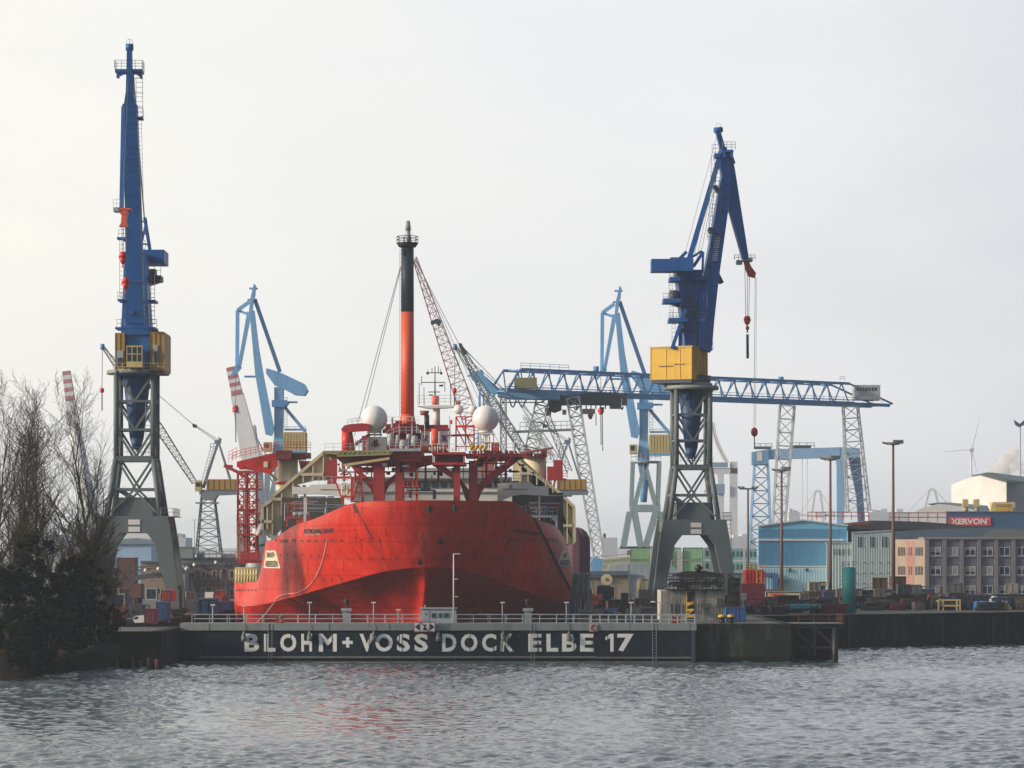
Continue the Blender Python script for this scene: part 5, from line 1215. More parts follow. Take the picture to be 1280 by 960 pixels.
m.pbox(543,568,579,578,441,6); m.pbox(582,567,655,571,441,10); m.pbox(597,571,612,577,443,4); part('turret_deck', m, DRED, SH)
m = MB()
for i in range(30):
    x = 584+rng.random()*66; m.pbox(x, 562.5+rng.random()*2, x+rng.uniform(1, 4), 567, 440+rng.random()*5, .5)
for i in range(16):
    x = 543+rng.random()*34; m.pbox(x, 568+rng.random()*5, x+rng.uniform(1, 4), 577, 440.2, .5)
part('deck_fitting', m, MC['oxide_red'], SH)
m = MB()
for i in range(4): m.tube(W(588+i*5.5,562,439.5), W(592+i*5.5,556.5,439.5), .25, n=8)
part('yellow_pipe', m, YEL, SH)
m = MB(); m.pbox(487,560.5,526,564,439.5,2); part('pale_walkway', m, LGREY, SH)
m = MB(); m.rail([W(487,560.5,439.5), W(526,560.5,439.5)], sp=.8, r=.045, h=1.15, rails=3); m.rail([W(484,547,442), W(500,542,442), W(523,542,442)], sp=1, r=.04, h=.9)
m.rail([W(584,562,439.8), W(652,564,439.8)], sp=1.2, r=.03, h=1.0); m.rail([W(406,563,440), W(460,562.5,440)], sp=1.2, r=.03, h=.9); part('platform_railing', m, LGREY, SH)
# white stair cage and red stairs to port
m = MB(); 
for a, b in ((418,582),(430,582),(418,600),(430,600)): pass
m.beam(W(416,597,442), W(440,597,442), .3); m.beam(W(418,598,442), W(428,624,442), .22); m.beam(W(440,598,442), W(440,628,442), .35); m.beam(W(428,624,442), W(440,610,442), .2); m.beam(W(428,623,442), W(428,631,442), .3); m.pbox(427,620,442,622,441.6,.6)
m.ladder(W(446,627,443), W(446,598,443), w=.8, r=.06); m.beam(W(441,627,443), W(449,600,443), .25); m.beam(W(451,600,443), W(454,628,443), .3); m.pbox(440,596,456,598,442.6,.8)
m.ladder(W(510,627,443), W(510,592,443), w=1.1, r=.06); m.pbox(504,607,524,608.5,441.5,1); m.pbox(504,616,524,617.5,441.5,1); m.beam(W(521,588,442), W(521,628,442), .3); m.rail([W(504,607,441.4), W(521,607,441.4)], sp=.6, r=.04, h=.7); part('access_stairs', m, RED, SH)
m = MB(); m.ladder(W(430.5,619,441), W(430.5,599,441), w=.75, r=.07, sp=.45); part('cage_ladder', m, CREAM, SH)
m = MB()
for i in range(20):
    x = 423+rng.random()*16; y = 578+rng.random()*14; m.tube(W(x,y,443), W(x+rng.uniform(-3,3),y+rng.uniform(1,4),443), .12, n=5)
part('hose_bundle', m, mat('dull_pinkish', (.42,.16,.14), .7), SH)
pb('red_locker', RED, (449,584,470,590,450,1)); pb('winch_house', DARK, (508,612,544,614,440,.6), (511,614,514,622,440,.5), (541,613,545,624,440,.5), (526,610,538,613,440,.6))
pb('deck_locker', WHITE, (503,581.5,511,583.5,441.4,.4), (478,579,484,583,441.4,.5))
# ---- deckhouse behind with logos and mast
m = MB(); m.pbox(484,541,527,563,452,8); part('deckhouse', m, mat('deckhouse_maroon', (.17,.016,.028), .6, var=.4, scale=.6), SH)
m = MB(); m.pbox(482,530,523,541,450,8); m.pbox(520,531,560,536,450,3); m.pbox(558,543,576,545.5,450,.6); m.pbox(526,556,560,565,450,6); m.pbox(494,526,502,531,450,2); m.pbox(505,529,514,531,449,2); part('roof_house', m, DRED, SH)
m = MB(); m.prism([(525.5,536),(561,534.5),(561,537),(525.5,538.5)], 449, 5); m.pbox(561,536,562,565,449,.4); part('logo_frame', m, DRED, SH)
for x0, x1, mt_ in ((526,537.3, DRED), (549,560.5, MC['mast_slate'])):
    m = MB(); m.pbox(x0, 538.6, x1, 557.5, 449.2, .3); lp = part('logo_panel', m, WHITE, SH)
    m = MB()
    def fn(u, v, x0=x0, x1=x1): return Vector((X_(x0+2.1+(x1-x0-4.2)*u+(.8*v), 449), 449.14, Z_(551.5-7.5*v, 449)))
    text_on(m, 'TK', fn, .06); part('logo', m, mat('logo_maroon', (.16,.02,.05), .6) if x0 < 530 else mat('logo_navy', (.05,.03,.09), .6), lp)
vcyl('exhaust_casing', ORANGE, 539, 548.3, 536, 565, 447)
pb('logo_base', ORANGE, (526,557.8,538,563,448.8,.6), (549,557.8,560.5,563,448.8,.6))
m = MB()
for x, y0, y1, r_ in ((488,544,557,.45),(518,547,557,.5),(504,553,560,.6),(497,545,556,.3),(511,544,549,.35)): m.tube(W(x,y1,444), W(x,y0,444), r_, n=12); m.sphere(W(x,y0,444), r_, 10, 6, .6)
part('gas_bottle', m, mat('bottle_grey', (.4,.4,.42), .4), SH)
# main mast
YM = 456; m = MB(); xs = X_(509.3, YM)
m.tube((xs,YM,Z_(531,YM)), (xs,YM,Z_(518,YM)), 1.25, .95, n=28); m.tube((xs,YM,Z_(518,YM)), (xs,YM,Z_(390,YM)), .95, .92, n=28); mast = part('mast', m, ORANGE, SH)
m = MB(); m.tube((xs,YM,Z_(389.9,YM)), (xs,YM,Z_(308,YM)), .92, .9, n=28); part('upper_mast', m, MASTGREY, mast)
m = MB(); m.tube((xs,YM,Z_(309,YM)), (xs,YM,Z_(305,YM)), 1.2, 1.5, n=20); m.tube((xs,YM,Z_(305,YM)), (xs,YM,Z_(303.5,YM)), 1.55, n=20); m.pbox(516,296,522,305,YM-.8,1.6) if False else None; part('mast_platform', m, BLACK, mast)
m = MB(); zz = Z_(303.5,YM); c8 = [Vector((xs+1.5*math.cos(a*math.pi/5), YM+1.5*math.sin(a*math.pi/5), zz)) for a in range(11)]; m.rail(c8, h=.9, sp=.9, r=.05); part('mast_railing', m, DARK, mast)
m = MB(); m.tube((xs+.15,YM,Z_(303,YM)), (xs+.15,YM,Z_(288,YM)), .3, .22, n=12); m.tube((xs+.1,YM,Z_(288,YM)), (xs+.1,YM,Z_(278,YM)), .38, .3, n=12); m.sphere((xs+.1,YM,Z_(278,YM)), .3, 12, 6)
for k in range(5): z = Z_(284+k*3,YM); m.tube((xs-.35,YM,z), (xs+.6,YM,z), .05)
part('mast_top', m, mat('mast_top_grey', (.33,.33,.33), .6), mast)
m = MB(); m.ladder((xs-.95,YM-.2,Z_(520,YM)), (xs-.92,YM-.2,Z_(312,YM)), w=.3, r=.03); m.beam((xs-.5,YM-.95,Z_(320,YM)), (xs-.5,YM-.93,Z_(312,YM)), .2); part('mast_ladder', m, DARK, mast)
m = MB()
for a, b in (((500.5,333),(443,545)), ((501,335),(450,538)), ((518,322),(630,540)), ((517,325),(600,520))): m.tube(W(*a,YM), W(*b,YM), .045)
part('mast_stay', m, WIRE, SH)
# radar mast
YR2 = 452; m = MB(); x5 = X_(545.5, YR2); m.tube((x5,YR2,Z_(536,YR2)), (x5,YR2,Z_(510,YR2)), .55, .5, n=14); m.prism([(522,507.5),(573,506),(573,508.5),(556,510),(535,510.5)], YR2-1.2, 2.4); rm = part('radar_mast', m, WHITE, SH)
m = MB(); m.tube((x5-.1,YR2,Z_(506,YR2)), (x5-.1,YR2,Z_(495,YR2)), .5, n=14); part('orange_drum', m, ORANGE, rm)
m = MB(); m.tube((x5-.2,YR2,Z_(495,YR2)), (x5-.2,YR2,Z_(458,YR2)), .12, .06, n=6)
for y, a, b in ((466,534,552),(478,527,556),(490,535,550)): m.beam(W(a,y,YR2), W(b,y,YR2), .12)
for x, y0, y1 in ((535,462,468),(540,460,466),(548,458,466),(551,461,467),(527,470,482),(524,478,506),(556,478,490),(553,480,483),(570,492,506),(563,480,506),(530,484,506)): m.tube(W(x,y1,YR2), W(x,y0,YR2), .05)
m.pbox(533,465,536,468,YR2-.2,.4); m.pbox(550,465,553,468,YR2-.2,.4); m.pbox(549,481,554,483,YR2-.2,.4); m.pbox(536,493,541,494.5,YR2-.2,.4); part('aerials', m, DARK, rm)
m = MB(); m.rail([W(522,507,YR2-1.1), W(573,506,YR2-1.1)], sp=.9, r=.03, h=1.4, rails=3); part('mast_railing', m, LGREY, rm)
m = MB(); m.tube(W(533.5,536,450), W(533.5,519,450), .36, n=14); sk = part('exhaust_stack', m, BLACK, SH); m = MB(); m.tube(W(530.5,519,450), W(530.5,513.5,450), .55, .68, n=14); part('stack_top', m, mat('stack_rust', (.28,.07,.045), .7), sk)
# radomes
def radome(px, py, r_px, Y, name='radome'):
    m = MB(); r_ = r_px/4000*Y; m.sphere(W(px, py, Y), r_, 36, 22, 1.0, .86); return part(name, m, mat('radome_white', (.78,.77,.74), .35, var=.03, streak=.15, streak_col=(.6,.56,.48)), SH)
radome(467.7, 523.3, 16.6, 447); radome(607, 523.3, 16.6, 447); radome(573.3, 512, 6.2, 450); radome(591.5, 513, 6.2, 456)
m = MB(); m.tube(W(467.5,541,447), W(467.5,538,447), 1.05, n=16); m.pbox(460,546,483,563,446,3); m.pbox(461,542,477,544,446.2,2); 
for x in (461,468,475): m.pbox(x,541,x+1,547,446.2,.3)
part('radome_base', m, WHITE, SH)
m = MB()
for i in range(9): x = 463+rng.random()*14; m.pbox(x, 549+rng.random()*7, x+2.2, 554+rng.random()*5, 445.9, .08)
part('base_equipment', m, mat('muted_red', (.35,.10,.10), .7), SH)
m = MB(); m.tube(W(607,541,447), W(607,538.5,447), 1.0, n=16)
for x in (600.5,606,611,616.5): m.tube(W(x,541,446.3), W(x,565,446.3), .13, n=6)
m.pbox(599.5,541,617.5,542.5,446,2); m.pbox(600,552,614,553,446,1.6); m.pbox(606,544,611,563,447,1); part('radome_base', m, WHITE, SH)
pb('red_cabinet', DRED, (614,553,624,564,446,1.6))
# lattice for the small domes
m = MB()
for a, b in ((570,592.5),):
    for x in (570,582,592.5):
        for dy in (0, 3): m.tube(W(x,564,450+dy), W(x,521,450+dy), .11, n=5)
    for y in (521,533,544,558):
        for dy in (0, 3): m.beam(W(570,y,450+dy), W(592.5,y,450+dy), .3 if y in (533,544) else .15)
    m.tube(W(570,521,450), W(592,558,450), .09); m.tube(W(570,533,450), W(583,560,450), .09); m.tube(W(592,521,450), W(582,533,450), .08)
m.tube(W(573.3,505.5,450), W(573.3,501,450), .28, n=8); m.tube(W(562,549,450), W(562,520,450), .04); m.tube(W(564,530,450), W(564,525,450), .2, n=6); part('dome_tower', m, RED, SH)
# small red crane to port
vcyl('knuckle_crane_column', RED, 427, 440, 537, 564, 444); 
m = MB(); m.prism([(426,537),(430,532),(438,530),(453,529),(462,530),(462,538),(440,539.5),(432,541)], 444, 1.8); m.prism([(478,537),(492,529),(500,528),(500,535),(487,541),(478,541)], 446, 1.4); m.beam(W(444,556,445), W(462,543,445), .45); m.beam(W(456,545,445), W(456,563,445), .8); m.prism([(440,540),(444,563),(437,563)], 444.5, 1.2); part('knuckle_crane_arm', m, DRED, SH)
m = MB(); m.rail([W(434,531,444), W(452,527.5,444)], sp=.7, r=.04, h=.7); m.rail([W(444,563,443.6), W(458,563,443.6)], sp=.5, r=.05, h=1.4); m.tube(W(490,535,443), W(490,522,443), .18, n=6); m.tube(W(521,541,443), W(521,531,443), .1, n=6); m.tube(W(643,565,445), W(643,553,445), .2, n=6); m.tube(W(658,566,470), W(658,560,470), .1); part('small_aerials', m, LGREY, SH)

# denser framing, pipes and rails on the bow platform
rr_ = random.Random(44)
m = MB()
for i in range(38):
    x = rr_.uniform(424, 650); y = rr_.uniform(572, 598); Y = rr_.uniform(446, 455)
    if rr_.random() < .5: m.tube(W(x,y,Y), W(x+rr_.uniform(4, 14),y,Y), rr_.uniform(.06, .14), n=5)
    else: m.tube(W(x,y,Y), W(x,y+rr_.uniform(5, 20),Y), rr_.uniform(.06, .12), n=5)
for x in (430, 444, 520, 532, 548, 608, 620, 632): m.tube(W(x,574,448), W(x,602,448), .16, n=6)
for y in (580, 590): m.tube(W(428,y,449), W(640,y-1,449), .1, n=5)
part('platform_pipework', m, MC['oxide_red'], SH)
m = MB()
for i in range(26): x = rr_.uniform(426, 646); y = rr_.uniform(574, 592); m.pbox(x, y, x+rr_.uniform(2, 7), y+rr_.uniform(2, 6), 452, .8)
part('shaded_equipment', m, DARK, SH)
m = MB()
for i in range(14): x = rr_.uniform(500, 640); y = rr_.uniform(558, 561.5); m.pbox(x, y, x+rr_.uniform(1, 2.6), 563.5, 441, .5)
part('white_fitting', m, WHITE, SH); m = MB()
for x in (499, 515, 531, 563): m.tube(W(x,548,446), W(x,530,446), .06, n=4)
m.rail([W(540,565,439), W(582,565,439)], sp=.8, r=.04, h=1.1); m.rail([W(484,530,449.8), W(523,530,449.8)], sp=.9, r=.04, h=1.0); m.rail([W(460,542,446), W(482,542,446)], sp=.8, r=.035, h=1.0)
part('upper_railing', m, WHITE, SH)
m = MB()
for k in range(6): m.beam(W(592+k*9,566,440.5), W(597+k*9,574,440.8), .14)
for x in (600, 612, 624, 640): m.tube(W(x,571,440.6), W(x-8,582,441), .09, n=5)
m.rail([W(597,578,442), W(640,574,442)], sp=.9, r=.05, h=.9); m.beam(W(655,566,441), W(690,560,470), .3); part('platform_trusswork', m, RED, SH)
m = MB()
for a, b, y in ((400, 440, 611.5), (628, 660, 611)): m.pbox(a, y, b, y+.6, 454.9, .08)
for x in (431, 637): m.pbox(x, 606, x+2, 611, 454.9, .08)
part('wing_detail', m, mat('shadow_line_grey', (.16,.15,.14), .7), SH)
# ================================================================ buildings
def ribs(m, px0, px1, py0, py1, Y, step, w_=.35, d=.12):
    n = max(1, int((px1-px0)/step))
    for i in range(n+1):
        px = px0+(px1-px0)*i/n; m.pbox(px-w_/2, py0, px+w_/2, py1, Y-d, d-.01)
def gpy(Y, z=GZ): return 695-(z-CAMZ)*4000/Y
def building(name, px0, px1, Y, label, cat='building', z=GZ, group=None): return thing(name, (X_((px0+px1)/2, Y), Y, z), label, cat, group)
def window(t, px0, py0, px1, py1, Y, frame=LGREY, glass=GLASS, split=1, blind=None):
    m = MB(); f = .1; x0, x1, z0, z1 = X_(px0,Y), X_(px1,Y), Z_(py1,Y), Z_(py0,Y)
    m.box((x0,Y-.1,z0), (x0+f,Y-.01,z1)); m.box((x1-f,Y-.1,z0), (x1,Y-.01,z1)); m.box((x0+f,Y-.1,z1-f), (x1-f,Y-.01,z1)); m.box((x0+f,Y-.1,z0), (x1-f,Y-.01,z0+f))
    for k in range(1, split+1): xx = x0+(x1-x0)*k/(split+1); m.box((xx-f/2,Y-.095,z0+f), (xx+f/2,Y-.012,z1-f))
    w_ = part('window', m, frame, t); m = MB(); m.box((x0+f,Y-.05,z0+f), (x1-f,Y-.02,z1-f)); part('pane', m, glass, w_)
    if blind: m = MB(); m.box((x0+f,Y-.06,z1-f-(z1-z0)*blind), (x1-f,Y-.052,z1-f)); part('blind', m, mat('blind_grey', (.22,.22,.22), .8), w_)
    return w_

# blue hall
Y = 680; gb = gpy(Y)
t = building('workshop_hall', 948, 1059, Y, 'big blue corrugated hall with shallow gable and white bands')
m = MB(); m.skew([(948,gb),(948,657.5),(1003,650),(1059,657),(1059,gb)], Y, 60); part('wall', m, HALLB, t)
m = MB(); ribs(m, 949, 1058, 661, 673, Y, 2.9); ribs(m, 949, 1058, 676.5, 707, Y, 2.9); part('cladding_ribs', m, mat('hall_rib_blue', (.06,.24,.42), .55), t)
m = MB(); m.pbox(948,709,1059,gb,Y-.15,.14); part('lower_cladding', m, HALLP, t)
m = MB(); ribs(m, 949, 1058, 711, gb-.2, Y-.15, 3.6); part('lower_ribs', m, mat('hall_rib_pale', (.28,.48,.56), .55), t)
m = MB(); m.pbox(948,673.5,1054,676,Y-.4,.39); m.pbox(948,707.2,1059,708.8,Y-.4,.39); m.beam(W(947,657.4,Y-.3), W(1003,649.9,Y-.3), .3, .5); m.beam(W(1003,649.9,Y-.3), W(1060,656.8,Y-.3), .3, .5); part('white_band', m, mat('band_white', (.48,.52,.54), .6, streak=.3), t)
m = MB(); m.prism([(1059.2,657.5),(1059.2,661),(1240,663),(1240,658.5),(1180,655.5),(1120,652)], Y+45, 40); m.prism([(1003,650),(1059,656.5),(1062,652),(1120,651.5),(1010,647.5)], Y+20, 1) if False else None
m.add([W(948,657,Y)+Vector((0,0,.1)), W(1003,649.6,Y)+Vector((0,0,.1)), Vector((X_(1003,Y+60), Y+60, Z_(649.6,Y)+.1)), Vector((X_(948,Y+60), Y+60, Z_(657,Y)+.1))], [(0,1,2,3)])
m.add([W(1003,649.6,Y)+Vector((0,0,.1)), W(1059.5,656.6,Y)+Vector((0,0,.1)), Vector((X_(1059.5,Y+60), Y+60, Z_(656.6,Y)+.1)), Vector((X_(1003,Y+60), Y+60, Z_(649.6,Y)+.1))], [(0,1,2,3)]); part('roof', m, ROOFD, t)
m = MB(); m.pbox(986,710.5,989,715,Y-.6,.3); m.pbox(1007,710.5,1010,714,Y-.6,.3); part('wall_lamp', m, DARK, t)
m = MB(); m.pbox(972,724,988,726.5,Y-3,3); m.pbox(966,719,972,739,Y-3.2,3); m.pbox(956,716,970,720,Y-3.1,3); part('loading_canopy', m, mat('canopy_blue', (.03,.12,.26), .6), t)
# long low roof behind the hall with red rails
Y = 735; t = building('workshop_hall', 1059, 1190, Y, 'long low dark roofed workshop with red rooftop railings behind the grey halls')
m = MB(); m.skew([(1060,gpy(Y)),(1060,659),(1200,659),(1200,gpy(Y))], Y, 60); part('wall', m, SLATE, t)
m = MB(); m.prism([(1056,661),(1056,655),(1090,650.5),(1150,652),(1192,655),(1192,660)], Y-3, 66); part('roof', m, ROOFD, t)
m = MB(); m.rail([W(1010,650,Y), W(1086,650,Y)], sp=2, r=.11, h=1.8); m.rail([W(1112,652,Y), W(1184,652,Y)], sp=2.2, r=.11, h=2.0); part('roof_railing', m, DRED, t)
m = MB(); m.pbox(1064,653,1086,656,Y-4,1); part('roof_hatch', m, mat('dull_red', ()), t)
# stepped grey-green hall
Y = 672; gb = gpy(Y); t = building('storage_hall', 1035, 1117, Y, 'stepped pale grey green hall with tall slit windows')
m = MB(); m.skew([(1033,gb),(1033,679),(1065,679),(1065,gb)],Y,30); m.skew([(1065,gb),(1065,666),(1117.5,663),(1117.5,gb)], Y-1, 40); part('wall', m, HALLG, t)
m = MB(); ribs(m, 1034, 1064, 680, gb, Y, 3.4, .3, .1); ribs(m, 1066, 1117, 667, gb, Y-1, 3.0, .3, .1); part('cladding_ribs', m, mat('rib_grey_green', (.40,.50,.50), .6), t)
for i, x in enumerate((1072,1076,1088,1091,1103,1107)):
    m = MB(); m.pbox(x,671,x+1.4,684,Y-1.2,.08); part('slit_window', m, GLASS, t)
for i, x in enumerate((1042,1048,1054,1060)):
    m = MB(); m.pbox(x,686,x+1.2,694,Y-.2,.08); part('slit_window', m, GLASS, t)
m = MB(); m.pbox(1032.5,677.8,1065.2,679.2,Y-.25,2); m.beam(W(1064.7,665.8,Y-1.2), W(1118,662.7,Y-1.2), .25, .3); part('parapet', m, LGREY, t)
m = MB()
for i in range(5):
    for y in (703,716,729): m.pbox(1069+i*10,y,1072+i*10,y+.8,Y-1.3,.1)
part('vent_slots', m, DARK, t)
# office
Y = 660; gb = gpy(Y); t = building('office_building', 1156, 1300, Y, 'three storey grey panel office with sandstone gable end and rows of windows')
XL = X_(1156, Y); XLb = X_(1119.5, Y+60)
m = MB(); m.box((XL, Y, GZ), (X_(1330,Y), Y+16, Z_(674,Y))); part('wall', m, OFFG, t)
# gable end is a wall running back from the corner
pA = Vector((XL, Y, 0)); pB = Vector((X_(1119.5, 668), 668.5, 0)); dA = (pB-pA).normalized(); nA = Vector((dA.y, -dA.x, 0)); nA = nA if nA.y < 0 else -nA; LA = (pB-pA).length
def gw(m, u0, u1, z0, z1, off, th):
    ps = [pA+dA*u0+nA*off, pA+dA*u1+nA*off, pA+dA*u1+nA*(off+th), pA+dA*u0+nA*(off+th)]
    vs = [(p.x, p.y, z0) for p in ps]+[(p.x, p.y, z1) for p in ps]; m.add(vs, [(0,3,2,1),(4,5,6,7),(0,1,5,4),(1,2,6,5),(2,3,7,6),(3,0,4,7)]); return m
zt_ = Z_(674, Y)
m = MB(); gw(m, .02, LA, GZ, zt_, -1, 1); part('gable_wall', m, OFFP, t)
m = MB(); gw(m, LA*.36, LA*.62, GZ, zt_-.3, .002, .06); part('pink_panel', m, OFFPK, t)
for r_ in range(3):
    za = Z_(694.5+24*r_, Y); zb_ = Z_(684+24*r_, Y)
    for u0, u1 in ((.07,.13),(.16,.22),(.25,.31),(.42,.46),(.5,.54),(.66,.72),(.75,.81),(.84,.9)):
        m = MB(); gw(m, LA*u0, LA*u1, za, zb_, .07, .05); part('gable_window', m, mat('gable_pane', (.10,.08,.09), .3), t)  # gable panes in one dull, even colour
m = MB()
for i in range(8): m.pbox(1157+i*21.6, 674.5, 1161.5+i*21.6, gb, Y-.45, .44)
part('pilaster', m, OFFL, t)
m = MB(); m.box((XL-.3, Y-.6, zt_+.003), (X_(1330,Y), Y+17, zt_+.45)); gw(m, -.1, LA+.3, zt_+.004, zt_+.4, -1.2, 1.5) if False else None; part('roof_edge', m, mat('roof_edge_grey', (.2,.2,.21), .7), t)
m = MB(); m.prism([(1117,674),(1117,664),(1180,661),(1330,657),(1330,673.3),(1156,673.3)], Y+9, 1); m.prism([(1222,673),(1240,661),(1330,660),(1330,673)], Y+8.6, .3) if False else None; part('roof', m, SLATE, t)
m = MB(); m.prism([(1226,673),(1243,662),(1330,661),(1330,673)], Y+8.3, .6); part('roof_dormer', m, mat('dormer_grey', (.13,.14,.14), .7), t)
rg = random.Random(9)
for r_ in range(3):
    for i in range(7):
        x = 1162.6+i*21.6; window(t, x, 684+24*r_, x+13.4, 694.5+24*r_, Y, frame=mat('window_frame_pale', (.52,.54,.60), .6), glass=OGLASS, split=1, blind=rg.choice((None, None, .3, .55, .9)))
m = MB()
for r_ in range(3): m.pbox(1161.6, 695+24*r_, 1320, 696.2+24*r_, Y-.3, .29)
part('window_sill', m, mat('sill_grey', (.22,.22,.25), .7), t)
# blue company building with red sign
Y = 900; t = building('company_building', 1183, 1330, Y, 'dark blue company building with red and white sign, behind the office')
m = MB(); m.skew([(1183,640),(1340,640),(1340,gpy(Y)),(1183,gpy(Y))],Y,40); part('wall', m, mat('company_blue', (.022,.08,.20), .6), t)
m = MB(); m.pbox(1182.5,639.2,1340,640.2,Y-.3,2); part('parapet', m, SLATE, t)
m = MB(); m.pbox(1186,646,1238.5,657,Y-.35,.3); sg = part('sign', m, mat('sign_crimson', (.62,.03,.05), .5), t)
m = MB()
def fn(u, v): return Vector((X_(1188.5+45*u, Y-.4), Y-.4, Z_(655.5-7.6*v, Y-.4)))
text_on(m, 'XERVON', fn, .04); m.pbox(1234.6,648,1236,649.4,Y-.42,.06); part('sign_lettering', m, WHITE, sg)
for x in (1207, 1221):
    t = thing('roof_vent', (X_(x,905), 905, Z_(640,905)), 'yellow mushroom roof vent on the blue company building, the one nearer the '+('red sign start' if x < 1210 else 'yellow plant box'), 'vent', 'yellow roof vents')
    m = MB(); c = W(x, 640, 905); m.tube(c, W(x,633,905), .8, n=12); part('duct', m, mat('vent_beige', (.4,.36,.24), .6), t); m = MB(); m.pbox(x-4,632,x+4,633.5,904,2); m.pbox(x-3.4,624,x+3.4,632,904.1,1.8); part('cowl', m, PALEYEL, t)
t = thing('rooftop_plant', (X_(1255,905), 905, Z_(640,905)), 'yellow rooftop plant box with dark louvres', 'plant box')
m = MB(); m.pbox(1241,627.5,1269,640,905,6); part('casing', m, PALEYEL, t); m = MB(); m.pbox(1245,630,1263,633,904.8,.2); part('louvre', m, OCH, t)
m = MB(); m.pbox(1244,634,1266,639,904.7,.3); part('panel', m, YEL, t)
# sheeted white buildings and domed one behind
Y = 1100; t = building('sheeted_shed', 1189, 1271, Y, 'big pale shed wrapped in crinkled white sheeting with slate blue roof')
m = MB(); P_ = [(1190,gpy(Y)),(1189,606),(1212,597),(1234,592.5),(1258,597),(1258,gpy(Y))]; F_ = [W(px, py, Y+6-(px-1189)*.22) for px, py in P_]; n_ = len(F_); Bk = [Vector((p.x+6, p.y+34, p.z)) for p in F_]
m.add(F_+Bk, [tuple(reversed(range(n_))), tuple(range(n_, 2*n_))]+[(i, (i+1) % n_, n_+(i+1) % n_, n_+i) for i in range(n_)]); part('wall', m, PLAST, t)
m = MB(); m.pbox(1258.2,600,1290,gpy(Y),Y+6,20); part('side_wall', m, mat('pale_violet_sheet', (.42,.43,.50), .7), t)
m = MB(); m.prism([(1234,590.5),(1240,590.5),(1290,597),(1290,603),(1271,601),(1256,598)], Y-26, 40); part('roof', m, mat('pale_slate', (.16,.24,.30), .7), t)
Y = 1000; t = building('low_sheeted_shed', 1140, 1210, Y, 'low white sheeted shed with curved roof behind the railings')
m = MB(); m.skew([(1138,gpy(Y)),(1138,643),(1150,636),(1174,629.5),(1200,633),(1230,640),(1230,gpy(Y))], Y, 20); part('wall', m, PLAST, t)
m = MB(); m.prism([(1174,628),(1186,628),(1234,632),(1240,642),(1214,640),(1196,634)], Y+1, 30); part('roof', m, MC['pale_slate'], t)
Y = 1200; m = MB(); rs = random.Random(4)
for i in range(34):
    px = 1241+rs.random()*60; c = W(px, 591-rs.random()*(9+min(16, (px-1241)*.7)), Y+rs.uniform(-8, 8)); m.sphere(c, rs.uniform(1.4, 3.6), 14, 9, .8)
STM = bpy.data.materials.new('steam_vapour'); STM.use_nodes = True; nn = STM.node_tree; nn.nodes.clear(); oo = nn.nodes.new('ShaderNodeOutputMaterial'); vv = nn.nodes.new('ShaderNodeVolumePrincipled')
vv.inputs['Color'].default_value = (.97,.97,.97,1); vv.inputs['Density'].default_value = .8; vv.inputs['Anisotropy'].default_value = .0
_t = nn.nodes.new('ShaderNodeTexCoord'); _n = nn.nodes.new('ShaderNodeTexNoise'); _n.inputs['Scale'].default_value = .5; _n.inputs['Detail'].default_value = 5; nn.links.new(_t.outputs['Object'], _n.inputs['Vector'])
_r = nn.nodes.new('ShaderNodeMapRange'); _r.inputs[1].default_value = .38; _r.inputs[2].default_value = .62; _r.inputs[4].default_value = .55; nn.links.new(_n.outputs['Fac'], _r.inputs[0]); nn.links.new(_r.outputs[0], vv.inputs['Density']); nn.links.new(vv.outputs[0], oo.inputs['Volume'])
solo('steam', m, STM, None, kind='stuff')
Y = 1150; t = thing('radio_mast', (X_(1275,Y), Y, GZ), 'thin mast with dark floodlight head in front of the white steam', 'mast')
m = MB(); m.tube((X_(1275,Y),Y,GZ), W(1275,532,Y), .4, .3, n=6); part('pole', m, FAR, t); m = MB(); m.prism([(1268,525),(1275,530),(1282,524),(1282,530),(1275,534),(1270,531)], Y-1, 2); part('floodlight_head', m, MASTGREY, t)

# container offices in green and sage, between crane and blue hall
def container(name, px0, px1, py0, py1, Y, mt, label, d=2.6, group=None, rib=True, doors=False, cat='container', wins=0):
    z = Z_(py1, Y); t = thing(name, (X_((px0+px1)/2, Y), Y+d/2, z), label, cat, group)
    m = MB(); m.skew([(px0, py0), (px1, py0), (px1, py1), (px0, py1)], Y, d) if Y > 700 else m.pbox(px0, py0, px1, py1, Y, d)
    if rib:
        n = max(3, int((px1-px0)*Y/4000/.6)); 
        for i in range(n): px = px0+(px1-px0)*(i+.5)/n; m.pbox(px-(px1-px0)/n*.22, py0+.4, px+(px1-px0)/n*.22, py1-.4, Y-.06, .055)
    part('body', m, mt, t)
    m = MB(); f = .16*4000/Y
    m.pbox(px0-.01, py0, px0+f, py1, Y-.09, .085); m.pbox(px1-f, py0, px1+.01, py1, Y-.09, .085); m.pbox(px0+f, py0-.05, px1-f, py0+f, Y-.09, .085); m.pbox(px0+f, py1-f, px1-f, py1, Y-.09, .085)
    part('corner_frame', m, MASTGREY if not wins else LGREY, t)
    if doors:
        m = MB()
        for k in (.25, .42, .58, .75): px = px0+(px1-px0)*k; m.pbox(px-.15, py0+f, px+.15, py1-f, Y-.13, .04)
        part('door_bars', m, STEEL, t)
    for k in range(wins):
        px = px0+(px1-px0)*(k+.5)/wins; m = MB(); hw = (px1-px0)/wins*.2; m.pbox(px-hw, py0+(py1-py0)*.25, px+hw, py0+(py1-py0)*.7, Y-.14, .06); part('window', m, GLASS, t)
    return t
Y = 740
t = building('warehouse', 730, 870, 760, 'long cream warehouse with thin rail on its roof beside the green containers')
m = MB(); m.prism([(728,gpy(760)),(728,708),(748,699),(800,694),(870,694),(870,gpy(760))], 760, 30); part('wall', m, mat('cream_hall', (.50,.50,.34), .7), t)
m = MB(); m.beam(W(736,697,759), W(788,692,759), .2); m.beam(W(728,703,759), W(788,703,759), .15); part('roof_rail', m, LGREY, t)
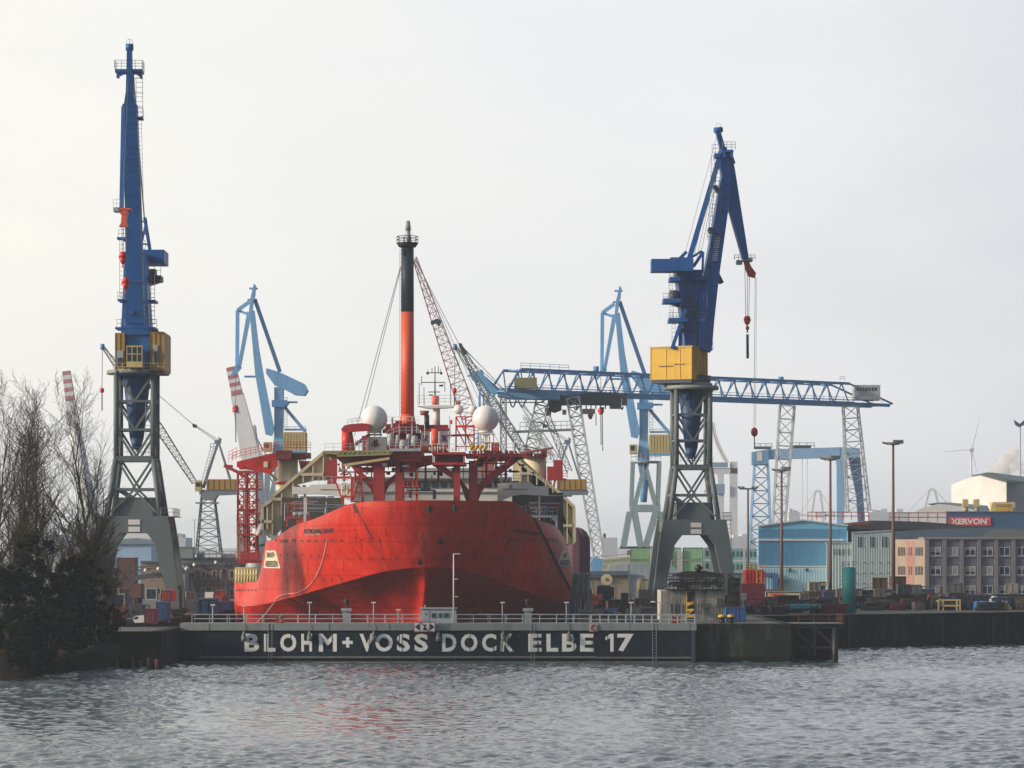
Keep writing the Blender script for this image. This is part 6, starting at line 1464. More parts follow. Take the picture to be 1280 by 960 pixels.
cg = 'stacked green and sage office containers'
tops = [685, 701.5]
for lv, (ya, yb) in enumerate(((684.5, 699.6), (700.6, 715))):
    nm_ = ('upper', 'lower')[lv]
    container('office_container', 788, 812, ya, yb, Y, GREEN, f'{nm_} light green container nearest the hazy crane legs', group=cg, d=5)
    container('office_container', 840, 851, ya, yb, Y, GREEN, f'{nm_} light green container seen just through the crane portal', group=cg, d=5)
    container('office_container', 853.5, 879, ya, yb, Y, GREEN, f'{nm_} light green container in the middle of the crane portal', group=cg, d=5)
    container('office_container', 879.6, 897, ya, yb, Y, PGREEN, f'{nm_} sage container meeting the light green ones', group=cg, d=5, wins=2)
    for k, a in enumerate((898, 914, 931)):
        container('office_container', a, a+15.4, ya+1, yb+1, Y, PGREEN, f'{nm_} sage office container, {("next to the crane leg", "middle of the windowed row", "touching the blue hall")[k]}', group=cg, d=5, wins=3)
m = MB(); 
for a in (812.5, 819, 826, 832, 838): m.lattice(W(a+.5,740,739), W(a+.5,685,739), .5, n=12, rc=.05, rd=.04) if a in (819, 832) else None
m.pbox(813,684,822,716,739.5,.3); m.pbox(846.5,686,852,716,739.3,.3); solo('stair_tower', m, mat('netting_grey', (.42,.43,.42), .8, var=.4, scale=1.5), 'white netted scaffold stair tower standing against the green containers', 'stair tower')
m = MB()
for k, (a, b) in enumerate(((788, 946),)): m.pbox(a, 716, b, gpy(Y), Y+.5, 6)
solo('container_base_shed', m, mat('dull_shed', (.16,.17,.16), .8), 'low grey base building under the green container offices', 'building')
m = MB(); m.prism([(760,716),(762,707),(790,704),(840,706),(848,716),(848,744),(760,744)], 700, 12); solo('grey_shed', m, LGREY, 'grey shed with shallow roof behind the yard barriers', 'shed')
t = building('low_brick_shed', 700, 790, 660, 'long low shed with brown front and dark flat roof beside the cable drum')
m = MB(); m.pbox(722,719,786,gpy(660),660,8); part('wall', m, mat('tan_wall', (.26,.22,.16), .8), t)
m = MB(); m.pbox(718,714,788,719,659,10); m.pbox(733,720,752,722,658.7,.5); part('roof', m, SLATE, t)
m = MB(); m.pbox(786.5,718,806,gpy(660),660.5,6); part('annex', m, LGREY, t)
container('site_cabin', 714, 732, 684, 715, 740, mat('cabin_grey', (.16,.20,.22), .7), 'tall grey cabin block beside the foot of the lattice leg', cat='cabin', d=4)
container('site_cabin', 784, 800, 688, 694, 741, mat('cabin_grey', ()), 'small dark cabin under the hazy crane legs', cat='cabin', d=4)

# left side buildings
Y = 650
def brick(name, px0, px1, ptop, Y, label, bm, rows, cols_, wy0, dy, wh, wpx, roof=True, mid=None):
    t = building(name, px0, px1, Y, label)
    m = MB(); m.pbox(px0, ptop, px1, gpy(Y), Y, 14); part('wall', m, bm, t)
    if mid: m = MB(); m.pbox(mid[0], ptop+.5, mid[1], gpy(Y), Y-.4, .39); part('render_bay', m, LGREY, t)
    m = MB(); m.pbox(px0-.5, ptop-2, px1+.5, ptop-.02, Y-.6, 15); part('roof', m, SLATE, t)
    for r_ in range(rows):
        for c in cols_: window(t, c, wy0+dy*r_, c+wpx, wy0+dy*r_+wh, Y, frame=mat('window_cream', (.55,.54,.48), .6), split=0)
    return t
brick('brick_building', 232, 300, 706, Y, 'red brick building with white framed sash windows beside the ship stern', BRICK, 2, (238,251.5,265,276,287), 713, 21.5, 11, 5.6, mid=(222,236))
brick('brick_building', 176, 216, 703, Y+12, 'brick terrace with pale windows seen through the tall crane portal', BRICKP, 2, (182,196,206), 716, 19, 8, 5)
t = brick('annex_building', 216, 231, 712, 640, 'narrow pale rendered annex in front of the red brick building', mat('pale_render', (.42,.42,.40), .8, streak=.4), 2, (221,), 716, 20, 9, 4)
t = building('brick_tower', 146, 170, 630, 'dark red brick tower block with blank walls seen through the crane portal'); m = MB(); m.pbox(146,698,168,gpy(630),630,6); m.pbox(140,730,176,gpy(630),629,6); part('wall', m, DBRICK, t); m = MB(); m.pbox(145.5,697,168.5,698,629.9,6.2); part('roof', m, BROWN, t)
Y = 1000; t = building('blue_warehouse', 140, 190, Y, 'pale sky blue warehouse with white roof edges far behind the crane portal')
m = MB(); m.pbox(143,680,189,gpy(Y),Y,30); part('wall', m, mat('sky_blue_cladding', (.30,.46,.66), .6), t)
m = MB(); m.prism([(142,680),(148,674),(170,672.5),(186,675),(190,680)], Y-1, 30); part('roof', m, mat('pale_slate', ()), t)
m = MB(); m.prism([(148,672),(158,667),(182,666),(192,674),(193,682),(190,682),(186,674.5),(176,673),(150,674)], Y+40, 30); part('rear_roof', m, PLAST, t)
t = building('hut', 222, 242, 700, 'small grey hut on a roof below the lattice tower crane', cat='hut', z=Z_(698,700)); m = MB(); m.pbox(223,684.5,241,698,700,5); part('wall', m, mat('hut_sage', (.20,.25,.25), .7), t); m = MB(); m.pbox(222.5,683.5,241.6,684.4,699.8,5.4); part('roof', m, STEEL, t)
t = building('flat_block', 214, 300, 698, 'long flat grey roofed block carrying the hut'); m = MB(); m.pbox(214,698,300,gpy(706),706,10); part('wall', m, mat('cabin_grey', ()), t); m = MB(); m.rail([W(216,698,705), W(298,698,705)], sp=1.6, r=.07, h=1.6); m.pbox(213,696.6,301,698,705.5,11); m.pbox(246,690,254,697,705,4); m.pbox(276,692,292,697,705,4); part('roof', m, STEEL, t)
# slanted conveyor bridge
t = thing('conveyor_bridge', (X_(215,600), 600, GZ), 'long slanting dark conveyor bridge crossing in front of the brick buildings', 'conveyor')
m = MB(); m.beam(W(132,727,600), W(300,706,600), .9, 1.5); m.beam(W(132,712,600), W(300,700,600), .22); m.lattice(W(140,722,601), W(300,702,601), 1.6, n=14, rc=.09, rd=.07); part('bridge', m, mat('conveyor_dark', (.07,.065,.07), .8), t)
m = MB()
for x, y in ((150,724),(238,714),(280,708)): m.beam(W(x-6,752,600), W(x,y,600), .3); m.beam(W(x+5,752,600), W(x,y,600), .3)
part('trestle_leg', m, MASTGREY, t)
m = MB()
for x, y in ((182,713),(198,711),(233,711),(243,706),(270,703),(138,716)): m.sphere(W(x,y,598.5), .35, 8, 5)
part('work_lamps', m, WHITE, t)

# flood light masts
def flood(px, yh, Y, yb, label, style=0):
    t = thing('floodlight_mast', (X_(px,Y), Y, GZ), label, 'floodlight mast', 'floodlight masts of the yard')
    x = X_(px, Y); s = Y/4000
    m = MB(); m.tube((x,Y,GZ), (x,Y,Z_(yh+4,Y)), .36, .2, n=8); part('pole', m, POLE, t)
    m = MB()
    if style == 0:
        m.tube((x,Y,Z_(yh+4,Y)), (x,Y,Z_(yh+3,Y)), .3, 1.3, n=12); m.tube((x,Y,Z_(yh+3,Y)), (x,Y,Z_(yh+2,Y)), 1.3, n=12)
        for k in range(7): m.box((x-1.4+k*.47, Y-.8, Z_(yh+2,Y)), (x-1.1+k*.47, Y+.8, Z_(yh+(-2.5 if k > 2 else .5),Y)))
        m.beam((x-1.9, Y, Z_(yh+.6,Y)), (x-.8, Y, Z_(yh+2.6,Y)), .35)
    else:
        m.beam((x-1.9,Y,Z_(yh+3,Y)), (x+1.9,Y,Z_(yh+3,Y)), .35, .5)
        for k in (-1.9, -1.1, 1.1, 1.9): m.box((x+k-.32, Y-.5, Z_(yh+2.4,Y)), (x+k+.32, Y+.3, Z_(yh,Y)))
    part('lamp_head', m, mat('lamp_head_grey', (.13,.12,.13), .5), t)
flood(1116.5, 552.5, 560, 745, 'tallest floodlight mast, standing alone before the grey green hall')
flood(1038, 572, 600, 740, 'floodlight mast whose head hangs just under the light blue portal girder')
flood(977, 586, 620, 735, 'floodlight mast rising in front of the blue hall beside the lattice leg')
flood(935, 608, 700, 700, 'short floodlight mast with two lamp clusters beside the crane portal', 1)
t = thing('mast', (X_(243,720), 720, GZ), 'very thin pale mast beside the lattice tower crane', 'mast'); m = MB(); m.tube((X_(243,720),720,GZ), W(243,650,720), .12, n=5); m.beam(W(240,650,720), W(246,650,720), .12); part('pole', m, FAR, t)

# ---------------------------------------------------------------- far things
def whitetower(px0, ptop, px1, pbot, Y, label, w0, w1):
    t = thing('striped_boom', (X_(px1,Y), Y, GZ), label, 'crane boom'); p = W(px0, ptop, Y); q = W(px1, pbot, Y)
    m = MB(); m.beam(q, p.lerp(q, .26 if Y < 1000 else .55), w1, w1, w1+(w0-w1)*.7, w0); part('boom', m, FARW, t)
    fr = .26 if Y < 1000 else .55; m = MB(); m2 = MB(); k = 7
    for i in range(k):
        a = p.lerp(q, fr*i/k); b = p.lerp(q, fr*(i+1)/k); wa = w0+(w1-w0)*fr*i/k*.5; (m if i % 2 == 0 else m2).beam(a, b, wa, wa, wa+.1, wa+.1)
    part('red_stripes', m, mat('faded_stripe_red', (.45,.16,.17), .6), t); part('white_stripes', m2, FARW, t)
    return t, p, q
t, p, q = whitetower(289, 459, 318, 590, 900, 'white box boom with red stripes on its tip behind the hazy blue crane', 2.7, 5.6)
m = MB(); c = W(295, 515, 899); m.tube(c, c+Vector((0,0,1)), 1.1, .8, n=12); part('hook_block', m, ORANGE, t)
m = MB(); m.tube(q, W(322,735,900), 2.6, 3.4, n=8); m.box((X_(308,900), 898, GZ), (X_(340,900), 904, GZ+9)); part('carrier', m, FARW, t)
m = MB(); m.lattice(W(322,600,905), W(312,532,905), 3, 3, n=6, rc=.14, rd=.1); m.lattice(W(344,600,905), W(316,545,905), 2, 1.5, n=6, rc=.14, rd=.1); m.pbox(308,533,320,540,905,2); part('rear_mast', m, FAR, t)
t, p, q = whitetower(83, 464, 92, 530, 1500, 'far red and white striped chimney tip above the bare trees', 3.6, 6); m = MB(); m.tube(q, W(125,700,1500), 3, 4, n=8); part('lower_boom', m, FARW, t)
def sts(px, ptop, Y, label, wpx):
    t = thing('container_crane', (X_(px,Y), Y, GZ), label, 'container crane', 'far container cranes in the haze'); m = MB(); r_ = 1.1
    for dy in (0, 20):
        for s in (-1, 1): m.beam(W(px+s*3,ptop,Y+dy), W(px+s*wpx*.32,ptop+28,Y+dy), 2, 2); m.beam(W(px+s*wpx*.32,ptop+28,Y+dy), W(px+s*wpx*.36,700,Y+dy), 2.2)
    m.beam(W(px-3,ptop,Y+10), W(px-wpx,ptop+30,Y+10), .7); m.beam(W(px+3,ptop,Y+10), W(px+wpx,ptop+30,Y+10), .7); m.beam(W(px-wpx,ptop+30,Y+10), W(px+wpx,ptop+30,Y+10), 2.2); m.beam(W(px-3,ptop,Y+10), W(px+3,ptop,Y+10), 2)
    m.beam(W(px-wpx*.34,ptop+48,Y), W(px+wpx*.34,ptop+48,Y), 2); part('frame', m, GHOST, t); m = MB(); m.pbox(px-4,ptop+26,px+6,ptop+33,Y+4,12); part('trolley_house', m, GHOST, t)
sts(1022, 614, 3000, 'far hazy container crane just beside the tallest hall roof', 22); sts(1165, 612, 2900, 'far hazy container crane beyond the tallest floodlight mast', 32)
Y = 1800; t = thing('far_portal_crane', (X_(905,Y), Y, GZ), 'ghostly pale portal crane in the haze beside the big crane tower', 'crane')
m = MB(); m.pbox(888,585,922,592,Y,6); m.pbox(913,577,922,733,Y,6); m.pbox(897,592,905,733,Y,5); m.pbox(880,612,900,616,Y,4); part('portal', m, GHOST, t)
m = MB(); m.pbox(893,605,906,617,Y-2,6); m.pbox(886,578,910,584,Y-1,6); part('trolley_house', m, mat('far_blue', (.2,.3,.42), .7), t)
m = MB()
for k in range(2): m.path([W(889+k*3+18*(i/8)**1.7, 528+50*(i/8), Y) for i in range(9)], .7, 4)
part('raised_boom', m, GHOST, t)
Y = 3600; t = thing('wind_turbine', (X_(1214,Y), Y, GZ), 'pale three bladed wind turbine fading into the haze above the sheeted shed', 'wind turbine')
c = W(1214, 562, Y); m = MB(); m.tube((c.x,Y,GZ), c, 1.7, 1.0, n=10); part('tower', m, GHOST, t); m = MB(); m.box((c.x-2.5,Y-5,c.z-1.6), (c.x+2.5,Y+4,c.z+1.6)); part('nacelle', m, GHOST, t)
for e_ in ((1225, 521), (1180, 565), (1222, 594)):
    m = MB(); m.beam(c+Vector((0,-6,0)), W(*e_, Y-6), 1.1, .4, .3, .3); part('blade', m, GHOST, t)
rs = random.Random(12)
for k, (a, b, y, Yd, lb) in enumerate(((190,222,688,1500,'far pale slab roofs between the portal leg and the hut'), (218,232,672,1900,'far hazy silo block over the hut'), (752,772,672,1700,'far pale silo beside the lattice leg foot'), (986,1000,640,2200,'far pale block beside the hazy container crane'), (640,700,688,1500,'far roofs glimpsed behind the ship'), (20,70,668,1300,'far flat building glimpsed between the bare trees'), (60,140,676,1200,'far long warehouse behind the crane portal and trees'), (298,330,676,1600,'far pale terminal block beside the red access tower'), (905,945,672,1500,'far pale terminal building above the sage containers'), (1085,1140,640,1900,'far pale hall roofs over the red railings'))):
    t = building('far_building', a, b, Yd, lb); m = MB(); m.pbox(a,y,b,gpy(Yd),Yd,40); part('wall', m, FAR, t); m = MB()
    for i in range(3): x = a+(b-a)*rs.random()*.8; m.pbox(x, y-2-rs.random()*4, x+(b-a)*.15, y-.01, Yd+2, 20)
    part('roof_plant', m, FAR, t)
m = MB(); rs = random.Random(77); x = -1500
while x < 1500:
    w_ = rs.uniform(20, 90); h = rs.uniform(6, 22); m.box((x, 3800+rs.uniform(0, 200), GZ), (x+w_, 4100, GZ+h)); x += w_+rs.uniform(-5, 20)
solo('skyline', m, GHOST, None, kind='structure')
# ================================================================ the yards
def spool(px, py, r_px, Y, label):
    t = thing('cable_drum', (X_(px,Y), Y, Z_(py+r_px,Y)), label, 'cable drum'); c = W(px, py, Y); r_ = r_px/4000*Y
    for dy in (0, 1.6):
        m = MB(); m.tube(c+Vector((0,dy,0)), c+Vector((0,dy+.15,0)), r_, n=28); part('flange', m, CREAM, t)
    m = MB(); m.tube(c+Vector((0,.15,0)), c+Vector((0,1.6,0)), r_*.6, n=20); part('core', m, BROWN, t)
    m = MB(); m.tube(c+Vector((0,-.06,0)), c+Vector((0,-.004,0)), r_*.33, n=16); part('hub', m, OLIVE, t)
# left yard -------------------------------------------------------
cL = 'freight containers of the near yard'
container('freight_container', 201, 214.5, 738, 751.5, 440, RED, 'bright red container high beside the portal leg of the tallest crane', group=cL, d=6, doors=True)
container('freight_container', 195, 209.5, 752.2, 779, 425, CBLUE, 'upright blue container block beside the crimson one on the bank', group=cL, d=4, doors=True)
container('freight_container', 180, 194.5, 760.5, gpy(400,GZ), 400, mat('crimson_paint', (.36,.012,.03), .5, streak=.4), 'crimson container at the end of the quay by the gate', group=cL, d=3, doors=True)
container('freight_container', 229, 244.5, 748, gpy(520), 520, CBLUE, 'dark blue container between the portal leg and the white board', group=cL, d=6, doors=True)
container('freight_container', 245, 252, 741.5, gpy(522), 522, mat('navy_steel', (.015,.04,.12), .6), 'tall narrow navy container beside the white board', group=cL, d=3)
container('freight_container', 268, 280, 738, gpy(540), 540, MC['crimson_paint'], 'dull red container next to the ship stern', group=cL, d=6)
container('equipment_cabin', 182, 196, 735, 750, 560, MASTGREY, 'dark blue grey cabin under the conveyor seen through the portal', cat='cabin', wins=2)
container('equipment_cabin', 130, 156, 742, gpy(460), 455, mat('navy_steel', ()), 'low dark navy cabin with two small windows behind the bank', cat='cabin', wins=2)  # windows are plain dark glass
m = MB(); m.pbox(256,740,267,751,510,.25); m.pbox(256,751,257.5,766,510,.25); m.pbox(265.5,751,267,766,510,.25); solo('white_board', m, WHITE, 'blank white board on two legs beside the navy container', 'board')
t = thing('delivery_van', (X_(172,410), 410, GZ), 'small white van parked at the quay end beside the crimson container', 'van')
m = MB(); y0, y1 = 408, 410; m.prism([(165,782),(165,774),(169,770),(180,769.5),(180,782)], 408, 2); part('body', m, WHITE, t)
m = MB(); m.prism([(166,774),(169.3,770.8),(172,770.6),(172,774)], 407.96, .03); part('window', m, GLASS, t)
for x in (168, 177): m = MB(); m.tube(W(x,782.5,407.9), W(x,782.5,408.2), .33, n=14); part('wheel', m, BLACK, t)
t = thing('flat_barge_trailer', (X_(155,405), 405, GZ-.4), 'low yellow and black flat trailer at the edge of the bank', 'trailer')
m = MB(); m.pbox(140,777,165,780,403,2.5); m.pbox(150,774,165,777,403.5,1.5); part('bed', m, BLACK, t); m = MB(); m.pbox(138,775,147,777,402.9,1); part('ramp', m, PALEYEL, t)
for x in (143,148,158,162): m = MB(); m.tube(W(x,782,402.9), W(x,782,403.2), .4, n=12); part('wheel', m, BLACK, t)
t = thing('gantry_ladder', (X_(228,420), 420, GZ), 'dark upright ladder frame at the corner of the dock gate', 'ladder')
m = MB(); m.beam(W(226,735,420), W(226,776,420), .35); m.beam(W(222,735,420), W(227,732,420), .3); m.ladder(W(228,776,420), W(228,740,420), w=.6, r=.06); part('frame', m, BLACK, t)
# small clutter, each a piece of its own
rg = random.Random(31)
NAVY = mat('navy_steel', ())
PALS = [(mat('dark_rust', (.07,.035,.028), .85, var=.3), 'rust brown'), (NAVY, 'navy'), (mat('dark_maroon', (.13,.022,.022), .7, grime=.5), 'maroon'), (mat('slate_gear', (.06,.075,.09), .7, grime=.4), 'slate'), (DARK, 'black'), (mat('dark_olive', (.09,.085,.045), .8), 'olive'), (mat('pale_crate', (.22,.20,.17), .8, grime=.4), 'pale'), (BLACK, 'sooty'), (mat('deep_navy', (.014,.022,.04), .6), 'deep navy')]
def clutter(px, Y, kind, s, mt, z=GZ):
    x = X_(px, Y); m = MB(); rot = rg.uniform(-.3, .3)
    if kind == 'crate':
        w_, h = s*1.3, s*1.0; m.rbox((x,Y,z), (w_, s, h), rot)
        M = Matrix.Rotation(rot, 3, 'Z')
        for k in (-.5, 0, .5): q = M@Vector((k*w_*.92, -s/2-.05, 0)); m.rbox((x+q.x, Y+q.y, z+.02), (.12, .09, h-.03), rot)
        for k in (.04, h-.18): q = M@Vector((0, -s/2-.1, 0)); m.rbox((x+q.x, Y+q.y, z+k), (w_*.98, .06, .12), rot)
    elif kind == 'pipe stack':
        for r_ in range(3):
            for c in range(4-r_):
                m.tube((x+(c+r_*.5-1.5)*s*.32, Y-1.5, z+s*.17+r_*s*.28), (x+(c+r_*.5-1.5)*s*.32+.6, Y+2.5, z+s*.17+r_*s*.28), s*.16, n=10)
    elif kind == 'skip':
        a = s*.8; vs = []
        for zz, e in ((z, .7), (z+s*.85, 1.05)): vs += [(x-a*e, Y-a*.6, zz), (x+a*e, Y-a*.6, zz), (x+a*e, Y+a*.6, zz), (x-a*e, Y+a*.6, zz)]
        m.add(vs, [(0,3,2,1),(4,5,6,7),(0,1,5,4),(1,2,6,5),(2,3,7,6),(3,0,4,7)])
        for k in (-.5, 0, .5): m.box((x+k*a-.05, Y-a*.6-.08, z+.1), (x+k*a+.05, Y-a*.6-.01, z+s*.8))
        m.box((x-a*1.08, Y-a*.64, z+s*.86), (x+a*1.08, Y+a*.64, z+s*.95))
    elif kind == 'steel rack':
        for sx in (-1, 1):
            for sy in (-1, 1): m.beam((x+sx*s*.8, Y+sy*s*.4, z), (x+sx*s*.8, Y+sy*s*.4, z+s*1.1), .16)
        for zz in (.3, .7, 1.1):
            for sy in (-1, 1): m.beam((x-s*.8, Y+sy*s*.4, z+s*zz), (x+s*.8, Y+sy*s*.4, z+s*zz), .14)
        for k in range(4): m.box((x-s*.7+k*s*.36, Y-s*.3, z+s*.33), (x-s*.45+k*s*.36, Y+s*.3, z+s*rg.uniform(.45, .68)))
        m.beam((x-s*.8, Y-s*.4, z), (x+s*.8, Y-s*.4, z+s*.7), .1)
    elif kind == 'generator':
        m.box((x-s*.8, Y-s*.4, z+.2), (x+s*.8, Y+s*.4, z+s*.85)); m.box((x-s*.85, Y-s*.45, z), (x+s*.85, Y+s*.45, z+.19)); m.tube((x+s*.5, Y, z+s*.85), (x+s*.5, Y, z+s*1.15), .1, n=6)
        for k in range(5): m.box((x-s*.7+k*.13*s, Y-s*.43, z+.4), (x-s*.64+k*.13*s, Y-s*.405, z+s*.7))
        m.box((x+s*.1, Y-s*.42, z+.35), (x+s*.65, Y-s*.405, z+s*.75))
    elif kind == 'spool':
        m.tube((x-s*.4, Y, z+s*.5), (x-s*.32, Y, z+s*.5), s*.5, n=16); m.tube((x+s*.32, Y, z+s*.5), (x+s*.4, Y, z+s*.5), s*.5, n=16); m.tube((x-s*.32, Y, z+s*.5), (x+s*.32, Y, z+s*.5), s*.3, n=12)
    elif kind == 'beam pile':
        for k in range(5): zz = z+.05+k*.32*s*.6; m.beam((x-s*1.3+rg.uniform(-.3,.3), Y+rg.uniform(-.3,.3), zz+.1), (x+s*1.3+rg.uniform(-.3,.3), Y+rg.uniform(-.3,.3), zz+.12), .26*s*.7, .5*s)
    elif kind == 'chain heap':
        for k in range(18):
            a = rg.random()*6.3; rr = rg.random()*s*.7; c = Vector((x+rr*math.cos(a), Y+rr*math.sin(a), z+(1-rr/(s*.8))*s*.45*rg.random())); d_ = Vector((rg.uniform(-1,1), rg.uniform(-1,1), rg.uniform(-.3,.6))).normalized()*s*.3; m.tube(c, c+d_, .09*s, n=6)
    return m
KINDS_ = ['crate', 'pipe stack', 'skip', 'steel rack', 'generator', 'spool', 'beam pile', 'chain heap']
def spread(x0, x1, Y0, Y1, n, smin, smax, where, pals=PALS, zs=GZ, kinds=KINDS_):
    for i in range(n):
        px = x0+(x1-x0)*(i+rg.random()*.9)/n; Y = rg.uniform(Y0, Y1); k = rg.choice(kinds); mt, cn_ = rg.choice(pals); s = rg.uniform(smin, smax)
        m = clutter(px, Y, k, s, mt, zs)
        near = where(px) if callable(where) else where
        solo(k.replace(' ', '_'), m, mt, f'{cn_} {k} {near}', k, 'yard goods on the quay')
        if rg.random() < .35 and k in ('crate', 'skip', 'beam pile'):
            m = clutter(px+rg.uniform(-1, 1), Y, 'crate', s*.7, mt, zs+s*1.0); solo('crate', m, PALS[(i*3) % 9][0], f'{PALS[(i*3) % 9][1]} crate topping a {cn_} {k} {near}', 'crate', 'yard goods on the quay')
def near_r(px):
    for a, b in ((905,'beside the white shed'),(932,'in front of the red tank'),(962,'past the red tank'),(990,'before the blue hall'),(1012,'under the blue hall mast'),(1034,'behind the flat teal stack'),(1052,'beside the teal silo'),(1074,'just past the teal silo'),(1096,'below the stepped grey green hall'),(1118,'near the tallest floodlight mast'),(1140,'below the sandstone gable'),(1165,'near the office corner'),(1200,'by the yellow frame'),(1224,'beside the bright blue tank'),(1250,'past the bright blue tank'),(1300,'at the quay end below the office')):
        if px < a: return b
    return b
spread(905, 1050, 462, 480, 20, 1.2, 1.9, near_r); spread(900, 1060, 485, 520, 22, 1.6, 2.6, near_r); spread(960, 1060, 560, 620, 10, 1.8, 2.8, near_r)
spread(1072, 1290, 496, 512, 36, 1.1, 1.8, near_r); spread(1070, 1290, 515, 550, 40, 1.5, 2.5, near_r); spread(1075, 1160, 545, 580, 12, 2.0, 3.0, near_r, kinds=['crate','steel rack','skip','beam pile','generator'])
spread(724, 812, 425, 450, 14, 1.0, 1.7, 'behind the white gate railing'); spread(722, 822, 455, 520, 20, 1.4, 2.4, 'between ship and big crane leg')
spread(228, 292, 470, 520, 14, 1.3, 2.4, 'beside the ship stern', pals=PALS[:5])
spread(120, 178, 425, 520, 14, 1.2, 2.2, 'behind the bank', pals=PALS[:5])
# named pieces right yard
def tank(name, px, py0, py1, r_px, Y, mt, label, cat='tank'):
    t = thing(name, (X_(px,Y), Y, Z_(py1,Y)), label, cat); r_ = r_px/4000*Y; c = W(px, py1, Y)
    m = MB(); m.tube(c, Vector((c.x,c.y,Z_(py0,Y))), r_, n=28); m.tube(Vector((c.x,c.y,Z_(py0,Y))), Vector((c.x,c.y,Z_(py0-1.2,Y))), r_, r_*.6, n=28); part('shell', m, mt, t)
    m = MB(); m.ladder(W(px-r_px-1.2,py1,Y-.3), W(px-r_px-1.2,py0,Y-.3), w=.4, r=.05, cage=False); c2 = [Vector((c.x+r_*math.cos(a*.785), c.y+r_*math.sin(a*.785), Z_(py0-1,Y))) for a in range(9)]; m.rail(c2, h=.8, sp=1, r=.04); part('ladder', m, mt if mt != TEAL else STEEL, t); return t
tank('silo', 1061, 710, gpy(474), 8.6, 474, TEAL, 'tall teal cylindrical silo standing on the quay edge', 'silo')
t = thing('storage_tank', (X_(944,500), 502, Z_(730,500)), 'bright red tank box with yellow ladder on maroon base', 'tank'); m = MB(); m.prism([(932,729),(931,713),(934,711.5),(953,711.5),(956,714),(956,729)], 499.5, 5); ribs(m, 933, 955, 714, 728, 499.5, 4); part('shell', m, RED, t); m = MB(); m.rail([W(932,711.5,499.5), W(955,711.5,499.5)], sp=.8, r=.04, h=.8); part('railing', m, YEL, t)
m = MB(); m.pbox(927,729.5,956.5,gpy(500),499,7); part('base', m, mat('maroon_base', (.15,.015,.04), .6, streak=.3), t); m = MB(); m.ladder(W(949,729,496), W(949,712,496), w=.7, r=.09); m.beam(W(946,713,496), W(952,713,496), .25); part('yellow_ladder', m, YEL, t)
t = container('site_hut', 957, 1003, 739.5, gpy(560), 560, mat('hut_cream', (.46,.48,.27), .7), 'low cream site hut with orange panel in front of the blue hall', cat='hut', rib=False, d=4); m = MB(); m.pbox(962,741.5,978,746,559.8,.15); part('orange_panel', m, ORANGE, t)
container('equipment_box', 1020, 1032, 728, 741, 600, mat('violet_box', (.08,.10,.30), .6), 'violet blue equipment box with tan corner before the pale hall', cat='box', d=3)
container('equipment_box', 1023, 1033, 727, 733, 598, mat('tan_box', (.40,.25,.12), .7), 'tan box perched on the violet blue box', cat='box', d=2)
m = MB(); m.pbox(988,756,1027,760.5,468,3); 
for i in range(12): m.pbox(989+i*3.2,755.4,991+i*3.2,756,468.2,2.6)
solo('sheet_stack', m, TEAL, 'long flat teal stack of sheets beside the silo', 'sheet stack')
for px, nm_ in ((902.5, 'the one nearer the white shed'), (913.5, 'the one nearer the trestle')):
    t = thing('capstan', (X_(px,406), 406, GZ), 'black capstan with yellow cap on the quay corner, '+nm_, 'capstan', 'yellow capped capstans')
    c = Vector((X_(px,406), 406, GZ)); m = MB(); m.tube(c, c+Vector((0,0,.5)), .42, .3, n=14); m.tube(c+Vector((0,0,.5)), c+Vector((0,0,.75)), .3, .52, n=14); part('barrel', m, BLACK, t); m = MB(); m.tube(c+Vector((0,0,.75)), c+Vector((0,0,.95)), .54, .5, n=16); m.tube(c+Vector((0,0,.95)), c+Vector((0,0,1.08)), .5, .2, n=16); part('cap', m, YEL, t)
container('skip_container', 907.5, 932.5, 759, gpy(412), 412, CBLUE, 'royal blue closed skip at the foot of the scaffold stairs', cat='skip', d=3, doors=True)
m = MB(); 
for a in (1173, 1179, 1196, 1200): m.beam(W(a,gpy(500),500), W(a,750,500), .22); m.beam(W(a,gpy(503),503), W(a,750.5,503), .22)
for y in (750, 757): m.beam(W(1172.5,y,500), W(1200.5,y,500), .25)
m.pbox(1173,750.5,1179.5,757,500.1,3); m.pbox(1180,757.5,1196,758.3,500.2,3); solo('yellow_rack', m, PALEYEL, 'pale yellow steel rack with open bays on the quay', 'rack')
t = thing('blue_drum', (X_(1226,498), 498, GZ), 'bright blue horizontal drum tank on saddles', 'tank'); c = W(1219, 759, 499); m = MB(); m.tube(c, c+Vector((2.2,.4,0)), .95, n=20); part('shell', m, mat('bright_blue', (.02,.15,.45), .45), t)
m = MB(); m.pbox(1220,762,1224,gpy(499),498.5,1.2); m.pbox(1230,762,1234,gpy(499),498.5,1.2); part('saddle', m, DARK, t)
m = MB(); m.prism([(1029,740),(1043,740),(1043,750),(1036,757),(1030,750)], 520, 2.5); m.beam(W(1032,750,521), W(1032,760,521), .15); m.beam(W(1041,750,521), W(1041,760,521), .15); solo('hopper', m, NAVY, 'navy hopper with pointed bottom beside the teal silo', 'hopper')
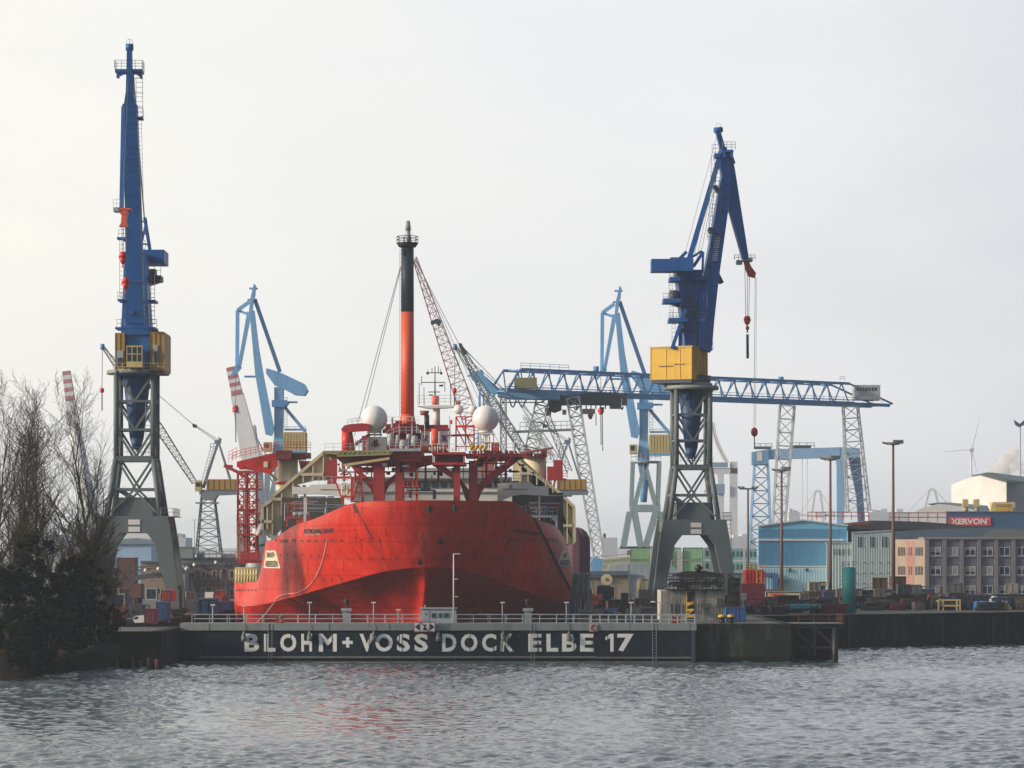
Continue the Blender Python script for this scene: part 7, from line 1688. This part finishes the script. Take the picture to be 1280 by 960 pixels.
for px, Y, mt, lb in ((1180,520,PALS[6][0],'pale parked lorry beside the office entrance'), (1247,505,WHITE,'white parked lorry below the last office windows')):
    t = thing('parked_lorry', (X_(px,Y), Y, GZ), lb, 'lorry'); m = MB(); m.prism([(px-8,gpy(Y)-4),(px-8,gpy(Y)-14),(px-4,gpy(Y)-17),(px-1,gpy(Y)-17),(px-1,gpy(Y)-4)], Y, 2.2); part('cab', m, mt, t)
    m = MB(); m.prism([(px-7.2,gpy(Y)-11),(px-7,gpy(Y)-14),(px-4.2,gpy(Y)-16),(px-2,gpy(Y)-16),(px-2,gpy(Y)-11)], Y-.05, .04); part('window', m, GLASS, t)
    m = MB(); m.pbox(px-.6,gpy(Y)-15,px+15,gpy(Y)-5,Y,2.2); m.pbox(px-1,gpy(Y)-5,px+15,gpy(Y)-3.6,Y+.3,1.6); part('load_box', m, NAVY, t)
    for x in (px-5, px+8, px+12): m = MB(); m.tube(W(x,gpy(Y)-3,Y-.1), W(x,gpy(Y)-3,Y+.2), .45, n=14); part('wheel', m, BLACK, t)
t = thing('street_barrier', (X_(1159,530), 530, GZ), 'red and white round sign on a pole at the office corner', 'sign'); m = MB(); m.tube(W(1159.5,gpy(530),530), W(1159.5,744,530), .06, n=6); part('pole', m, STEEL, t); m = MB(); m.tube(W(1159.5,745,529.9), W(1159.5,745,529.8), .3, n=14); m.pbox(1156,744.3,1163,746,529.7,.06); part('disc', m, RED, t)
# scaffolded white shed
Y = 418; t = building('dock_shed', 830, 905, Y, 'dirty white dock shed with black scaffold crown and yellow open doorway', cat='shed')
m = MB(); m.pbox(826,738,906,gpy(Y),Y,10); part('wall', m, mat('dirty_white_wall', (.52,.50,.44), .8, var=.3, scale=.5, streak=.7, streak_col=(.16,.14,.12), grime=.8), t)
m = MB(); ribs(m, 827, 905, 738.5, gpy(Y)-.2, Y, 3.2, .3, .08); part('cladding_ribs', m, mat('rib_dirty', (.40,.38,.33), .8, streak=.6, grime=.6), t)
m = MB()
for x in (839,844,848,853): m.pbox(x,755,x+1.4,767,Y-.16,.1)
part('slit_window', m, GLASS, t)
m = MB(); m.pbox(858.5,740,868,gpy(Y),Y-.12,.06); dd = part('doorway', m, mat('doorway_dark', (.05,.04,.03), .9), t)
m = MB()
for y in (753, 761, 769): m.pbox(859,y,867.5,y+3,Y-.3,.16)
m.beam(W(859,758,Y-.35), W(867,752,Y-.35), .12); m.beam(W(859,768,Y-.35), W(867,762,Y-.35), .12); m.pbox(858,740,859,775,Y-.3,.2); part('door_rack', m, YEL, dd)
m = MB(); m.pbox(876,754,886,760,Y-.5,.35); m.pbox(880,760,884,768,Y-.4,.25); m.pbox(896,748,903,758,Y-.4,.25); part('wall_fittings', m, mat('fitting_dark', (.06,.07,.05), .8), t)
t = thing('scaffolding', (X_(872,418), 418, Z_(738,418)), 'black netted scaffolding crowning the white dock shed', 'scaffolding'); SCF = mat('scaffold_black', (.022,.022,.024), .8, var=.4, scale=1)
m = MB()
for k in range(17):
    x = 833+k*4.5; top = 716 if x < 900 else 722
    for dy in (-1, 4, 10): m.tube(W(x,738,418+dy), W(x-.3,top,418+dy), .055, n=4)
for y in (717,721,725,729,733,737):
    for dy in (-1, 4, 10): m.tube(W(832,y,418+dy), W(906,y+.6,418+dy), .05, n=4)
    for k in range(9): m.tube(W(833+k*9,y,417), W(833+k*9,y,428), .05, n=4)
for k in range(10): m.tube(W(834+k*7,737,416.9), W(841+k*7,717,416.9), .045, n=4)
part('tubes', m, SCF, t)
m = MB()
for y in (724,731,737.2): m.pbox(834,y,905,y+.8,417.4,10)

for k in range(60): x = rg.uniform(836, 898); y = rg.uniform(716, 735); m.pbox(x, y, x+rg.uniform(2, 9), y+rg.uniform(.8, 2.6), 418+rg.random()*8, .15)
m.prism([(840,720),(846,716),(858,714),(880,713.6),(900,716),(906,722)], 421, .2); m.pbox(838,727,904,730,424,.2)
part('planks_and_netting', m, SCF, t)
t = thing('black_vent_cowl', (X_(873,421), 421, Z_(714,421)), 'round black cowl with a beak on top of the scaffolding', 'vent cowl'); c = W(873,710,421); m = MB(); m.sphere(c, .5, 14, 9); m.tube(c-Vector((0,0,.5)), W(873,715,421), .35, .6, n=12); m.prism([(873,707),(880,710),(876,712)], 420.8, .3); part('hood', m, BLACK, t)
t = thing('scaffold_stairs', (X_(917,414), 416, GZ), 'dark zigzag scaffold stairs leaning against the shed end', 'stairs')
m = MB()
for x in (910, 925): 
    for dy in (0, 2): m.tube(W(x,gpy(416),416+dy), W(x,718,416+dy), .07, n=4)
for k in range(5):
    y = gpy(416)-4-k*11; a, b = (910, 925) if k % 2 else (925, 910); m.beam(W(a,y,416.5), W(b,y-11,416.5), .14, .9); m.pbox(910,y-11.4,925,y-10.8,416,2)
    for j in range(5): yy = y-j*2.2; m.pbox(910.5,yy,924.5,yy+.45,415.9,.5)
m.pbox(910.5,722,924.5,757,417.2,.12); part('flights', m, SCF, t)
m = MB(); m.pbox(926,742,933,750,420,1.5); m.tube(W(929,gpy(421),421), W(929,750,421), .12, n=6); solo('small_white_sign', m, WHITE, 'small white box sign on a post beside the scaffold stairs', 'sign')
# yard between ship and crane
spool(758.5, 724.5, 7, 500, 'big cream cable drum standing upright on the blue container')
container('freight_container', 747, 763, 731.5, 741, 501, CBLUE, 'blue container with small white emblem carrying the cable drum', group=cL, d=4)
container('freight_container', 756.5, 764, 738, 756, 470, mat('navy_steel', ()), 'tall narrow navy container below the cable drum', group=cL, d=3)
container('freight_container', 777, 788, 741, 762, 472, MASTGREY, 'slate container leaning on the yard posts', group=cL, d=3)
container('freight_container', 794, 804, 750, 764, 452, MC['maroon_base'], 'maroon container near the big crane leg', group=cL, d=4, doors=True)
container('site_cabin', 800, 817, 724, 746, 540, mat('hut_beige', (.30,.27,.20), .7), 'beige cabin with bright yellow end beside the crane leg', cat='cabin', d=4)
m = MB(); m.pbox(797,724.5,801,750,500,.6); m.pbox(798.3,728,799.7,738,499.8,.15); solo('yellow_post', m, mat('post_yellow', (.8,.65,.3), .5), 'tall pale yellow marker column in the yard', 'column')
t = thing('work_boat_cabin', (X_(746,455), 455, GZ), 'red and orange engine unit with bright panels beside the tarpaulin', 'engine unit')
m = MB(); m.pbox(739,745,752,755,455,3); m.pbox(735,750,741,757,456,2); part('casing', m, mat('dull_red', ()), t); m = MB(); m.pbox(740,742,744,748,454.8,2); m.pbox(748,743,753,750,454.7,2); m.pbox(741,752,747,756,454.9,.1); part('panels', m, ORANGE, t)
for px, Y, yh, lb in ((786.5, 470, 706, 'tall cream lamp pole between the beige cabin and the sheds'), (770, 480, 728, 'short pale pole in the yard by the slate container')):
    t = thing('yard_pole', (X_(px,Y), Y, GZ), lb, 'pole'); m = MB(); m.tube((X_(px,Y),Y,GZ), W(px,yh,Y), .12, n=6); m.beam(W(px-2,yh,Y), W(px+1,yh,Y), .12); part('pole', m, CREAM, t)
m = MB()
for i in range(30):
    a = rg.uniform(722, 745); m.tube(W(a,778,440), W(a+rg.uniform(-3,4),rg.uniform(745,760),446), .05, n=3)
solo('cable_tangle', m, BLACK, None, kind='stuff')

# ================================================================ trees and scrub on the near bank
BARK = mat('bare_bark', (.13,.10,.075), .9, var=.3, scale=1); TWIG = mat('bare_twigs', (.12,.092,.068), .9); WTWIG = mat('willow_twigs', (.115,.088,.036), .9, var=.3, scale=.6)
def tube3(V, F, p, q, r0, r1):
    d = q-p; a = Vector((d.z, 0, -d.x)); 
    if a.length < 1e-5: a = Vector((1, 0, 0))
    a.normalize(); b = d.cross(a).normalized(); n = len(V)
    for c, r_ in ((p, r0), (q, r1)):
        V.append(c+a*r_); V.append(c-a*r_*.5+b*r_*.87); V.append(c-a*r_*.5-b*r_*.87)
    F += [(n, n+1, n+4, n+3), (n+1, n+2, n+5, n+4), (n+2, n, n+3, n+5)]
def tree(name, base, H_, seed, label, r0=.32, spread_=.5, mtw=TWIG, droop=0, lean=0, bare=.22, rich=1.0, minr=.017):
    rn = random.Random(seed); T, TF, K, KF = [], [], [], []
    def grow(p, d, L, r_, lvl):
        if lvl and 640+p.x/p.y*4000 > (132 if p.z > 18 else 146): return
        V, F = (T, TF) if lvl <= 1 and r_ > .07 else (K, KF)
        ns = 9 if lvl == 0 else (6 if lvl < 3 else 4); kids = []
        for i in range(ns):
            jit = (.05, .13, .2, .26, .3)[min(lvl, 4)]
            up = (.04, .10, .07, .03, 0)[min(lvl, 4)]-droop*(lvl >= 2)
            d = (d+Vector((rn.gauss(0, jit), rn.gauss(0, jit), rn.gauss(0, jit)*.5+up))).normalized()
            q = p+d*L/ns; ra = max(minr, r_*(1-.85*i/ns)); rb = max(minr*.8, r_*(1-.85*(i+1)/ns)); tube3(V, F, p, q, ra, rb)
            fr = (i+1)/ns
            if lvl < 3 and (lvl > 0 or fr > bare): kids.append((q, d.copy(), fr, rb))
            p = q
        for q, dd, fr, rb in kids:
            nk = (2 if lvl == 0 else 2 if lvl < 2 else 1); nk = nk if rn.random() < rich else nk-1
            for _ in range(nk):
                az = rn.random()*6.283; side = Vector((math.cos(az), math.sin(az), 0)); ang = rn.uniform(.3, .62) if lvl < 1 else rn.uniform(.38, .85)
                nd = (dd*math.cos(ang)+side*math.sin(ang)).normalized()
                Lc = L*((.52, .5, .5, .45)[lvl])*(1.15-.6*fr)*rn.uniform(.7, 1.15)*(1 if lvl else spread_/.5)
                grow(q, nd, Lc, max(minr, rb*.6), lvl+1)
    grow(Vector(base), Vector((lean, 0, 1)).normalized(), H_*.82, r0, 0)
    t = thing(name, base, label, 'tree', 'bare trees on the near bank')
    m = MB(); m.v = [tuple(v) for v in T]; m.f = TF; m.m = [0]*len(TF); m.s = [True]*len(TF); part('trunk', m, BARK, t)
    m = MB(); m.v = [tuple(v) for v in K]; m.f = KF; m.m = [0]*len(KF); m.s = [False]*len(KF); part('crown', m, mtw, t)
BZ = 4.0
def tr(px, Y, ytop, *a, **k):
    tree('bare_tree', (X_(px, Y), Y, BZ), Z_(ytop, Y)-BZ, *a, **k)
tr(44, 368, 486, 1, 'tall bare tree with upswept branches, second from the picture edge', spread_=.42, r0=.38)
tr(94, 366, 497, 2, 'tall bare tree with wide vase shaped crown nearest the crane portal', spread_=.58, r0=.40, lean=.02)
tr(8, 362, 490, 3, 'bare tree partly cut by the picture edge', spread_=.5, r0=.36)
tr(24, 380, 530, 4, 'shorter bare tree between the two tall ones and the edge', spread_=.5, r0=.26)
tr(70, 384, 530, 5, 'thin bare tree standing between the two tallest', spread_=.42, r0=.24)
tr(112, 376, 590, 6, 'low leaning bare tree in front of the crane leg', spread_=.6, r0=.2, lean=.08)
tr(-14, 370, 500, 8, 'bare tree just outside the edge reaching branches inwards', spread_=.55, r0=.34)
for i, (px, Y, yt, lb) in enumerate(((120,370,650,'olive twiggy willow against the portal leg of the tallest crane'), (88,362,652,'olive twiggy willow among the dark evergreens'), (52,358,645,'olive twiggy willow under the tallest bare tree'), (104,368,672,'small olive willow filling the gap between trunks'), (136,376,690,'small olive willow at the foot of the portal leg'), (12,354,660,'olive willow near the picture edge'))):
    tree('willow', (X_(px,Y), Y, BZ), Z_(yt,Y)-BZ, 20+i, lb, r0=.14, spread_=.62, mtw=WTWIG, droop=.04, bare=.05, minr=.022)
LEAF = mat('evergreen_leaves', (.012,.018,.012), .95, spec=.1, var=.4, scale=.5); SCRUB = mat('dry_scrub', (.038,.030,.018), .95, spec=.1, var=.4, scale=.6)
def bush(px, Y, pz, w_, h, n, mt, label, seed, leaf=.24):
    rn = random.Random(seed); x0 = X_(px, Y); V = []; F = []
    cl = [(rn.gauss(0, .36)*w_, rn.gauss(0, .3)*w_*.8, (rn.random()**.8)*h, rn.uniform(.07, .24)*w_) for _ in range(70)]
    for i in range(n):
        cx, cyy, cz, cr_ = rn.choice(cl); d = Vector((rn.gauss(0, 1), rn.gauss(0, 1), rn.gauss(0, .9))).normalized()*cr_*abs(rn.gauss(0, .62))
        c = Vector((x0+cx+d.x, Y+cyy+d.y, pz+max(.1, cz+d.z))); a = Vector((rn.gauss(0,1), rn.gauss(0,1), rn.gauss(0,.6))).normalized()*leaf*rn.uniform(.3, 1.1); b = a.cross(Vector((rn.gauss(0,1), rn.gauss(0,1), rn.gauss(0,1)))).normalized()*leaf*.5
        k = len(V); V += [c-a, c+b, c+a, c-b]; F.append((k, k+1, k+2, k+3))
    t = thing('evergreen_bush' if mt is LEAF else 'scrub_bush', (x0, Y, pz), label, 'bush', 'bushes on the near bank')
    m = MB(); m.v = [tuple(v) for v in V]; m.f = F; m.m = [0]*len(F); m.s = [False]*len(F); part('foliage', m, mt, t)
    m = MB()
    for k in range(5): a = rn.random()*6.28; m.tube((x0,Y,pz-.3), (x0+math.cos(a)*w_*.35, Y+math.sin(a)*w_*.3, pz+h*.6), .12, .04, n=5)
    part('stem', m, BARK, t)
for i, (px, Y, w_, h, lb) in enumerate(((6,350,3.4,11,'dark evergreen bush at the picture edge'), (30,352,3.2,8,'dark evergreen bush second from the picture edge'), (48,354,2.6,12.5,'tall pointed dark evergreen under the tallest bare tree'), (72,356,3.2,9.5,'wide dark evergreen between the two trunks'), (95,360,3.4,10,'dark evergreen with ragged top by the widest bare tree'), (112,364,2.6,7.5,'smaller dark evergreen nearest the navy cabin'), (56,346,3.4,6,'low dark evergreen at the very bank edge'), (86,352,3.2,5.5,'low dark evergreen spreading over the quay wall'), (20,343,3.6,6.5,'low black green evergreen in the corner over the water'), (-10,348,4,11,'evergreen mostly outside the picture edge'))):
    bush(px, Y, 3.2 if Y > 350 else 1.6, w_, h, 9000, LEAF, lb, 50+i)
for i, (px, Y, w_, h, lb) in enumerate(((100,372,2.6,5,'dry brown scrub behind the quay wall below the willow'), (122,376,2.4,4.6,'dry brown scrub beside the navy cabin'), (138,379,2.0,3.4,'dry brown scrub at the end of the thicket'), (104,377,2.4,4.0,'dry brown scrub hanging over the wall'), (66,350,3,4,'dry brown scrub under the wide evergreen'), (40,347,3,4.5,'dry brown scrub on the bank slope'))):
    bush(px, Y, 3.6, w_, h, 3800, SCRUB, lb, 80+i, .22)
# bank slope
m = MB(); m.add([(-200,378,GZ-.45),(-60.5,378,GZ-.45),(-52,376,3.5),(-46,377.8,3.0),(-47,374.5,-.6),(-55,360,-.8),(-66,336,-1),(-200,320,-1),(-56,352,2.4),(-64,342,2.2),(-200,340,3)],
 [(0,1,8,9,10),(1,2,8),(2,3,4),(2,4,5,8),(8,5,6,9),(9,6,7,10)]); solo('river_bank', m, mat('bank_soil', (.014,.013,.010), .95, var=.4), None, kind='structure')
rn = random.Random(3); V = []; F = []
for i in range(5200):
    t_ = rn.random(); px = rn.uniform(-8, 118); Y = 341+36*max(0, px)/118+rn.uniform(-1.5, 1.5); x = X_(px, Y); z = rn.uniform(.2, 3.6); p = Vector((x, Y, z)); q = p+Vector((rn.gauss(0,.35), rn.gauss(0,.3)-.2, -rn.uniform(.4, 1.6))); tube3(V, F, p, q, .022, .012)
m = MB(); m.v = [tuple(v) for v in V]; m.f = F; m.m = [0]*len(F); m.s = [False]*len(F); solo('dry_reeds', m, mat('reed_brown', (.030,.024,.016), .9, var=.4), None, kind='stuff')

# ================================================================ haze
hz = MB(); hz.box((-2900, -120, -11), (2900, 8600, 96))
hm = bpy.data.materials.new('haze_air'); hm.use_nodes = True; t = hm.node_tree; t.nodes.clear(); o_ = t.nodes.new('ShaderNodeOutputMaterial'); v_ = t.nodes.new('ShaderNodeVolumePrincipled')
v_.inputs['Color'].default_value = (.80, .90, 1.0, 1); v_.inputs['Density'].default_value = .00013; v_.inputs['Anisotropy'].default_value = .2; t.links.new(v_.outputs[0], o_.inputs['Volume'])
solo('haze', hz, hm, None, kind='stuff', org=(0, 0, 0))
